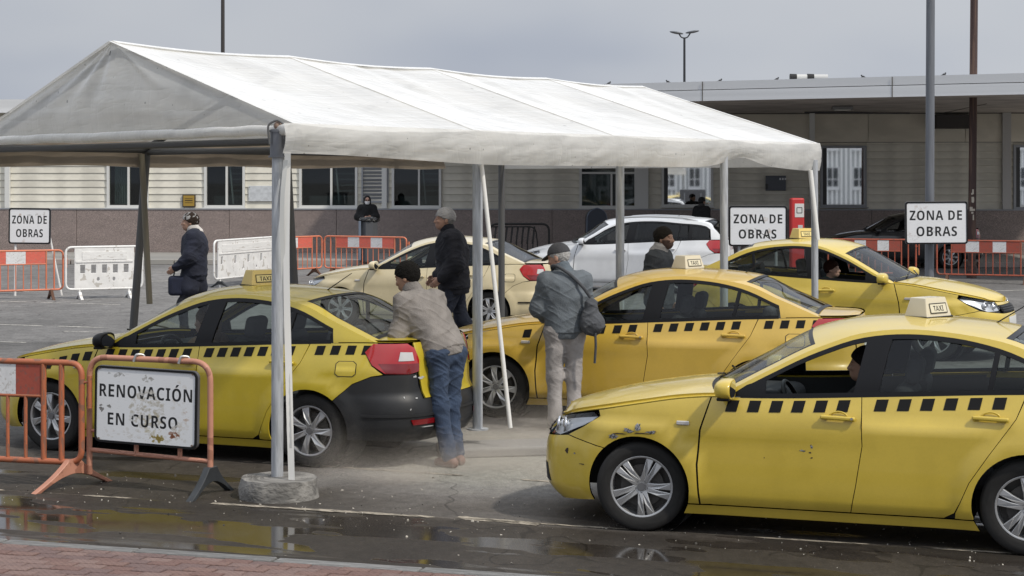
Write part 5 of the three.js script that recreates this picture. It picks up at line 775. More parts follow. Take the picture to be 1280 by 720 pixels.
function netMesh(sdf, lo, hi, cell) {
  const n = [0, 1, 2].map((i) => Math.max(2, Math.ceil((hi[i] - lo[i]) / cell)) + 1), [NX, NY, NZ] = n, f = new Float32Array(NX * NY * NZ), id = new Int32Array(NX * NY * NZ).fill(-1);
  for (let k = 0; k < NZ; k++) for (let j = 0; j < NY; j++) for (let i = 0; i < NX; i++) f[(k * NY + j) * NX + i] = sdf(lo[0] + i * cell, lo[1] + j * cell, lo[2] + k * cell);
  const pos = [], idx = [], C = [[0, 0, 0], [1, 0, 0], [0, 1, 0], [1, 1, 0], [0, 0, 1], [1, 0, 1], [0, 1, 1], [1, 1, 1]], EDG = [[0, 1], [2, 3], [4, 5], [6, 7], [0, 2], [1, 3], [4, 6], [5, 7], [0, 4], [1, 5], [2, 6], [3, 7]];
  const at3 = (i, j, k) => (k * NY + j) * NX + i;
  for (let k = 0; k < NZ - 1; k++) for (let j = 0; j < NY - 1; j++) for (let i = 0; i < NX - 1; i++) {
    const g = C.map((c) => f[at3(i + c[0], j + c[1], k + c[2])]); let neg = 0; for (const x of g) if (x < 0) neg++; if (!neg || neg === 8) continue;
    let sx = 0, sy = 0, sz = 0, m = 0; for (const [a, b] of EDG) if ((g[a] < 0) !== (g[b] < 0)) { const t = g[a] / (g[a] - g[b]); sx += C[a][0] + (C[b][0] - C[a][0]) * t; sy += C[a][1] + (C[b][1] - C[a][1]) * t; sz += C[a][2] + (C[b][2] - C[a][2]) * t; m++; }
    id[at3(i, j, k)] = pos.length / 3; pos.push(lo[0] + (i + sx / m) * cell, lo[1] + (j + sy / m) * cell, lo[2] + (k + sz / m) * cell);
  }
  const quad = (a, b, c, d, flip) => { if (a < 0 || b < 0 || c < 0 || d < 0) return; if (flip) idx.push(a, c, b, a, d, c); else idx.push(a, b, c, a, c, d); };
  for (let k = 1; k < NZ - 1; k++) for (let j = 1; j < NY - 1; j++) for (let i = 1; i < NX - 1; i++) {
    const s = f[at3(i, j, k)] < 0;
    if (s !== f[at3(i + 1, j, k)] < 0) quad(id[at3(i, j - 1, k - 1)], id[at3(i, j, k - 1)], id[at3(i, j, k)], id[at3(i, j - 1, k)], !s);
    if (s !== f[at3(i, j + 1, k)] < 0) quad(id[at3(i - 1, j, k - 1)], id[at3(i - 1, j, k)], id[at3(i, j, k)], id[at3(i, j, k - 1)], !s);
    if (s !== f[at3(i, j, k + 1)] < 0) quad(id[at3(i - 1, j - 1, k)], id[at3(i, j - 1, k)], id[at3(i, j, k)], id[at3(i - 1, j, k)], !s);
  }
  const nor = new Float32Array(pos.length), e = cell * 0.5; for (let i = 0; i < pos.length; i += 3) { const x = pos[i], y = pos[i + 1], z = pos[i + 2]; const a = sdf(x + e, y, z) - sdf(x - e, y, z), b = sdf(x, y + e, z) - sdf(x, y - e, z), c = sdf(x, y, z + e) - sdf(x, y, z - e), l = Math.hypot(a, b, c) || 1; nor[i] = a / l; nor[i + 1] = b / l; nor[i + 2] = c / l; }
  const uv = new Float32Array(pos.length / 3 * 2); for (let i = 0; i < pos.length / 3; i++) { uv[2 * i] = (pos[3 * i] + pos[3 * i + 2] * 0.8) * 3; uv[2 * i + 1] = pos[3 * i + 1] * 3; }
  const g = new THREE.BufferGeometry(); g.setAttribute('position', new THREE.Float32BufferAttribute(pos, 3)); g.setAttribute('normal', new THREE.BufferAttribute(nor, 3)); g.setAttribute('uv', new THREE.BufferAttribute(uv, 2)); g.setIndex(idx); return g;
}
const bounds = (pts, pad) => { const lo = [9, 9, 9], hi = [-9, -9, -9]; for (const p of pts) for (let i = 0; i < 3; i++) { lo[i] = Math.min(lo[i], v3(p)[i] - pad); hi[i] = Math.max(hi[i], v3(p)[i] + pad); } return [lo, hi]; };
const folds = (f, amp, fx, fy, fz) => (x, y, z) => { const d = f(x, y, z); if (Math.abs(d) > 0.06) return d; const s = y + 0.45 * x + 0.3 * z, r = 1 - Math.abs(2 * n3(x * fx * 0.55 + 5, s * fy * 1.25 + 3, z * fz * 0.55 + 7) - 1), q = 1 - Math.abs(2 * n3(x * fx * 1.1 - y * 4 + 15, (y - 0.6 * x) * fy * 2.1, z * fz * 1.1) - 1); return d - amp * (r * r * r - 0.35) - amp * 0.55 * (q * q - 0.4); };
const skinT = { pale: [0.46, 0.27, 0.20], tan: [0.36, 0.21, 0.145], dark: [0.28, 0.15, 0.10] };
const clothM = (c, s = 2) => std(lin(...c), 0.92, 0, { map: noiseMap(0.72, 1, TN3, s * 0.3, [1, 1, 1]), bumpMap: GRAIN, bumpScale: 0.0015 });
const STAND = () => ({ pelvis: [0, 0.95, 0], chest: [0, 1.27, 0], neck: [0, 1.46, -0.01], head: [0, 1.62, 0.02], shL: [0.172, 1.41, 0], shR: [-0.172, 1.41, 0], elL: [0.24, 1.14, -0.03], elR: [-0.24, 1.14, -0.03], wrL: [0.25, 0.90, 0.06], wrR: [-0.25, 0.90, 0.06], hiL: [0.09, 0.92, 0], hiR: [-0.09, 0.92, 0], knL: [0.10, 0.50, 0.02], knR: [-0.10, 0.50, 0.02], anL: [0.10, 0.085, -0.02], anR: [-0.10, 0.085, -0.02] });
function person(o) {
  const J = { ...STAND(), ...o.pose }, g = thing('person', o.label, 'person', o.pos, o.turn, o.group), fat = o.fat ?? 1, det = o.detail ?? 1;
  if (o.size) g.scale.setScalar(o.size);
  const skin = std(lin(...skinT[o.skin ?? 'pale']), 0.6), A = (a, b, t) => a.map((v, i) => lerp(v, b[i], t));
  // head in its own frame: forward +z
  const q = new THREE.Quaternion().setFromEuler(new THREE.Euler(o.headPitch ?? 0, o.headYaw ?? 0, o.headRoll ?? 0, 'YXZ')), qi = q.clone().invert(), H = J.head;
  const toHead = (f) => { const m = new THREE.Matrix4().makeRotationFromQuaternion(qi).elements; return (x, y, z) => { const a = x - H[0], b = y - H[1], c = z - H[2]; return f(m[0] * a + m[4] * b + m[8] * c, m[1] * a + m[5] * b + m[9] * c, m[2] * a + m[6] * b + m[10] * c); }; };
  const skull = ell([0, 0.028, -0.012], [0.074, 0.094, 0.096]);
  const face = (() => { const soft = blend([skull, ell([0, -0.035, 0.028], [0.062, 0.068, 0.068]), ell([0, -0.075, 0.045], [0.038, 0.030, 0.042])], 0.04); const fine = [cap_([0, 0.018, 0.086], [0, -0.022, 0.106], 0.010, 0.015), cap_([-0.012, -0.026, 0.096], [0.012, -0.026, 0.096], 0.009), cap_([-0.045, 0.036, 0.072], [0.045, 0.036, 0.072], 0.012), cap_([-0.02, -0.056, 0.088], [0.02, -0.056, 0.088], 0.0075), cap_([-0.017, -0.067, 0.086], [0.017, -0.067, 0.086], 0.0075), ell([0.036, -0.018, 0.07], [0.022, 0.018, 0.02]), ell([-0.036, -0.018, 0.07], [0.022, 0.018, 0.02])]; const ears = [1, -1].map((s) => blend([ell([s * 0.077, 0.0, -0.014], [0.011, 0.032, 0.020]), ell([s * 0.074, -0.02, -0.006], [0.010, 0.014, 0.011])], 0.012)); const sock = [ell([0.032, 0.012, 0.094], [0.018, 0.012, 0.014]), ell([-0.032, 0.012, 0.094], [0.018, 0.012, 0.014])]; const eyes = [ell([0.032, 0.012, 0.080], [0.013, 0.012, 0.012]), ell([-0.032, 0.012, 0.080], [0.013, 0.012, 0.012])];
    return (x, y, z) => { let d = soft(x, y, z); if (d > 0.08) return d; for (const f of fine) d = smin(d, f(x, y, z), 0.014); for (const f of sock) { const s = -f(x, y, z); d = -smin(-d, -s, 0.01); } for (const f of eyes) d = Math.min(d, f(x, y, z)); for (const f of ears) d = smin(d, f(x, y, z), 0.008); return d; }; })();
  const neckB = cap_(A(J.neck, H, 0.62), A(J.neck, J.chest, 0.12), 0.052, 0.060);
  const headF = (() => { const h = toHead(face); return (x, y, z) => smin(h(x, y, z), neckB(x, y, z), 0.03); })();
  const hb = bounds([H], 0.15); hb[0][1] -= 0.05;
  const bodyGeo = [netMesh(headF, hb[0], hb[1], 0.0048 * det)];
  // hands: palm, five separate fingers
  const hand = (w, e, s, curl, aim) => { const W = new THREE.Vector3(...w), d = aim ? new THREE.Vector3(...aim).normalize() : new THREE.Vector3(...w).sub(new THREE.Vector3(...e)).normalize(); let up = new THREE.Vector3(0, 0, 1); const side = new THREE.Vector3(...(s > 0 ? o.palmL ?? [-1, 0, 0] : o.palmR ?? [1, 0, 0])); const pn = side.clone().addScaledVector(d, -side.dot(d)).normalize(), ac = new THREE.Vector3().crossVectors(d, pn).normalize().multiplyScalar(-s); // pn: where the palm looks; ac: towards the thumb
    const P = (a, b, c) => W.clone().addScaledVector(d, a).addScaledVector(ac, b).addScaledVector(pn, c).toArray(); const fs = [cap_(P(-0.03, 0, 0), P(0.03, 0, 0), 0.026, 0.022), cap_(P(0.03, 0.022, 0), P(0.085, 0.026, 0.004), 0.015, 0.013), cap_(P(0.03, 0, 0), P(0.088, 0.006, 0.004), 0.016, 0.013), cap_(P(0.03, -0.02, 0), P(0.08, -0.022, 0.004), 0.015, 0.012)];
    const fingers = [[0.027, 0.088, 1.0], [0.009, 0.092, 1.1], [-0.010, 0.088, 1.02], [-0.027, 0.078, 0.82]].flatMap(([b, l, k]) => { const c = curl, p0 = P(l - 0.006, b, 0.004), a1 = c * 0.9, p1 = P(l + 0.036 * k * Math.cos(a1), b, 0.004 + 0.036 * k * Math.sin(a1)), a2 = a1 + c, p2v = [l + 0.036 * k * Math.cos(a1) + 0.026 * k * Math.cos(a2), b, 0.004 + 0.036 * k * Math.sin(a1) + 0.026 * k * Math.sin(a2)], a3 = a2 + c * 0.7, p3 = P(p2v[0] + 0.018 * Math.cos(a3), b, p2v[2] + 0.018 * Math.sin(a3)); const p2 = P(...p2v); return [cap_(p0, p1, 0.0092, 0.0085), cap_(p1, p2, 0.0085, 0.0078), cap_(p2, p3, 0.0078, 0.0068)]; });
    const thumb = [cap_(P(0.022, 0.024, 0.004), P(0.052, 0.046, 0.018), 0.014, 0.011), cap_(P(0.052, 0.046, 0.018), P(0.082, 0.050, 0.028), 0.0105, 0.0085)];
    const palm = blend(fs, 0.02), F1 = (x, y, z) => { let k = palm(x, y, z); if (k > 0.16) return k; for (const f of [...fingers, ...thumb]) k = smin(k, f(x, y, z), 0.006); return k; }; const [lo, hi] = bounds([w, P(0.08, 0, 0)], 0.105); return netMesh(F1, lo, hi, 0.0042 * det); };
  if (!o.noHands) { if (!o.hideL) bodyGeo.push(hand(J.wrL, J.elL, 1, o.curlL ?? 0.5, o.aimL)); if (!o.hideR) bodyGeo.push(hand(J.wrR, J.elR, -1, o.curlR ?? 0.5, o.aimR)); }
  { const inner = blend([cap_(J.neck, J.chest, 0.06, 0.10), cap_(J.chest, J.pelvis, 0.10, 0.10), cap_(J.shL, J.elL, 0.04, 0.035), cap_(J.elL, J.wrL, 0.035, 0.026), cap_(J.shR, J.elR, 0.04, 0.035), cap_(J.elR, J.wrR, 0.035, 0.026), cap_(J.hiL, J.knL, 0.06, 0.045), cap_(J.knL, J.anL, 0.045, 0.035), cap_(J.hiR, J.knR, 0.06, 0.045), cap_(J.knR, J.anR, 0.045, 0.035), cap_(J.shL, J.shR, 0.045)], 0.05); const [lo, hi] = bounds(Object.values(J).filter((p) => p !== J.head), 0.12); bodyGeo.push(netMesh(inner, lo, hi, 0.026)); }
  const body = part('body', bodyGeo, skin, g);
  // trousers
  const tr = o.trousers ?? {}, tw = tr.wide ?? 1;
  { const fdef = blend([cap_(J.hiL, J.knL, 0.092 * tw * fat, 0.066 * tw), cap_(J.knL, A(J.knL, J.anL, 0.97), 0.064 * tw, 0.058 * tw), cap_(J.hiR, J.knR, 0.092 * tw * fat, 0.066 * tw), cap_(J.knR, A(J.knR, J.anR, 0.97), 0.064 * tw, 0.058 * tw), cap_(J.hiL, J.hiR, 0.105 * fat), cap_(J.pelvis, A(J.pelvis, J.chest, 0.16), 0.118 * fat, 0.108 * fat)], 0.045); const ff = folds(fdef, tr.fold ?? 0.010, 9, 13, 9); const pts = [J.hiL, J.hiR, J.knL, J.knR, J.anL, J.anR, J.pelvis, A(J.pelvis, J.chest, 0.3)]; const [lo, hi] = bounds(pts, 0.17); part('trousers', netMesh(ff, lo, hi, 0.012 * det), clothM(tr.color ?? [0.03, 0.035, 0.05]), g); }
  // top
  const tp = o.top ?? {}, w2 = tp.wide ?? 1, hem = tp.hem ?? 0.12;
  { const up = [J.shL[0] - J.shR[0], J.shL[1] - J.shR[1], J.shL[2] - J.shR[2]], un = up.map((v) => v / Math.hypot(...up)); const sh = (p, k) => p.map((v, i) => v + un[i] * k); const low = A(J.pelvis, J.chest, -hem);
    const fdef = blend([cap_(sh(J.chest, 0.065), sh(low, 0.055), 0.132 * w2, 0.136 * w2), cap_(sh(J.chest, -0.065), sh(low, -0.055), 0.132 * w2, 0.136 * w2), cap_(A(J.chest, J.neck, 0.35), J.chest, 0.13 * w2, 0.135 * w2), cap_(J.shL, J.shR, 0.070 * w2), cap_(J.neck, A(J.neck, J.chest, 0.4), 0.062, 0.12), cap_(J.shL, J.elL, 0.070 * w2, 0.060 * w2), cap_(J.elL, A(J.elL, J.wrL, 0.95), 0.060 * w2, 0.046 * w2), cap_(J.shR, J.elR, 0.070 * w2, 0.060 * w2), cap_(J.elR, A(J.elR, J.wrR, 0.95), 0.060 * w2, 0.046 * w2)], 0.085);
    const dn = [low[0] - J.chest[0], low[1] - J.chest[1], low[2] - J.chest[2]], dl = Math.hypot(...dn); const cut = (x, y, z) => ((x - low[0]) * dn[0] + (y - low[1]) * dn[1] + (z - low[2]) * dn[2]) / dl - 0.085;
    const hm = (x, y, z) => { const t = -cut(x, y, z); return t > 0 && t < 0.06 ? 0.010 : 0; };
    const ff0 = folds(fdef, tp.fold ?? 0.012, 8, 11, 8); const arms = blend([cap_(J.elL, J.wrL, 0.08), cap_(J.elR, J.wrR, 0.08), cap_(J.shL, J.elL, 0.1), cap_(J.shR, J.elR, 0.1)], 0.01); const ff = (x, y, z) => { const d = ff0(x, y, z) + hm(x, y, z); const c = cut(x, y, z); return c > -0.02 ? (arms(x, y, z) < 0.02 ? d : Math.max(d, c)) : d; };
    const [lo, hi] = bounds([J.neck, J.shL, J.shR, J.elL, J.elR, J.wrL, J.wrR, low, J.chest], 0.22); part(tp.name ?? 'jacket', netMesh(ff, lo, hi, 0.0125 * det), clothM(tp.color ?? [0.02, 0.022, 0.03]), g);
    if (tp.collar) { const cf = (() => { const c = blend([cap_(A(J.neck, H, 0.40), A(J.neck, J.chest, 0.02), 0.080 + (tp.collarName ? 0.008 : 0), 0.094 + (tp.collarName ? 0.02 : 0))], 0.02), hole = cap_(A(J.neck, H, 0.55), J.neck, 0.060, 0.060); return folds((x, y, z) => Math.max(c(x, y, z), -hole(x, y, z)), 0.006, 14, 20, 14); })(); const [l2, h2] = bounds([J.neck, A(J.neck, H, 0.4)], 0.13); part(tp.collarName ?? 'collar', netMesh(cf, l2, h2, 0.0095 * det), clothM(tp.collar), g); }
    if (tp.coat) { const cf = folds(blend([cap_(A(J.pelvis, J.chest, 0.3), A(J.hiL, J.knL, tp.coat), 0.15, 0.135), cap_(A(J.pelvis, J.chest, 0.3), A(J.hiR, J.knR, tp.coat), 0.15, 0.135)], 0.09), 0.012, 8, 6, 8); const [l2, h2] = bounds([A(J.pelvis, J.chest, 0.3), A(J.hiL, J.knL, tp.coat), A(J.hiR, J.knR, tp.coat)], 0.21); part('coat_skirt', netMesh(cf, l2, h2, 0.014 * det), clothM(tp.color), g); } }
  // shoes
  if (!o.seatedHidden) for (const [a, k] of [[J.anL, J.knL], [J.anR, J.knR]]) { const dx = new THREE.Vector3(a[0] - k[0], 0, a[2] - k[2]); const fw = o.footDir ?? [0, 0, 1], y0 = a[1] - 0.045; const f = blend([cap_([a[0] - fw[0] * 0.05, y0, a[2] - fw[2] * 0.05], [a[0] + fw[0] * 0.13, y0 - 0.008, a[2] + fw[2] * 0.13], 0.042, 0.036), cap_(a, [a[0] + fw[0] * 0.03, y0, a[2] + fw[2] * 0.03], 0.048, 0.042)], 0.03), f2 = (x, y, z) => Math.max(f(x, y, z), (a[1] - 0.083) - y); const [lo, hi] = bounds([a, [a[0] + fw[0] * 0.12, y0, a[2] + fw[2] * 0.12]], 0.1); part('shoe', netMesh(f2, lo, hi, 0.009 * det), std(lin(...(o.shoe ?? [0.02, 0.018, 0.016])), 0.6), g); }
  // hair and hats
  const on = (f, name, mat, cell = 0.0052) => { const b = bounds([H], 0.19); part(name, netMesh(toHead(f), b[0], b[1], cell * det), mat, g); };
  const hm = phy(lin(...(o.hair ?? [0.012, 0.010, 0.009])), 0.85, 0, { specularIntensity: 0.35, bumpMap: GRAIN, bumpScale: 0.003 });
  if (o.hairStyle !== 'none') { const big = o.hairStyle === 'long' ? 0.022 : o.hairStyle === 'thick' ? 0.018 : 0.010; const sk = ell([0, 0.032, -0.016], [0.074 + big, 0.094 + big, 0.096 + big]); const lock = o.hairStyle === 'long' ? blend([cap_([0.05, 0.03, -0.05], [0.085, -0.20, -0.02], 0.05, 0.035), cap_([-0.05, 0.03, -0.05], [-0.085, -0.20, -0.02], 0.05, 0.035), cap_([0, 0, -0.08], [0, -0.22, -0.08], 0.07, 0.06)], 0.04) : null;
    on(folds((x, y, z) => { const line = o.hairLow ?? -0.075, cutp = (line + (z + 0.085) * 0.80 - y) * 0.78; let d = Math.max(sk(x, y, z), cutp); if (lock) d = smin(d, Math.max(lock(x, y, z), z - 0.045), 0.03); return d; }, 0.004, 70, 70, 70), 'hair', hm); }
  if (o.beard) on((x, y, z) => Math.max(face(x, y, z) - 0.003, Math.max(y + 0.034 + (z > 0.07 ? 0.004 : 0) - (Math.abs(x) > 0.045 ? 0.025 : 0), -(z - 0.0))), 'beard', std(lin(...o.beardColor), 0.9));
  if (o.hat) {
    const k = o.hat, m = clothM(k.color), inf = k.kind === 'beanie' ? 0.016 : 0.017, sk = ell([0, 0.034, -0.014], [0.074 + inf, 0.094 + inf * 0.9, 0.098 + inf]);
    if (k.kind === 'cap') { on((x, y, z) => Math.max(sk(x, y, z), 0.045 - 0.12 * (0.02 - z > 0 ? 0.02 - z : 0) - y), 'cap', m); on((x, y, z) => { const a = x / 0.078, zz = (z - 0.085) / 0.085; const yy = y - 0.048 + 0.35 * (z - 0.09) + 1.6 * x * x; return Math.max(Math.abs(yy) - 0.006, (Math.hypot(a, zz) - 1) * 0.07, 0.07 - z); }, 'visor', m, 0.004); }
    else on(folds((x, y, z) => Math.max(sk(x, y, z), 0.035 - 0.5 * (0.06 - z) * 0.5 - y), 0.005, 30, 30, 30), k.kind === 'hood' ? 'hood' : 'cap', m);
  }
  if (o.hood) on((x, y, z) => { const a = ell([0, 0.0, -0.03], [0.108, 0.15, 0.12])(x, y, z), b = cap_([0, -0.08, -0.04], [0, -0.18, -0.03], 0.10, 0.13)(x, y, z); let d = smin(a, b, 0.04); return Math.max(d, -ell([0, 0.015, 0.09], [0.066, 0.085, 0.09])(x, y, z)); }, 'hood', clothM(o.hood));
  if (o.mask) on((x, y, z) => Math.max(face(x, y, z) - 0.012, y + 0.018, -(y + 0.105), -(z - 0.02)), 'face_mask', std(lin(0.75, 0.75, 0.76), 0.8));
  if (o.glasses) on((x, y, z) => Math.min(...[1, -1].map((s) => ell([s * 0.032, 0.012, 0.102], [0.026, 0.018, 0.007])(x, y, z))), 'sunglasses', blackTrim, 0.004);
  return g;
}
const face_ = (dx, dz) => Math.atan2(dx, dz); // turn so that the figure looks along world (dx, dz)
const spot = (px, Z, y = 0) => V((px - 640) * Z / F, y, Z);
// the man who leans on the boot of the taxi
person({ label: 'man in a taupe jacket and blue jeans leaning on the taxi boot', pos: spot(566, 11.42), turn: face_(-0.72, -0.69), size: 1.045, skin: 'tan', detail: 0.85,
  pose: { pelvis: [0, 0.94, 0.10], chest: [0.02, 1.22, 0.29], neck: [0.03, 1.39, 0.42], head: [0.05, 1.54, 0.50], shL: [0.19, 1.34, 0.39], shR: [-0.15, 1.35, 0.37], elL: [0.25, 1.08, 0.40], elR: [-0.22, 1.10, 0.46], wrL: [0.12, 1.07, 0.60], wrR: [-0.05, 1.08, 0.62], hiL: [0.09, 0.92, 0.08], hiR: [-0.09, 0.92, 0.08], knL: [0.09, 0.50, 0.06], knR: [-0.07, 0.50, 0.09], anL: [0.08, 0.085, -0.04], anR: [-0.06, 0.085, 0.02] },
  headYaw: 0.35, headPitch: 0.35, hair: [0.008, 0.007, 0.006], hairStyle: 'thick', top: { color: [0.245, 0.222, 0.203], fold: 0.012, hem: 0.0, collar: [0.21, 0.19, 0.175], wide: 1.06 }, trousers: { color: [0.038, 0.060, 0.108], fold: 0.013, wide: 1.05 }, shoe: [0.17, 0.085, 0.06], palmL: [0, -1, 0], palmR: [0, -1, 0], curlL: 0.25, curlR: 0.25 });
// the man with the cap, seen from behind, with a bag over his shoulder
const capMan = person({ label: 'man with grey cap and faded denim jacket standing with his back to us', pos: spot(706, 13.05), turn: face_(-0.22, -0.97), size: 1.06, skin: 'pale', detail: 0.85,
  pose: { head: [0.045, 1.60, 0.06], neck: [0.0, 1.45, 0.01], chest: [0.0, 1.25, 0.0], shL: [0.178, 1.395, 0.0], shR: [-0.178, 1.395, 0.0], elL: [0.25, 1.13, 0.06], elR: [-0.24, 1.13, 0.04], wrL: [0.14, 1.02, 0.27], wrR: [-0.12, 1.04, 0.27], knL: [0.09, 0.50, 0.03], knR: [-0.09, 0.50, 0.02], anL: [0.10, 0.085, -0.02], anR: [-0.08, 0.085, -0.05] },
  headYaw: 0.85, headPitch: 0.30, hair: [0.42, 0.41, 0.40], hat: { kind: 'cap', color: [0.055, 0.055, 0.06] }, top: { color: [0.14, 0.16, 0.18], fold: 0.009, hem: 0.05, wide: 1.0, collar: [0.12, 0.145, 0.17] }, trousers: { color: [0.38, 0.355, 0.345], fold: 0.008, wide: 1.12 }, shoe: [0.10, 0.09, 0.09], palmL: [-1, 0, 0], palmR: [1, 0, 0] });
{ // his bag hangs at his back on the right
  const turn = face_(-0.22, -0.97), b = thing('shoulder_bag', 'grey drawstring bag slung on the back of the man with the cap', 'bag', spot(706, 13.05), turn), m = clothM([0.085, 0.09, 0.10]), S = 1.06;
  const f = folds(blend([cap_([-0.21, 0.98, -0.19], [-0.20, 1.18, -0.185], 0.085, 0.06), cap_([-0.24, 1.0, -0.18], [-0.18, 1.0, -0.185], 0.08)], 0.08), 0.014, 12, 9, 12); const [lo, hi] = bounds([[-0.20, 0.98, -0.2], [-0.20, 1.22, -0.19]], 0.2); const g = netMesh(f, lo, hi, 0.0115); part('bag', g, m, b); b.scale.setScalar(S);
  part('strap', tube([[-0.20, 1.24, -0.18], [-0.13, 1.34, -0.165], [-0.02, 1.45, -0.135], [0.09, 1.53, -0.075], [0.12, 1.52, 0.02], [0.06, 1.42, 0.13]], 0.016, 40, 8), m, b); part('cord', [tube([[-0.22, 0.92, -0.27], [-0.225, 0.80, -0.27], [-0.22, 0.64, -0.25]], 0.012, 16, 6)], m, b);
}
// two walkers on the far side, and those who stand further off
person({ label: 'man in dark jacket and jeans with pale cap, walking past the cream car', pos: spot(567, 17.4), turn: face_(-0.98, 0.12), size: 1.20, skin: 'pale', fat: 1.1, hair: [0.3, 0.29, 0.28], hat: { kind: 'beanie', color: [0.40, 0.39, 0.39] },
  pose: { chest: [0, 1.26, 0.02], neck: [0, 1.45, 0.05], head: [0, 1.61, 0.10], shL: [0.19, 1.41, 0.03], shR: [-0.19, 1.41, 0.03], elL: [0.25, 1.14, 0.0], wrL: [0.22, 0.98, 0.16], elR: [-0.25, 1.14, 0.02], wrR: [-0.22, 0.98, 0.18], knL: [0.09, 0.52, 0.14], anL: [0.09, 0.10, 0.10], knR: [-0.09, 0.52, -0.10], anR: [-0.09, 0.17, -0.40] }, top: { color: [0.020, 0.021, 0.030], wide: 1.22, hem: 0.22, collar: [0.02, 0.021, 0.03] }, trousers: { color: [0.028, 0.034, 0.055], wide: 1.12 } });
person({ label: 'person in navy coat with white scarf and grey cap, walking left', pos: spot(243, 20.0), turn: face_(-0.98, 0.1), size: 1.13, skin: 'tan', detail: 1.3, hair: [0.03, 0.02, 0.015], hairStyle: 'thick', hat: { kind: 'beanie', color: [0.30, 0.29, 0.28] },
  pose: { elR: [-0.24, 1.15, 0.05], wrR: [-0.18, 1.0, 0.24], elL: [0.24, 1.15, 0.05], wrL: [0.18, 1.0, 0.24], head: [0, 1.60, 0.06], knL: [0.09, 0.52, 0.15], anL: [0.09, 0.09, 0.12], knR: [-0.09, 0.52, -0.08], anR: [-0.09, 0.15, -0.36] }, top: { color: [0.016, 0.019, 0.035], wide: 1.18, coat: 0.45, collar: [0.62, 0.58, 0.54], collarName: 'scarf' }, trousers: { color: [0.02, 0.021, 0.03] } });
{ const b = thing('hand_bag', 'dark blue bag carried by the person in the navy coat', 'bag', spot(227, 19.9), 0.2); part('bag', [new RoundedBoxGeometry(0.40, 0.30, 0.16, 3, 0.06).translate(0, 0.86, 0)], clothM([0.014, 0.018, 0.04]), b); part('handle', tube([[-0.12, 1.0, 0], [-0.08, 1.13, 0], [0.08, 1.13, 0], [0.12, 1.0, 0]], 0.012, 24, 6), clothM([0.014, 0.016, 0.03]), b); }
person({ label: 'bearded man in grey jacket with light collar, behind the orange yellow taxi', pos: spot(824, 15.95), turn: face_(0.9, 0.42), size: 1.08, skin: 'tan', hair: [0.02, 0.016, 0.012], hairStyle: 'thick', beard: true, beardColor: [0.10, 0.06, 0.045], top: { color: [0.055, 0.06, 0.065], wide: 1.08, collarName: 'scarf', collar: [0.50, 0.47, 0.44] }, trousers: { color: [0.03, 0.03, 0.035] }, pose: { head: [0, 1.62, 0.06] } });
person({ label: 'person in black with a dark hat by the mirrored window', pos: spot(877, 37.4, 0.12), turn: face_(0.7, -0.7), size: 1.03, skin: 'tan', detail: 1.6, hair: [0.01, 0.01, 0.01], hat: { kind: 'beanie', color: [0.012, 0.012, 0.013] }, top: { color: [0.012, 0.012, 0.014], wide: 1.25, collar: [0.05, 0.05, 0.05], collarName: 'scarf' } });
person({ label: 'person in black hood with a white face mask standing behind the grey bin', pos: spot(459, 38.6, 0.12), turn: face_(0.12, 0.99), size: 1.04, skin: 'pale', detail: 1.3, hairStyle: 'none', hood: [0.010, 0.010, 0.011], mask: true, glasses: true, top: { color: [0.010, 0.010, 0.011], wide: 1.25 }, pose: { elL: [0.26, 1.16, 0.08], wrL: [0.10, 1.16, 0.28], elR: [-0.28, 1.16, 0.05], wrR: [-0.10, 1.14, 0.28] } });
// drivers and a passenger, each on a seat of its taxi
function seated(car, z, o) {
  const p = car.localToWorld(new THREE.Vector3(o.seatX ?? -0.10, 0.12, z)); return person({ ...o, pos: p, turn: car.rotation.y + Math.PI / 2, seatedHidden: true, pose: { pelvis: [0, 0.42, 0.02], chest: [0, 0.72, -0.08], neck: [0, 0.90, -0.12], head: [0, 1.055, -0.08], shL: [0.18, 0.86, -0.11], shR: [-0.18, 0.86, -0.11], elL: [0.26, 0.66, 0.08], elR: [-0.25, 0.66, 0.08], wrL: [0.16, 0.72, 0.30], wrR: [-0.14, 0.74, 0.30], hiL: [0.09, 0.40, 0.02], hiR: [-0.09, 0.40, 0.02], knL: [0.14, 0.46, 0.42], knR: [-0.12, 0.46, 0.42], anL: [0.13, 0.16, 0.60], anR: [-0.10, 0.16, 0.62], ...o.pose } });
}
for (const c of [T1, T2, T3, T4]) c.car.updateMatrixWorld(true);
seated(T1.car, -0.36, { label: 'driver in black behind the open window of the nearest taxi', skin: 'tan', hair: [0.012, 0.010, 0.009], hairStyle: 'thick', top: { color: [0.010, 0.010, 0.011] }, curlL: 1.1, curlR: 1.1 });
seated(T2.car, -0.36, { label: 'driver with long fair hair and bare arm in the leaned-on taxi', skin: 'pale', hair: [0.16, 0.085, 0.035], hairStyle: 'long', top: { color: [0.30, 0.19, 0.12] }, seatX: 0.06, detail: 1.3, curlL: 1.1, curlR: 1.1 });
seated(T4.car, 0.36, { label: 'passenger with brown hair and teal top in the far right taxi', skin: 'pale', hair: [0.035, 0.012, 0.008], hairStyle: 'thick', top: { color: [0.012, 0.07, 0.06] }, detail: 1.5, pose: { head: [0, 1.06, -0.02], neck: [0, 0.90, -0.08] } });
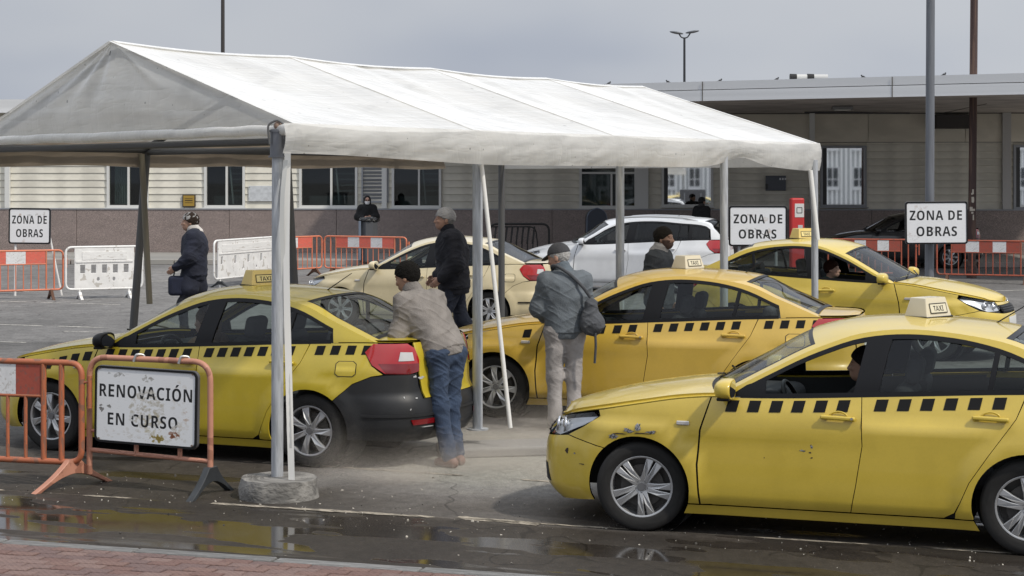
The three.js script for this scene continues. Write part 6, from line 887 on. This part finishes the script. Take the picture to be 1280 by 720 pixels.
// ================================================================== BARRIERS, SIGNS, POSTS AND OTHER STREET THINGS
const wearTex = (a, b, seed, amt) => dataTex(512, 512, (() => { const r = rng(seed); return (x, y, o) => { const k = smooth(amt, amt + 0.05, fbm(x * 0.02, y * 0.02, 5, seed)), g = 0.85 + 0.3 * TN1[y * 512 + x]; for (let i = 0; i < 3; i++) o[i] = toS(lerp(a[i], b[i], k) * g); }; })(), { srgb: true });
const orangeM = std(0xffffff, 0.5, 0, { map: wearTex([0.40, 0.125, 0.058], [0.24, 0.11, 0.07], 3, 0.60) }), orangeFar = std(0xffffff, 0.5, 0, { map: wearTex([0.62, 0.19, 0.10], [0.42, 0.2, 0.13], 4, 0.64) }), salmonM = std(0xffffff, 0.5, 0, { map: wearTex([0.48, 0.225, 0.15], [0.32, 0.14, 0.09], 5, 0.56) }), rustyM = std(0xffffff, 0.6, 0, { map: wearTex([0.36, 0.085, 0.045], [0.20, 0.075, 0.045], 6, 0.58) });
const whitePipe = std(0xffffff, 0.45, 0, { map: wearTex([0.76, 0.75, 0.73], [0.52, 0.49, 0.45], 7, 0.70) }), plateR = std(0xffffff, 0.6, 0, { map: wearTex([0.33, 0.07, 0.045], [0.24, 0.08, 0.06], 8, 0.6) }), plateRF = std(0xffffff, 0.6, 0, { map: wearTex([0.62, 0.13, 0.09], [0.5, 0.16, 0.12], 9, 0.62) }), plateW = std(0xffffff, 0.55, 0, { map: wearTex([0.66, 0.66, 0.66], [0.52, 0.50, 0.48], 10, 0.66) });
const darkFoot = std(lin(0.05, 0.055, 0.06), 0.7, 0.2, { map: noiseMap(0.5, 1, TN3, 1, [1, 1, 1]) }), rustFoot = std(lin(0.10, 0.05, 0.03), 0.9);
function footGeo(h = 0.20, half = 0.30) { // bent steel plate that straddles across the barrier
  const s = new THREE.Shape(); s.moveTo(-half, 0); s.quadraticCurveTo(-half * 0.45, h * 0.45, -0.055, h); s.lineTo(0.055, h); s.quadraticCurveTo(half * 0.45, h * 0.45, half, 0); s.lineTo(half - 0.05, 0); s.quadraticCurveTo(half * 0.35, h * 0.5, 0, h * 0.52); s.quadraticCurveTo(-half * 0.35, h * 0.5, -half + 0.05, 0); s.closePath();
  const g = new THREE.ExtrudeGeometry(s, { depth: 0.05, bevelEnabled: true, bevelSize: 0.004, bevelThickness: 0.004, bevelSegments: 1, curveSegments: 10 }); g.translate(0, 0, -0.025); return g.rotateY(Math.PI / 2);
}
function ground2(px, Z) { return V((px - 640) * Z / F, 0, Z); }
function frameOn(A, B, name, label, category, group) { const t = thing(name, label, category, A.clone(), -Math.atan2(B.z - A.z, B.x - A.x), group); return [t, A.distanceTo(B)]; }
function steelBarrier(A, B, label, o = {}) {
  const [t, L] = frameOn(A, B, 'steel_barrier', label, 'barrier', o.group), m = o.m ?? orangeFar, H = o.H ?? 1.0, yb = 0.20, p = (x, y, z = 0) => new THREE.Vector3(x, y, z), r = o.thick ? 0.025 : 0.0205;
  part('frame', pipe(roundPath([p(0.02, yb), p(L - 0.02, yb), p(L - 0.02, H), p(0.02, H)], 0.11, 6, true), r, 10, true), m, t);
  const posts = [0.20, 0.36, L - 0.36, L - 0.20], mid = H - 0.275;
  for (const x of posts) part('upright', bar([x, yb, 0], [x, H, 0], o.thick ? 0.023 : 0.017), m, t);
  part('mid_rail', bar([0.36, mid, 0], [L - 0.36, mid, 0], 0.015), m, t);
  const n = Math.round((L - 0.72) / 0.16); for (let i = 1; i < n; i++) part('bar', bar([lerp(0.36, L - 0.36, i / n), yb, 0], [lerp(0.36, L - 0.36, i / n), mid, 0], o.thick ? 0.015 : 0.011), m, t);
  const w = (L - 0.76), N = o.plates ?? 5; for (let i = 0; i < N; i++) part('plate', box(w / N - 0.002, H - mid - 0.03, 0.008, 0.38 + w * (i + 0.5) / N, (H + mid) / 2 - 0.004, 0.006), (i % 2) ? plateW : o.plate ?? plateRF, t);
  for (const x of [o.footAt ?? 0.26, L - (o.footAt ?? 0.26)]) { part('leg', bar([x, 0.14, 0], [x, yb, 0], 0.018), m, t); part('foot', o.thick ? footGeo(0.22, 0.40).rotateY(-0.36).translate(x, 0, 0) : footGeo().translate(x, 0, 0), o.foot ?? rustFoot, t); }
  part('hook', [tube([[L - 0.01, H - 0.16, 0], [L + 0.045, H - 0.15, 0], [L + 0.05, H - 0.22, 0], [L + 0.05, H - 0.30, 0]], 0.012, 12, 6), bar([L + 0.05, H - 0.10, 0], [L + 0.05, H - 0.36, 0], 0.018)], m, t);
  return t;
}
function plateBarrier(A, B, label, o = {}) {
  const [t, L] = frameOn(A, B, 'plate_barrier', label, 'barrier', o.group), H = 1.06, yb = 0.20, p = (x, y) => new THREE.Vector3(x, y, 0);
  part('frame', pipe(roundPath([p(0.02, yb), p(L - 0.02, yb), p(L - 0.02, H), p(0.02, H)], 0.13, 6, true), 0.024, 10, true), whitePipe, t);
  for (const x of [0.22, L - 0.22]) part('upright', bar([x, yb, 0], [x, H, 0], 0.018), whitePipe, t);
  const s = new THREE.Shape(); s.moveTo(0.20, yb + 0.02); s.lineTo(L - 0.20, yb + 0.02); s.lineTo(L - 0.20, H - 0.03); s.lineTo(0.20, H - 0.03); s.closePath(); const n = 5;
  for (let i = 0; i < n; i++) { const c = lerp(0.36, L - 0.36, i / (n - 1)), w = 0.055, a = 0.52, b = 0.70, h = new THREE.Path(); h.moveTo(c - w, a); h.lineTo(c + w, a); h.lineTo(c + w, b); h.lineTo(c - w, b); h.closePath(); s.holes.push(h); }
  for (const c of [0.42, 0.62]) { const h = new THREE.Path(); h.absellipse(L * c, 0.40, 0.035, 0.045, 0, 2 * Math.PI); s.holes.push(h); }
  part('plate', new THREE.ExtrudeGeometry(s, { depth: 0.02, bevelEnabled: true, bevelSize: 0.006, bevelThickness: 0.006, bevelSegments: 1 }).translate(0, 0, -0.01), whitePipe, t);
  part('rib', [box(L - 0.44, 0.03, 0.02, L / 2, 0.76, 0.022), box(L - 0.7, 0.16, 0.012, L / 2, 0.88, 0.02)], whitePipe, t);
  for (const x of [0.30, L - 0.30]) { part('leg', bar([x, 0.0, 0], [x, yb, 0], 0.02), whitePipe, t); part('foot', footGeo(0.14, 0.26).translate(x, 0, 0), o.foot ?? whitePipe, t); }
  return t;
}
const gFar = 'barriers across the car park';
const near1 = steelBarrier(ground2(-212, 11.05), ground2(105, 10.62), 'orange steel barrier with red and white plates, nearest at lower left', { m: orangeM, plate: plateR, foot: salmonM, plates: 7, thick: true, footAt: 0.10 });
steelBarrier(ground2(-42, 26.4), ground2(80, 27.0), 'orange barrier under the small far left works sign', { group: gFar, plates: 3 });
plateBarrier(ground2(81, 26.9), ground2(179, 27.4), 'white plate barrier next to the far left orange barrier', { group: gFar });
plateBarrier(ground2(267, 29.6), ground2(350, 31.8), 'white plate barrier between the navy coat walker and the tent pole', { group: gFar, foot: darkFoot });
steelBarrier(ground2(322, 32.2), ground2(403, 33.4), 'orange red barrier half hidden behind the near tent pole', { group: gFar, plates: 3 });
steelBarrier(ground2(405, 33.4), ground2(509, 32.6), 'orange red barrier under the grey bin and beside the cream car', { group: gFar, plates: 5 });
steelBarrier(ground2(1034, 31.8), ground2(1146, 31.4), 'rusty red barrier in front of the parked black car', { group: gFar, m: rustyM, plate: plateR });
steelBarrier(ground2(1170, 31.2), ground2(1296, 30.6), 'rusty red barrier beside the brown pole at the right edge', { group: gFar, m: rustyM, plate: plateR });
// ---- signs
function signFace(lines, W, H, seed, worn) {
  const c = document.createElement('canvas'); c.width = W; c.height = H; const x = c.getContext('2d'), r = rng(worn ? 31 : seed);
  x.fillStyle = worn ? '#dedfe0' : '#dddee0'; x.fillRect(0, 0, W, H);
  for (let i = 0; i < 2600; i++) { const a = 0.02 + 0.05 * r(); x.fillStyle = r() < 0.5 ? `rgba(90,88,84,${a})` : `rgba(235,235,235,${a})`; const s = 2 + 14 * r() * r(); x.fillRect(r() * W, r() * H, s * (1 + 2 * r()), s * 0.5); }
  const cloud = (cx, cy, rx, ry, col, n) => { for (let i = 0; i < n; i++) { x.fillStyle = col; const a = r() * 6.28, k = Math.sqrt(r()); const px = cx + rx * k * Math.cos(a), py = cy + ry * k * Math.sin(a), s = 4 + 26 * r(); x.beginPath(); for (let j = 0; j < 7; j++) { const b = j / 7 * 6.28, d = s * (0.4 + 0.8 * r()); x.lineTo(px + d * Math.cos(b), py + d * 0.8 * Math.sin(b)); } x.fill(); } };
  if (!worn) for (let k = 0; k < 5; k++) cloud(W * r(), H * (0.1 + 0.85 * r()), W * (0.03 + 0.1 * r()), H * (0.02 + 0.08 * r()), ['rgba(120,112,100,0.10)', 'rgba(150,130,110,0.12)', 'rgba(90,90,92,0.10)'][k % 3], 14);
  if (worn) { cloud(W * 0.52, H * 0.55, W * 0.18, H * 0.28, 'rgba(132,116,88,0.17)', 230); cloud(W * 0.5, H * 0.9, W * 0.45, H * 0.08, 'rgba(140,120,96,0.12)', 60); cloud(W * 0.85, H * 0.5, W * 0.1, H * 0.4, 'rgba(150,128,104,0.10)', 50); cloud(W * 0.57, H * 0.72, W * 0.12, H * 0.16, 'rgba(150,132,84,0.22)', 40); cloud(W * 0.52, H * 0.10, W * 0.05, H * 0.05, 'rgba(120,115,108,0.4)', 10); cloud(W * 0.20, H * 0.08, W * 0.09, H * 0.03, 'rgba(110,105,100,0.35)', 9); cloud(W * 0.62, H * 0.92, W * 0.07, H * 0.05, 'rgba(130,112,48,0.7)', 26); }
  x.fillStyle = '#17181a'; x.strokeStyle = '#17181a'; x.textAlign = 'center'; x.textBaseline = 'middle'; x.lineJoin = 'round';
  lines.forEach(([t, cx, cy, sz, sx]) => { x.save(); x.translate(W * cx, H * cy); x.scale(sx, 1); x.font = `bold ${sz}px sans-serif`; if (x.letterSpacing !== undefined) x.letterSpacing = '6px'; x.fillText(t, 0, 0); x.restore(); });
  if (worn) { cloud(W * 0.46, H * 0.33, W * 0.03, H * 0.05, 'rgba(196,194,188,0.85)', 6); cloud(W * 0.36, H * 0.66, W * 0.03, H * 0.07, 'rgba(205,205,203,0.8)', 9); cloud(W * 0.55, H * 0.32, W * 0.03, H * 0.05, 'rgba(200,196,186,0.7)', 6); cloud(W * 0.83, H * 0.82, W * 0.06, H * 0.10, 'rgba(200,195,188,0.8)', 20); cloud(W * 0.80, H * 0.86, W * 0.045, H * 0.05, 'rgba(112,62,36,0.55)', 14); cloud(W * 0.05, H * 0.55, W * 0.02, H * 0.05, 'rgba(70,66,62,0.6)', 6); cloud(W * 0.13, H * 0.53, W * 0.03, H * 0.02, 'rgba(80,76,70,0.5)', 5); cloud(W * 0.9, H * 0.6, W * 0.03, H * 0.1, 'rgba(150,110,80,0.2)', 9); }
  const tx = new THREE.CanvasTexture(c); tx.colorSpace = THREE.SRGBColorSpace; return std(0xffffff, 0.5, 0, { map: tx });
}
const rrect = (w, h, r) => { const s = new THREE.Shape(); s.moveTo(-w / 2 + r, -h / 2); s.lineTo(w / 2 - r, -h / 2); s.absarc(w / 2 - r, -h / 2 + r, r, -Math.PI / 2, 0); s.lineTo(w / 2, h / 2 - r); s.absarc(w / 2 - r, h / 2 - r, r, 0, Math.PI / 2); s.lineTo(-w / 2 + r, h / 2); s.absarc(-w / 2 + r, h / 2 - r, r, Math.PI / 2, Math.PI); s.lineTo(-w / 2, -h / 2 + r); s.absarc(-w / 2 + r, -h / 2 + r, r, Math.PI, 1.5 * Math.PI); return s; };
const backM = std(lin(0.12, 0.12, 0.125), 0.5, 0.4);
function signBoard(t, w, h, face, y, bw = 0.028) {
  part('board', new THREE.ExtrudeGeometry(rrect(w, h, 0.05), { depth: 0.022, bevelEnabled: true, bevelSize: 0.004, bevelThickness: 0.004, bevelSegments: 2 }).translate(0, y, -0.03), backM, t);
  const outer = rrect(w, h, 0.05), hole = new THREE.Path(rrect(w - bw * 2, h - bw * 2, 0.036).getPoints(8).reverse()); outer.holes.push(hole); part('border', new THREE.ExtrudeGeometry(outer, { depth: 0.012, bevelEnabled: false, curveSegments: 8 }).translate(0, y, -0.002), phy(lin(0.012, 0.012, 0.013), 0.4, 0, { specularIntensity: 0.5 }), t);
  const g = new THREE.ShapeGeometry(rrect(w - bw * 1.95, h - bw * 1.95, 0.036), 8), p = g.attributes.position, uv = g.attributes.uv; for (let i = 0; i < p.count; i++) uv.setXY(i, p.getX(i) / (w - bw * 1.95) + 0.5, p.getY(i) / (h - bw * 1.95) + 0.5); part('face', g.translate(0, y, 0.003), face, t);
}
const zonaOf = (seed, dx) => signFace([['ZONA DE', 0.5 + dx, 0.315, 176, 0.88], ['OBRAS', 0.5 - dx, 0.72, 176, 0.92]], 768, 520, seed, false), reno = signFace([['RENOVACIÓN', 0.5, 0.31, 176, 0.82], ['EN CURSO', 0.47, 0.70, 170, 0.86]], 1024, 724, 0, true);
{ // sign barrier at the front: a short loop of pipe on one dark foot, the worn board tied to it
  const A = ground2(108, 10.68), B = ground2(263, 10.36), [t, L] = frameOn(A, B, 'sign_barrier', 'short salmon pink barrier that carries the worn sign', 'barrier'), p = (x, y) => new THREE.Vector3(x, y, 0), H = 1.045;
  part('frame', pipe([p(0.03, 0.10), ...roundPath([p(0.03, 0.3), p(0.03, H), p(L, H), p(L, 0.3)], 0.16, 8), p(L, 0.13)], 0.0235, 12), salmonM, t);
  part('bottom_rail', bar([0.03, 0.295, 0], [L, 0.265, 0], 0.019), salmonM, t); part('side_rail', bar([0.03, 0.45, 0], [L * 0.3, 0.45, 0], 0.013), salmonM, t);
  for (const k of [0.41, 0.76]) part('bar', bar([L * k, 0.27, 0], [L * k, 0.5, 0], 0.019), salmonM, t);
  part('foot', footGeo(0.22, 0.31).translate(L, 0, 0), darkFoot, t); for (const k of [0.44, 0.80]) part('clamp', tube([[L * k - 0.04, H - 0.02, 0.03], [L * k - 0.02, H + 0.035, 0.02], [L * k + 0.02, H + 0.03, -0.02], [L * k + 0.035, H - 0.02, -0.02]], 0.011, 14, 6), std(lin(0.45, 0.45, 0.45), 0.4, 0.7), t);
  t.updateMatrixWorld(true); const s = thing('works_sign', 'worn white sign reading RENOVACIÓN EN CURSO with peeling rusty patches', 'sign', t.localToWorld(new THREE.Vector3(0.585, 0, 0.045)), t.rotation.y); s.rotation.order = 'YXZ'; s.rotation.z = -0.016; signBoard(s, 0.955, 0.61, reno, 0.672, 0.017);
  part('bolt', [[-0.45, 0.29], [0.45, 0.29], [-0.45, -0.29], [0.45, -0.29]].map(([x, y]) => bar([x * 0.97, 0.675 + y * 0.97, 0.002], [x * 0.97, 0.675 + y * 0.97, 0.010], 0.009)), std(lin(0.2, 0.15, 0.12), 0.6, 0.4), s);
}
{ const Z = 27.6, s = thing('works_sign', 'small white ZONA DE OBRAS sign at the far left above the barrier', 'sign', ground2(36, Z), 0.03); s.rotation.z = -0.012; signBoard(s, 0.87, 0.745, zonaOf(12, 0), HC - (282.5 - YH) * Z / F); part('post', [bar([-0.3, 0, -0.06], [-0.3, 1.8, -0.04], 0.025), bar([0.30, 1.75, -0.05], [0.62, 0, -0.3], 0.025)], whitePipe, s); }
{ const Z = 25, s = thing('works_sign', 'white ZONA DE OBRAS sign beside the red totem in the middle', 'sign', ground2(947.5, Z), -0.02); signBoard(s, 1.10, 0.76, zonaOf(57, 0.006), HC - (282.5 - YH) * Z / F); part('post', [-0.35, 0.35].map((x) => bar([x, 0, -0.06], [x, 1.8, -0.05], 0.026)), galvPost(), s); }
function galvPost() { return std(lin(0.30, 0.31, 0.32), 0.5, 0.5); }
{ const Z = 24.9, s = thing('works_sign', 'white ZONA DE OBRAS sign fixed to the grey lamp post on the right', 'sign', ground2(1171.5, Z), -0.02); s.rotation.z = 0.008; signBoard(s, 1.17, 0.80, zonaOf(83, -0.004), HC - (278.5 - YH) * Z / F); part('bracket', [0.25, -0.25].map((dy) => box(0.30, 0.04, 0.07, -0.14, HC - (278.5 - YH) * Z / F + dy, -0.065)), galvPost(), s); }
// ---- posts and lamps
{ const p = thing('lamp_post', 'tall smooth grey lamp post that carries the right hand sign', 'lamp post', ground2(1161.5, 25.15)); part('pole', bar([0, 0, 0], [0.04, 9, 0], 0.088, 0.078, 20), std(lin(0.17, 0.18, 0.20), 0.5, 0.25, { map: noiseMap(0.8, 1, TN1, 2, [1, 1, 1]) }), p); part('collar', bar([0, 0, 0], [0, 0.35, 0], 0.11, 0.105, 20), std(lin(0.15, 0.155, 0.17), 0.5, 0.3), p); }
{ const p = thing('utility_pole', 'tall rusty brown pole with peeled poster scraps at the right', 'pole', ground2(1214.5, 32.6)); const m = std(0xffffff, 0.75, 0.1, { map: wearTex([0.055, 0.032, 0.028], [0.10, 0.06, 0.045], 14, 0.55) }); part('pole', bar([0, 0, 0], [0.10, 11, 0], 0.098, 0.09, 18), m, p); part('base', bar([0, 0, 0], [0, 0.42, 0], 0.125, 0.12, 18), m, p);
  const r = rng(4), sm = std(lin(0.42, 0.38, 0.32), 0.9, 0, { side: THREE.DoubleSide }); for (let i = 0; i < 9; i++) { const y = 1.25 + 0.9 * r(), a = (r() - 0.6) * 1.6, w = 0.25 + 0.5 * r(), h = 0.04 + 0.10 * r(); part('poster_scrap', new THREE.CylinderGeometry(0.1005 + 0.002 * r(), 0.1005, h, 5, 1, true, a, w).translate(0.01, y, 0), sm, p); } }
{ const p = thing('thin_mast', 'thin dark mast rising behind the tent roof', 'mast', ground2(278.5, 58)); part('pole', bar([0, 0, 0], [0, 14, 0], 0.10, 0.075, 12), std(lin(0.045, 0.04, 0.038), 0.6, 0.2), p); part('base_flange', box(0.4, 0.05, 0.4, 0, 0.025, 0), galvPost(), p); }
{ const Z = 60, p = thing('street_lamp', 'dark street lamp with two outspread heads behind the building', 'street lamp', ground2(855.5, Z)), m = std(lin(0.03, 0.032, 0.036), 0.5, 0.2), top = HC - (47 - YH) * Z / F; part('pole', bar([0, 0, 0], [0, top, 0], 0.075, 0.05, 12), m, p); part('bracket', tube([[-0.28, top + 0.22, 0], [-0.14, top + 0.02, 0], [0, top - 0.02, 0], [0.14, top + 0.02, 0], [0.28, top + 0.22, 0]], 0.03, 20, 8), m, p);
  for (const s of [-1, 1]) { const h = part('lamp_head', new THREE.SphereGeometry(1, 16, 10).scale(0.32, 0.06, 0.14), std(lin(0.10, 0.105, 0.115), 0.4, 0.3), p); h.position.set(s * 0.36, top + 0.24 + 0.02 * s, 0); h.rotation.z = s * 0.16; part('lamp_glass', new THREE.SphereGeometry(1, 14, 8, 0, 6.3, Math.PI / 2, Math.PI / 2).scale(0.24, 0.05, 0.11).translate(0, -0.015, 0), std(lin(0.3, 0.3, 0.3), 0.2), h); } }
{ const Z = 33, t = thing('red_totem', 'bright red upright totem with a white notice panel', 'totem', ground2(996, Z), 0.12), m = std(lin(0.50, 0.035, 0.035), 0.4); part('body', new RoundedBoxGeometry(0.34, 1.97, 0.22, 3, 0.045).translate(0, 0.985, 0), m, t); part('panel', box(0.235, 0.34, 0.02, 0.035, 1.66, 0.108, 0.004), std(lin(0.62, 0.62, 0.6), 0.5), t); part('panel_frame', [box(0.13, 0.016, 0.006, 0.035, 1.735, 0.121), box(0.13, 0.016, 0.006, 0.035, 1.60, 0.121), box(0.016, 0.13, 0.006, -0.03, 1.667, 0.121), box(0.016, 0.13, 0.006, 0.10, 1.667, 0.121)], std(lin(0.1, 0.1, 0.1), 0.6), t); part('slot_plate', box(0.12, 0.15, 0.02, 0.06, 1.22, 0.107, 0.004), std(lin(0.5, 0.5, 0.5), 0.5), t); }
{ const Z = 37.2, t = thing('litter_bin', 'grey litter bin in front of the black hooded person', 'bin', ground2(461.5, Z), 0.08); const m = std(lin(0.085, 0.088, 0.095), 0.6, 0.2); const s = new THREE.CylinderGeometry(0.30, 0.32, 1.16, 8, 1).rotateY(Math.PI / 8); part('body', toCreasedNormals(s.scale(0.84, 1, 0.8), 0.4).translate(0, 0.70, 0), m, t); part('side_panel', box(0.07, 1.1, 0.4, -0.265, 0.70, 0.0, 0.01), std(lin(0.14, 0.17, 0.22), 0.5), t); part('rim', bar([0, 1.26, 0], [0, 1.29, 0], 0.27, 0.26, 8), blackMatt, t); part('bag', netMesh(folds(ell([0, 1.28, 0], [0.30, 0.08, 0.25]), 0.03, 14, 20, 14), [-0.4, 1.1, -0.4], [0.4, 1.45, 0.4], 0.016), phy(lin(0.01, 0.01, 0.011), 0.25, 0), t); }
{ const Z = 37.3, A = ground2(612, Z), t = thing('bicycle_rack', 'black tubular bicycle rack in front of the granite wall', 'bike rack', A, -0.02), m = std(lin(0.010, 0.010, 0.009), 0.5), L = 1.68, H = 1.17, p = (x, y, z = 0) => new THREE.Vector3(x, y, z); part('frame', pipe([p(0, 0.12), ...roundPath([p(0, 0.3), p(0, H), p(L, H), p(L, 0.4)], 0.22, 8), p(L + 0.06, 0.12)], 0.032, 10), m, t); part('inner_rail', pipe(roundPath([p(0.05, H - 0.08), p(L - 0.38, H - 0.08), p(L - 0.28, 0.15)], 0.2, 8), 0.02, 8), m, t); for (let i = 0; i < 8; i++) { const x = 0.12 + i * 0.155; part('hoop', tube([[x, 0.14, 0.1], [x + 0.03, 0.7, 0.16], [x + 0.07, 1.05, 0.06], [x + 0.05, 1.06, -0.12], [x + 0.0, 0.6, -0.16]], 0.017, 20, 6), m, t); } part('base_rail', bar([0, 0.14, 0.1], [L, 0.14, 0.1], 0.025), m, t); }
{ const Z = 38, t = thing('blue_bin', 'dark navy round topped bin behind the white estate car', 'bin', ground2(745, Z), 0.1), s = new THREE.Shape(); s.moveTo(-0.27, 0.12); s.lineTo(0.27, 0.12); s.lineTo(0.27, 1.3); s.absarc(0, 1.3, 0.27, 0, Math.PI); s.closePath(); part('body', new THREE.ExtrudeGeometry(s, { depth: 0.4, bevelEnabled: true, bevelSize: 0.02, bevelThickness: 0.02, bevelSegments: 2, curveSegments: 20 }).translate(0, 0, -0.2), std(lin(0.010, 0.016, 0.03), 0.35), t); part('rim', tube([[-0.285, 0.3, 0.2], [-0.285, 1.3, 0.2], [-0.2, 1.51, 0.2], [0, 1.6, 0.2], [0.2, 1.51, 0.2], [0.285, 1.3, 0.2], [0.285, 0.3, 0.2]], 0.018, 40, 6), std(lin(0.1, 0.13, 0.18), 0.4), t); }
// ---- birds and small plant on the canopy roof
{
  const bm = std(lin(0.025, 0.025, 0.028), 0.8), BS = 0.62; const prot = { body: merge([new THREE.SphereGeometry(1, 12, 8).scale(0.075, 0.062, 0.06), new THREE.SphereGeometry(1, 10, 8).scale(0.032, 0.034, 0.03).translate(0.065, 0.072, 0), new THREE.ConeGeometry(0.01, 0.03, 6).rotateZ(-Math.PI / 2).translate(0.105, 0.07, 0), new THREE.ConeGeometry(0.035, 0.13, 6).rotateZ(Math.PI / 2 + 0.2).scale(1, 0.5, 1).translate(-0.11, -0.005, 0), bar([0.04, 0.02, 0], [0.06, 0.06, 0], 0.034, 0.026, 8)]), leg: [bar([0.01, -0.10, 0.02], [0.005, -0.04, 0.02], 0.006, 0.006, 5), bar([0.01, -0.10, -0.02], [0.005, -0.04, -0.02], 0.006, 0.006, 5)] };
  const birdLabel = { 761: 'leftmost small dark bird, at the tip of the tent ridge', 835: 'small dark bird left of the street lamp on the roof edge', 900: 'small dark bird right of the street lamp on the roof edge', 971: 'small dark bird just left of the pale roof vents', 1079: 'small dark bird midway between roof vents and lamp post', 1180: 'rightmost small dark bird, between the two tall poles' };
  const put = [[761, 1], [835, 0], [900, 1], [971, 1], [1079, 0], [1180, 1]];
  for (const [px, d] of put) { const Z = 36.6 - (px - 640) * 0.0073, y = TOPH + 0.498 + 0.1 * 0.62; const b = thing('pigeon', birdLabel[px], 'bird', V((px - 640) * Z / F, y, Z), d ? 0.3 : 2.7, 'birds along the roof edge'); part('body', prot.body, bm, b); part('leg', prot.leg, bm, b); b.scale.setScalar(BS); }
  for (const [px, w, m, nm] of [[1002, 0.36, std(lin(0.55, 0.55, 0.53), 0.6), 'pale'], [1024, 0.38, std(lin(0.5, 0.5, 0.49), 0.6), 'pale']]) { const Z = 33.6, t = thing('roof_vent', px < 1010 ? 'left one of two pale cowled vents on the canopy roof' : 'right one of two pale cowled vents on the canopy roof', 'roof vent', V((px - 640) * Z / F, TOPH + 0.47, Z - 0.1), 0); part('duct', bar([-w / 2, 0.10, 0], [w / 2, 0.10, 0], 0.07, 0.07, 12), m, t); part('cowl', [bar([-w / 2 - 0.14, 0.10, 0], [-w / 2 + 0.03, 0.10, 0], 0.085, 0.08, 12)], blackMatt, t); part('leg', [bar([-w / 3, 0, 0], [-w / 3, 0.08, 0], 0.02), bar([w / 3, 0, 0], [w / 3, 0.08, 0], 0.02)], blackMatt, t); }
}
camera.far = 1200; camera.updateProjectionMatrix();
renderer.render(scene, camera);
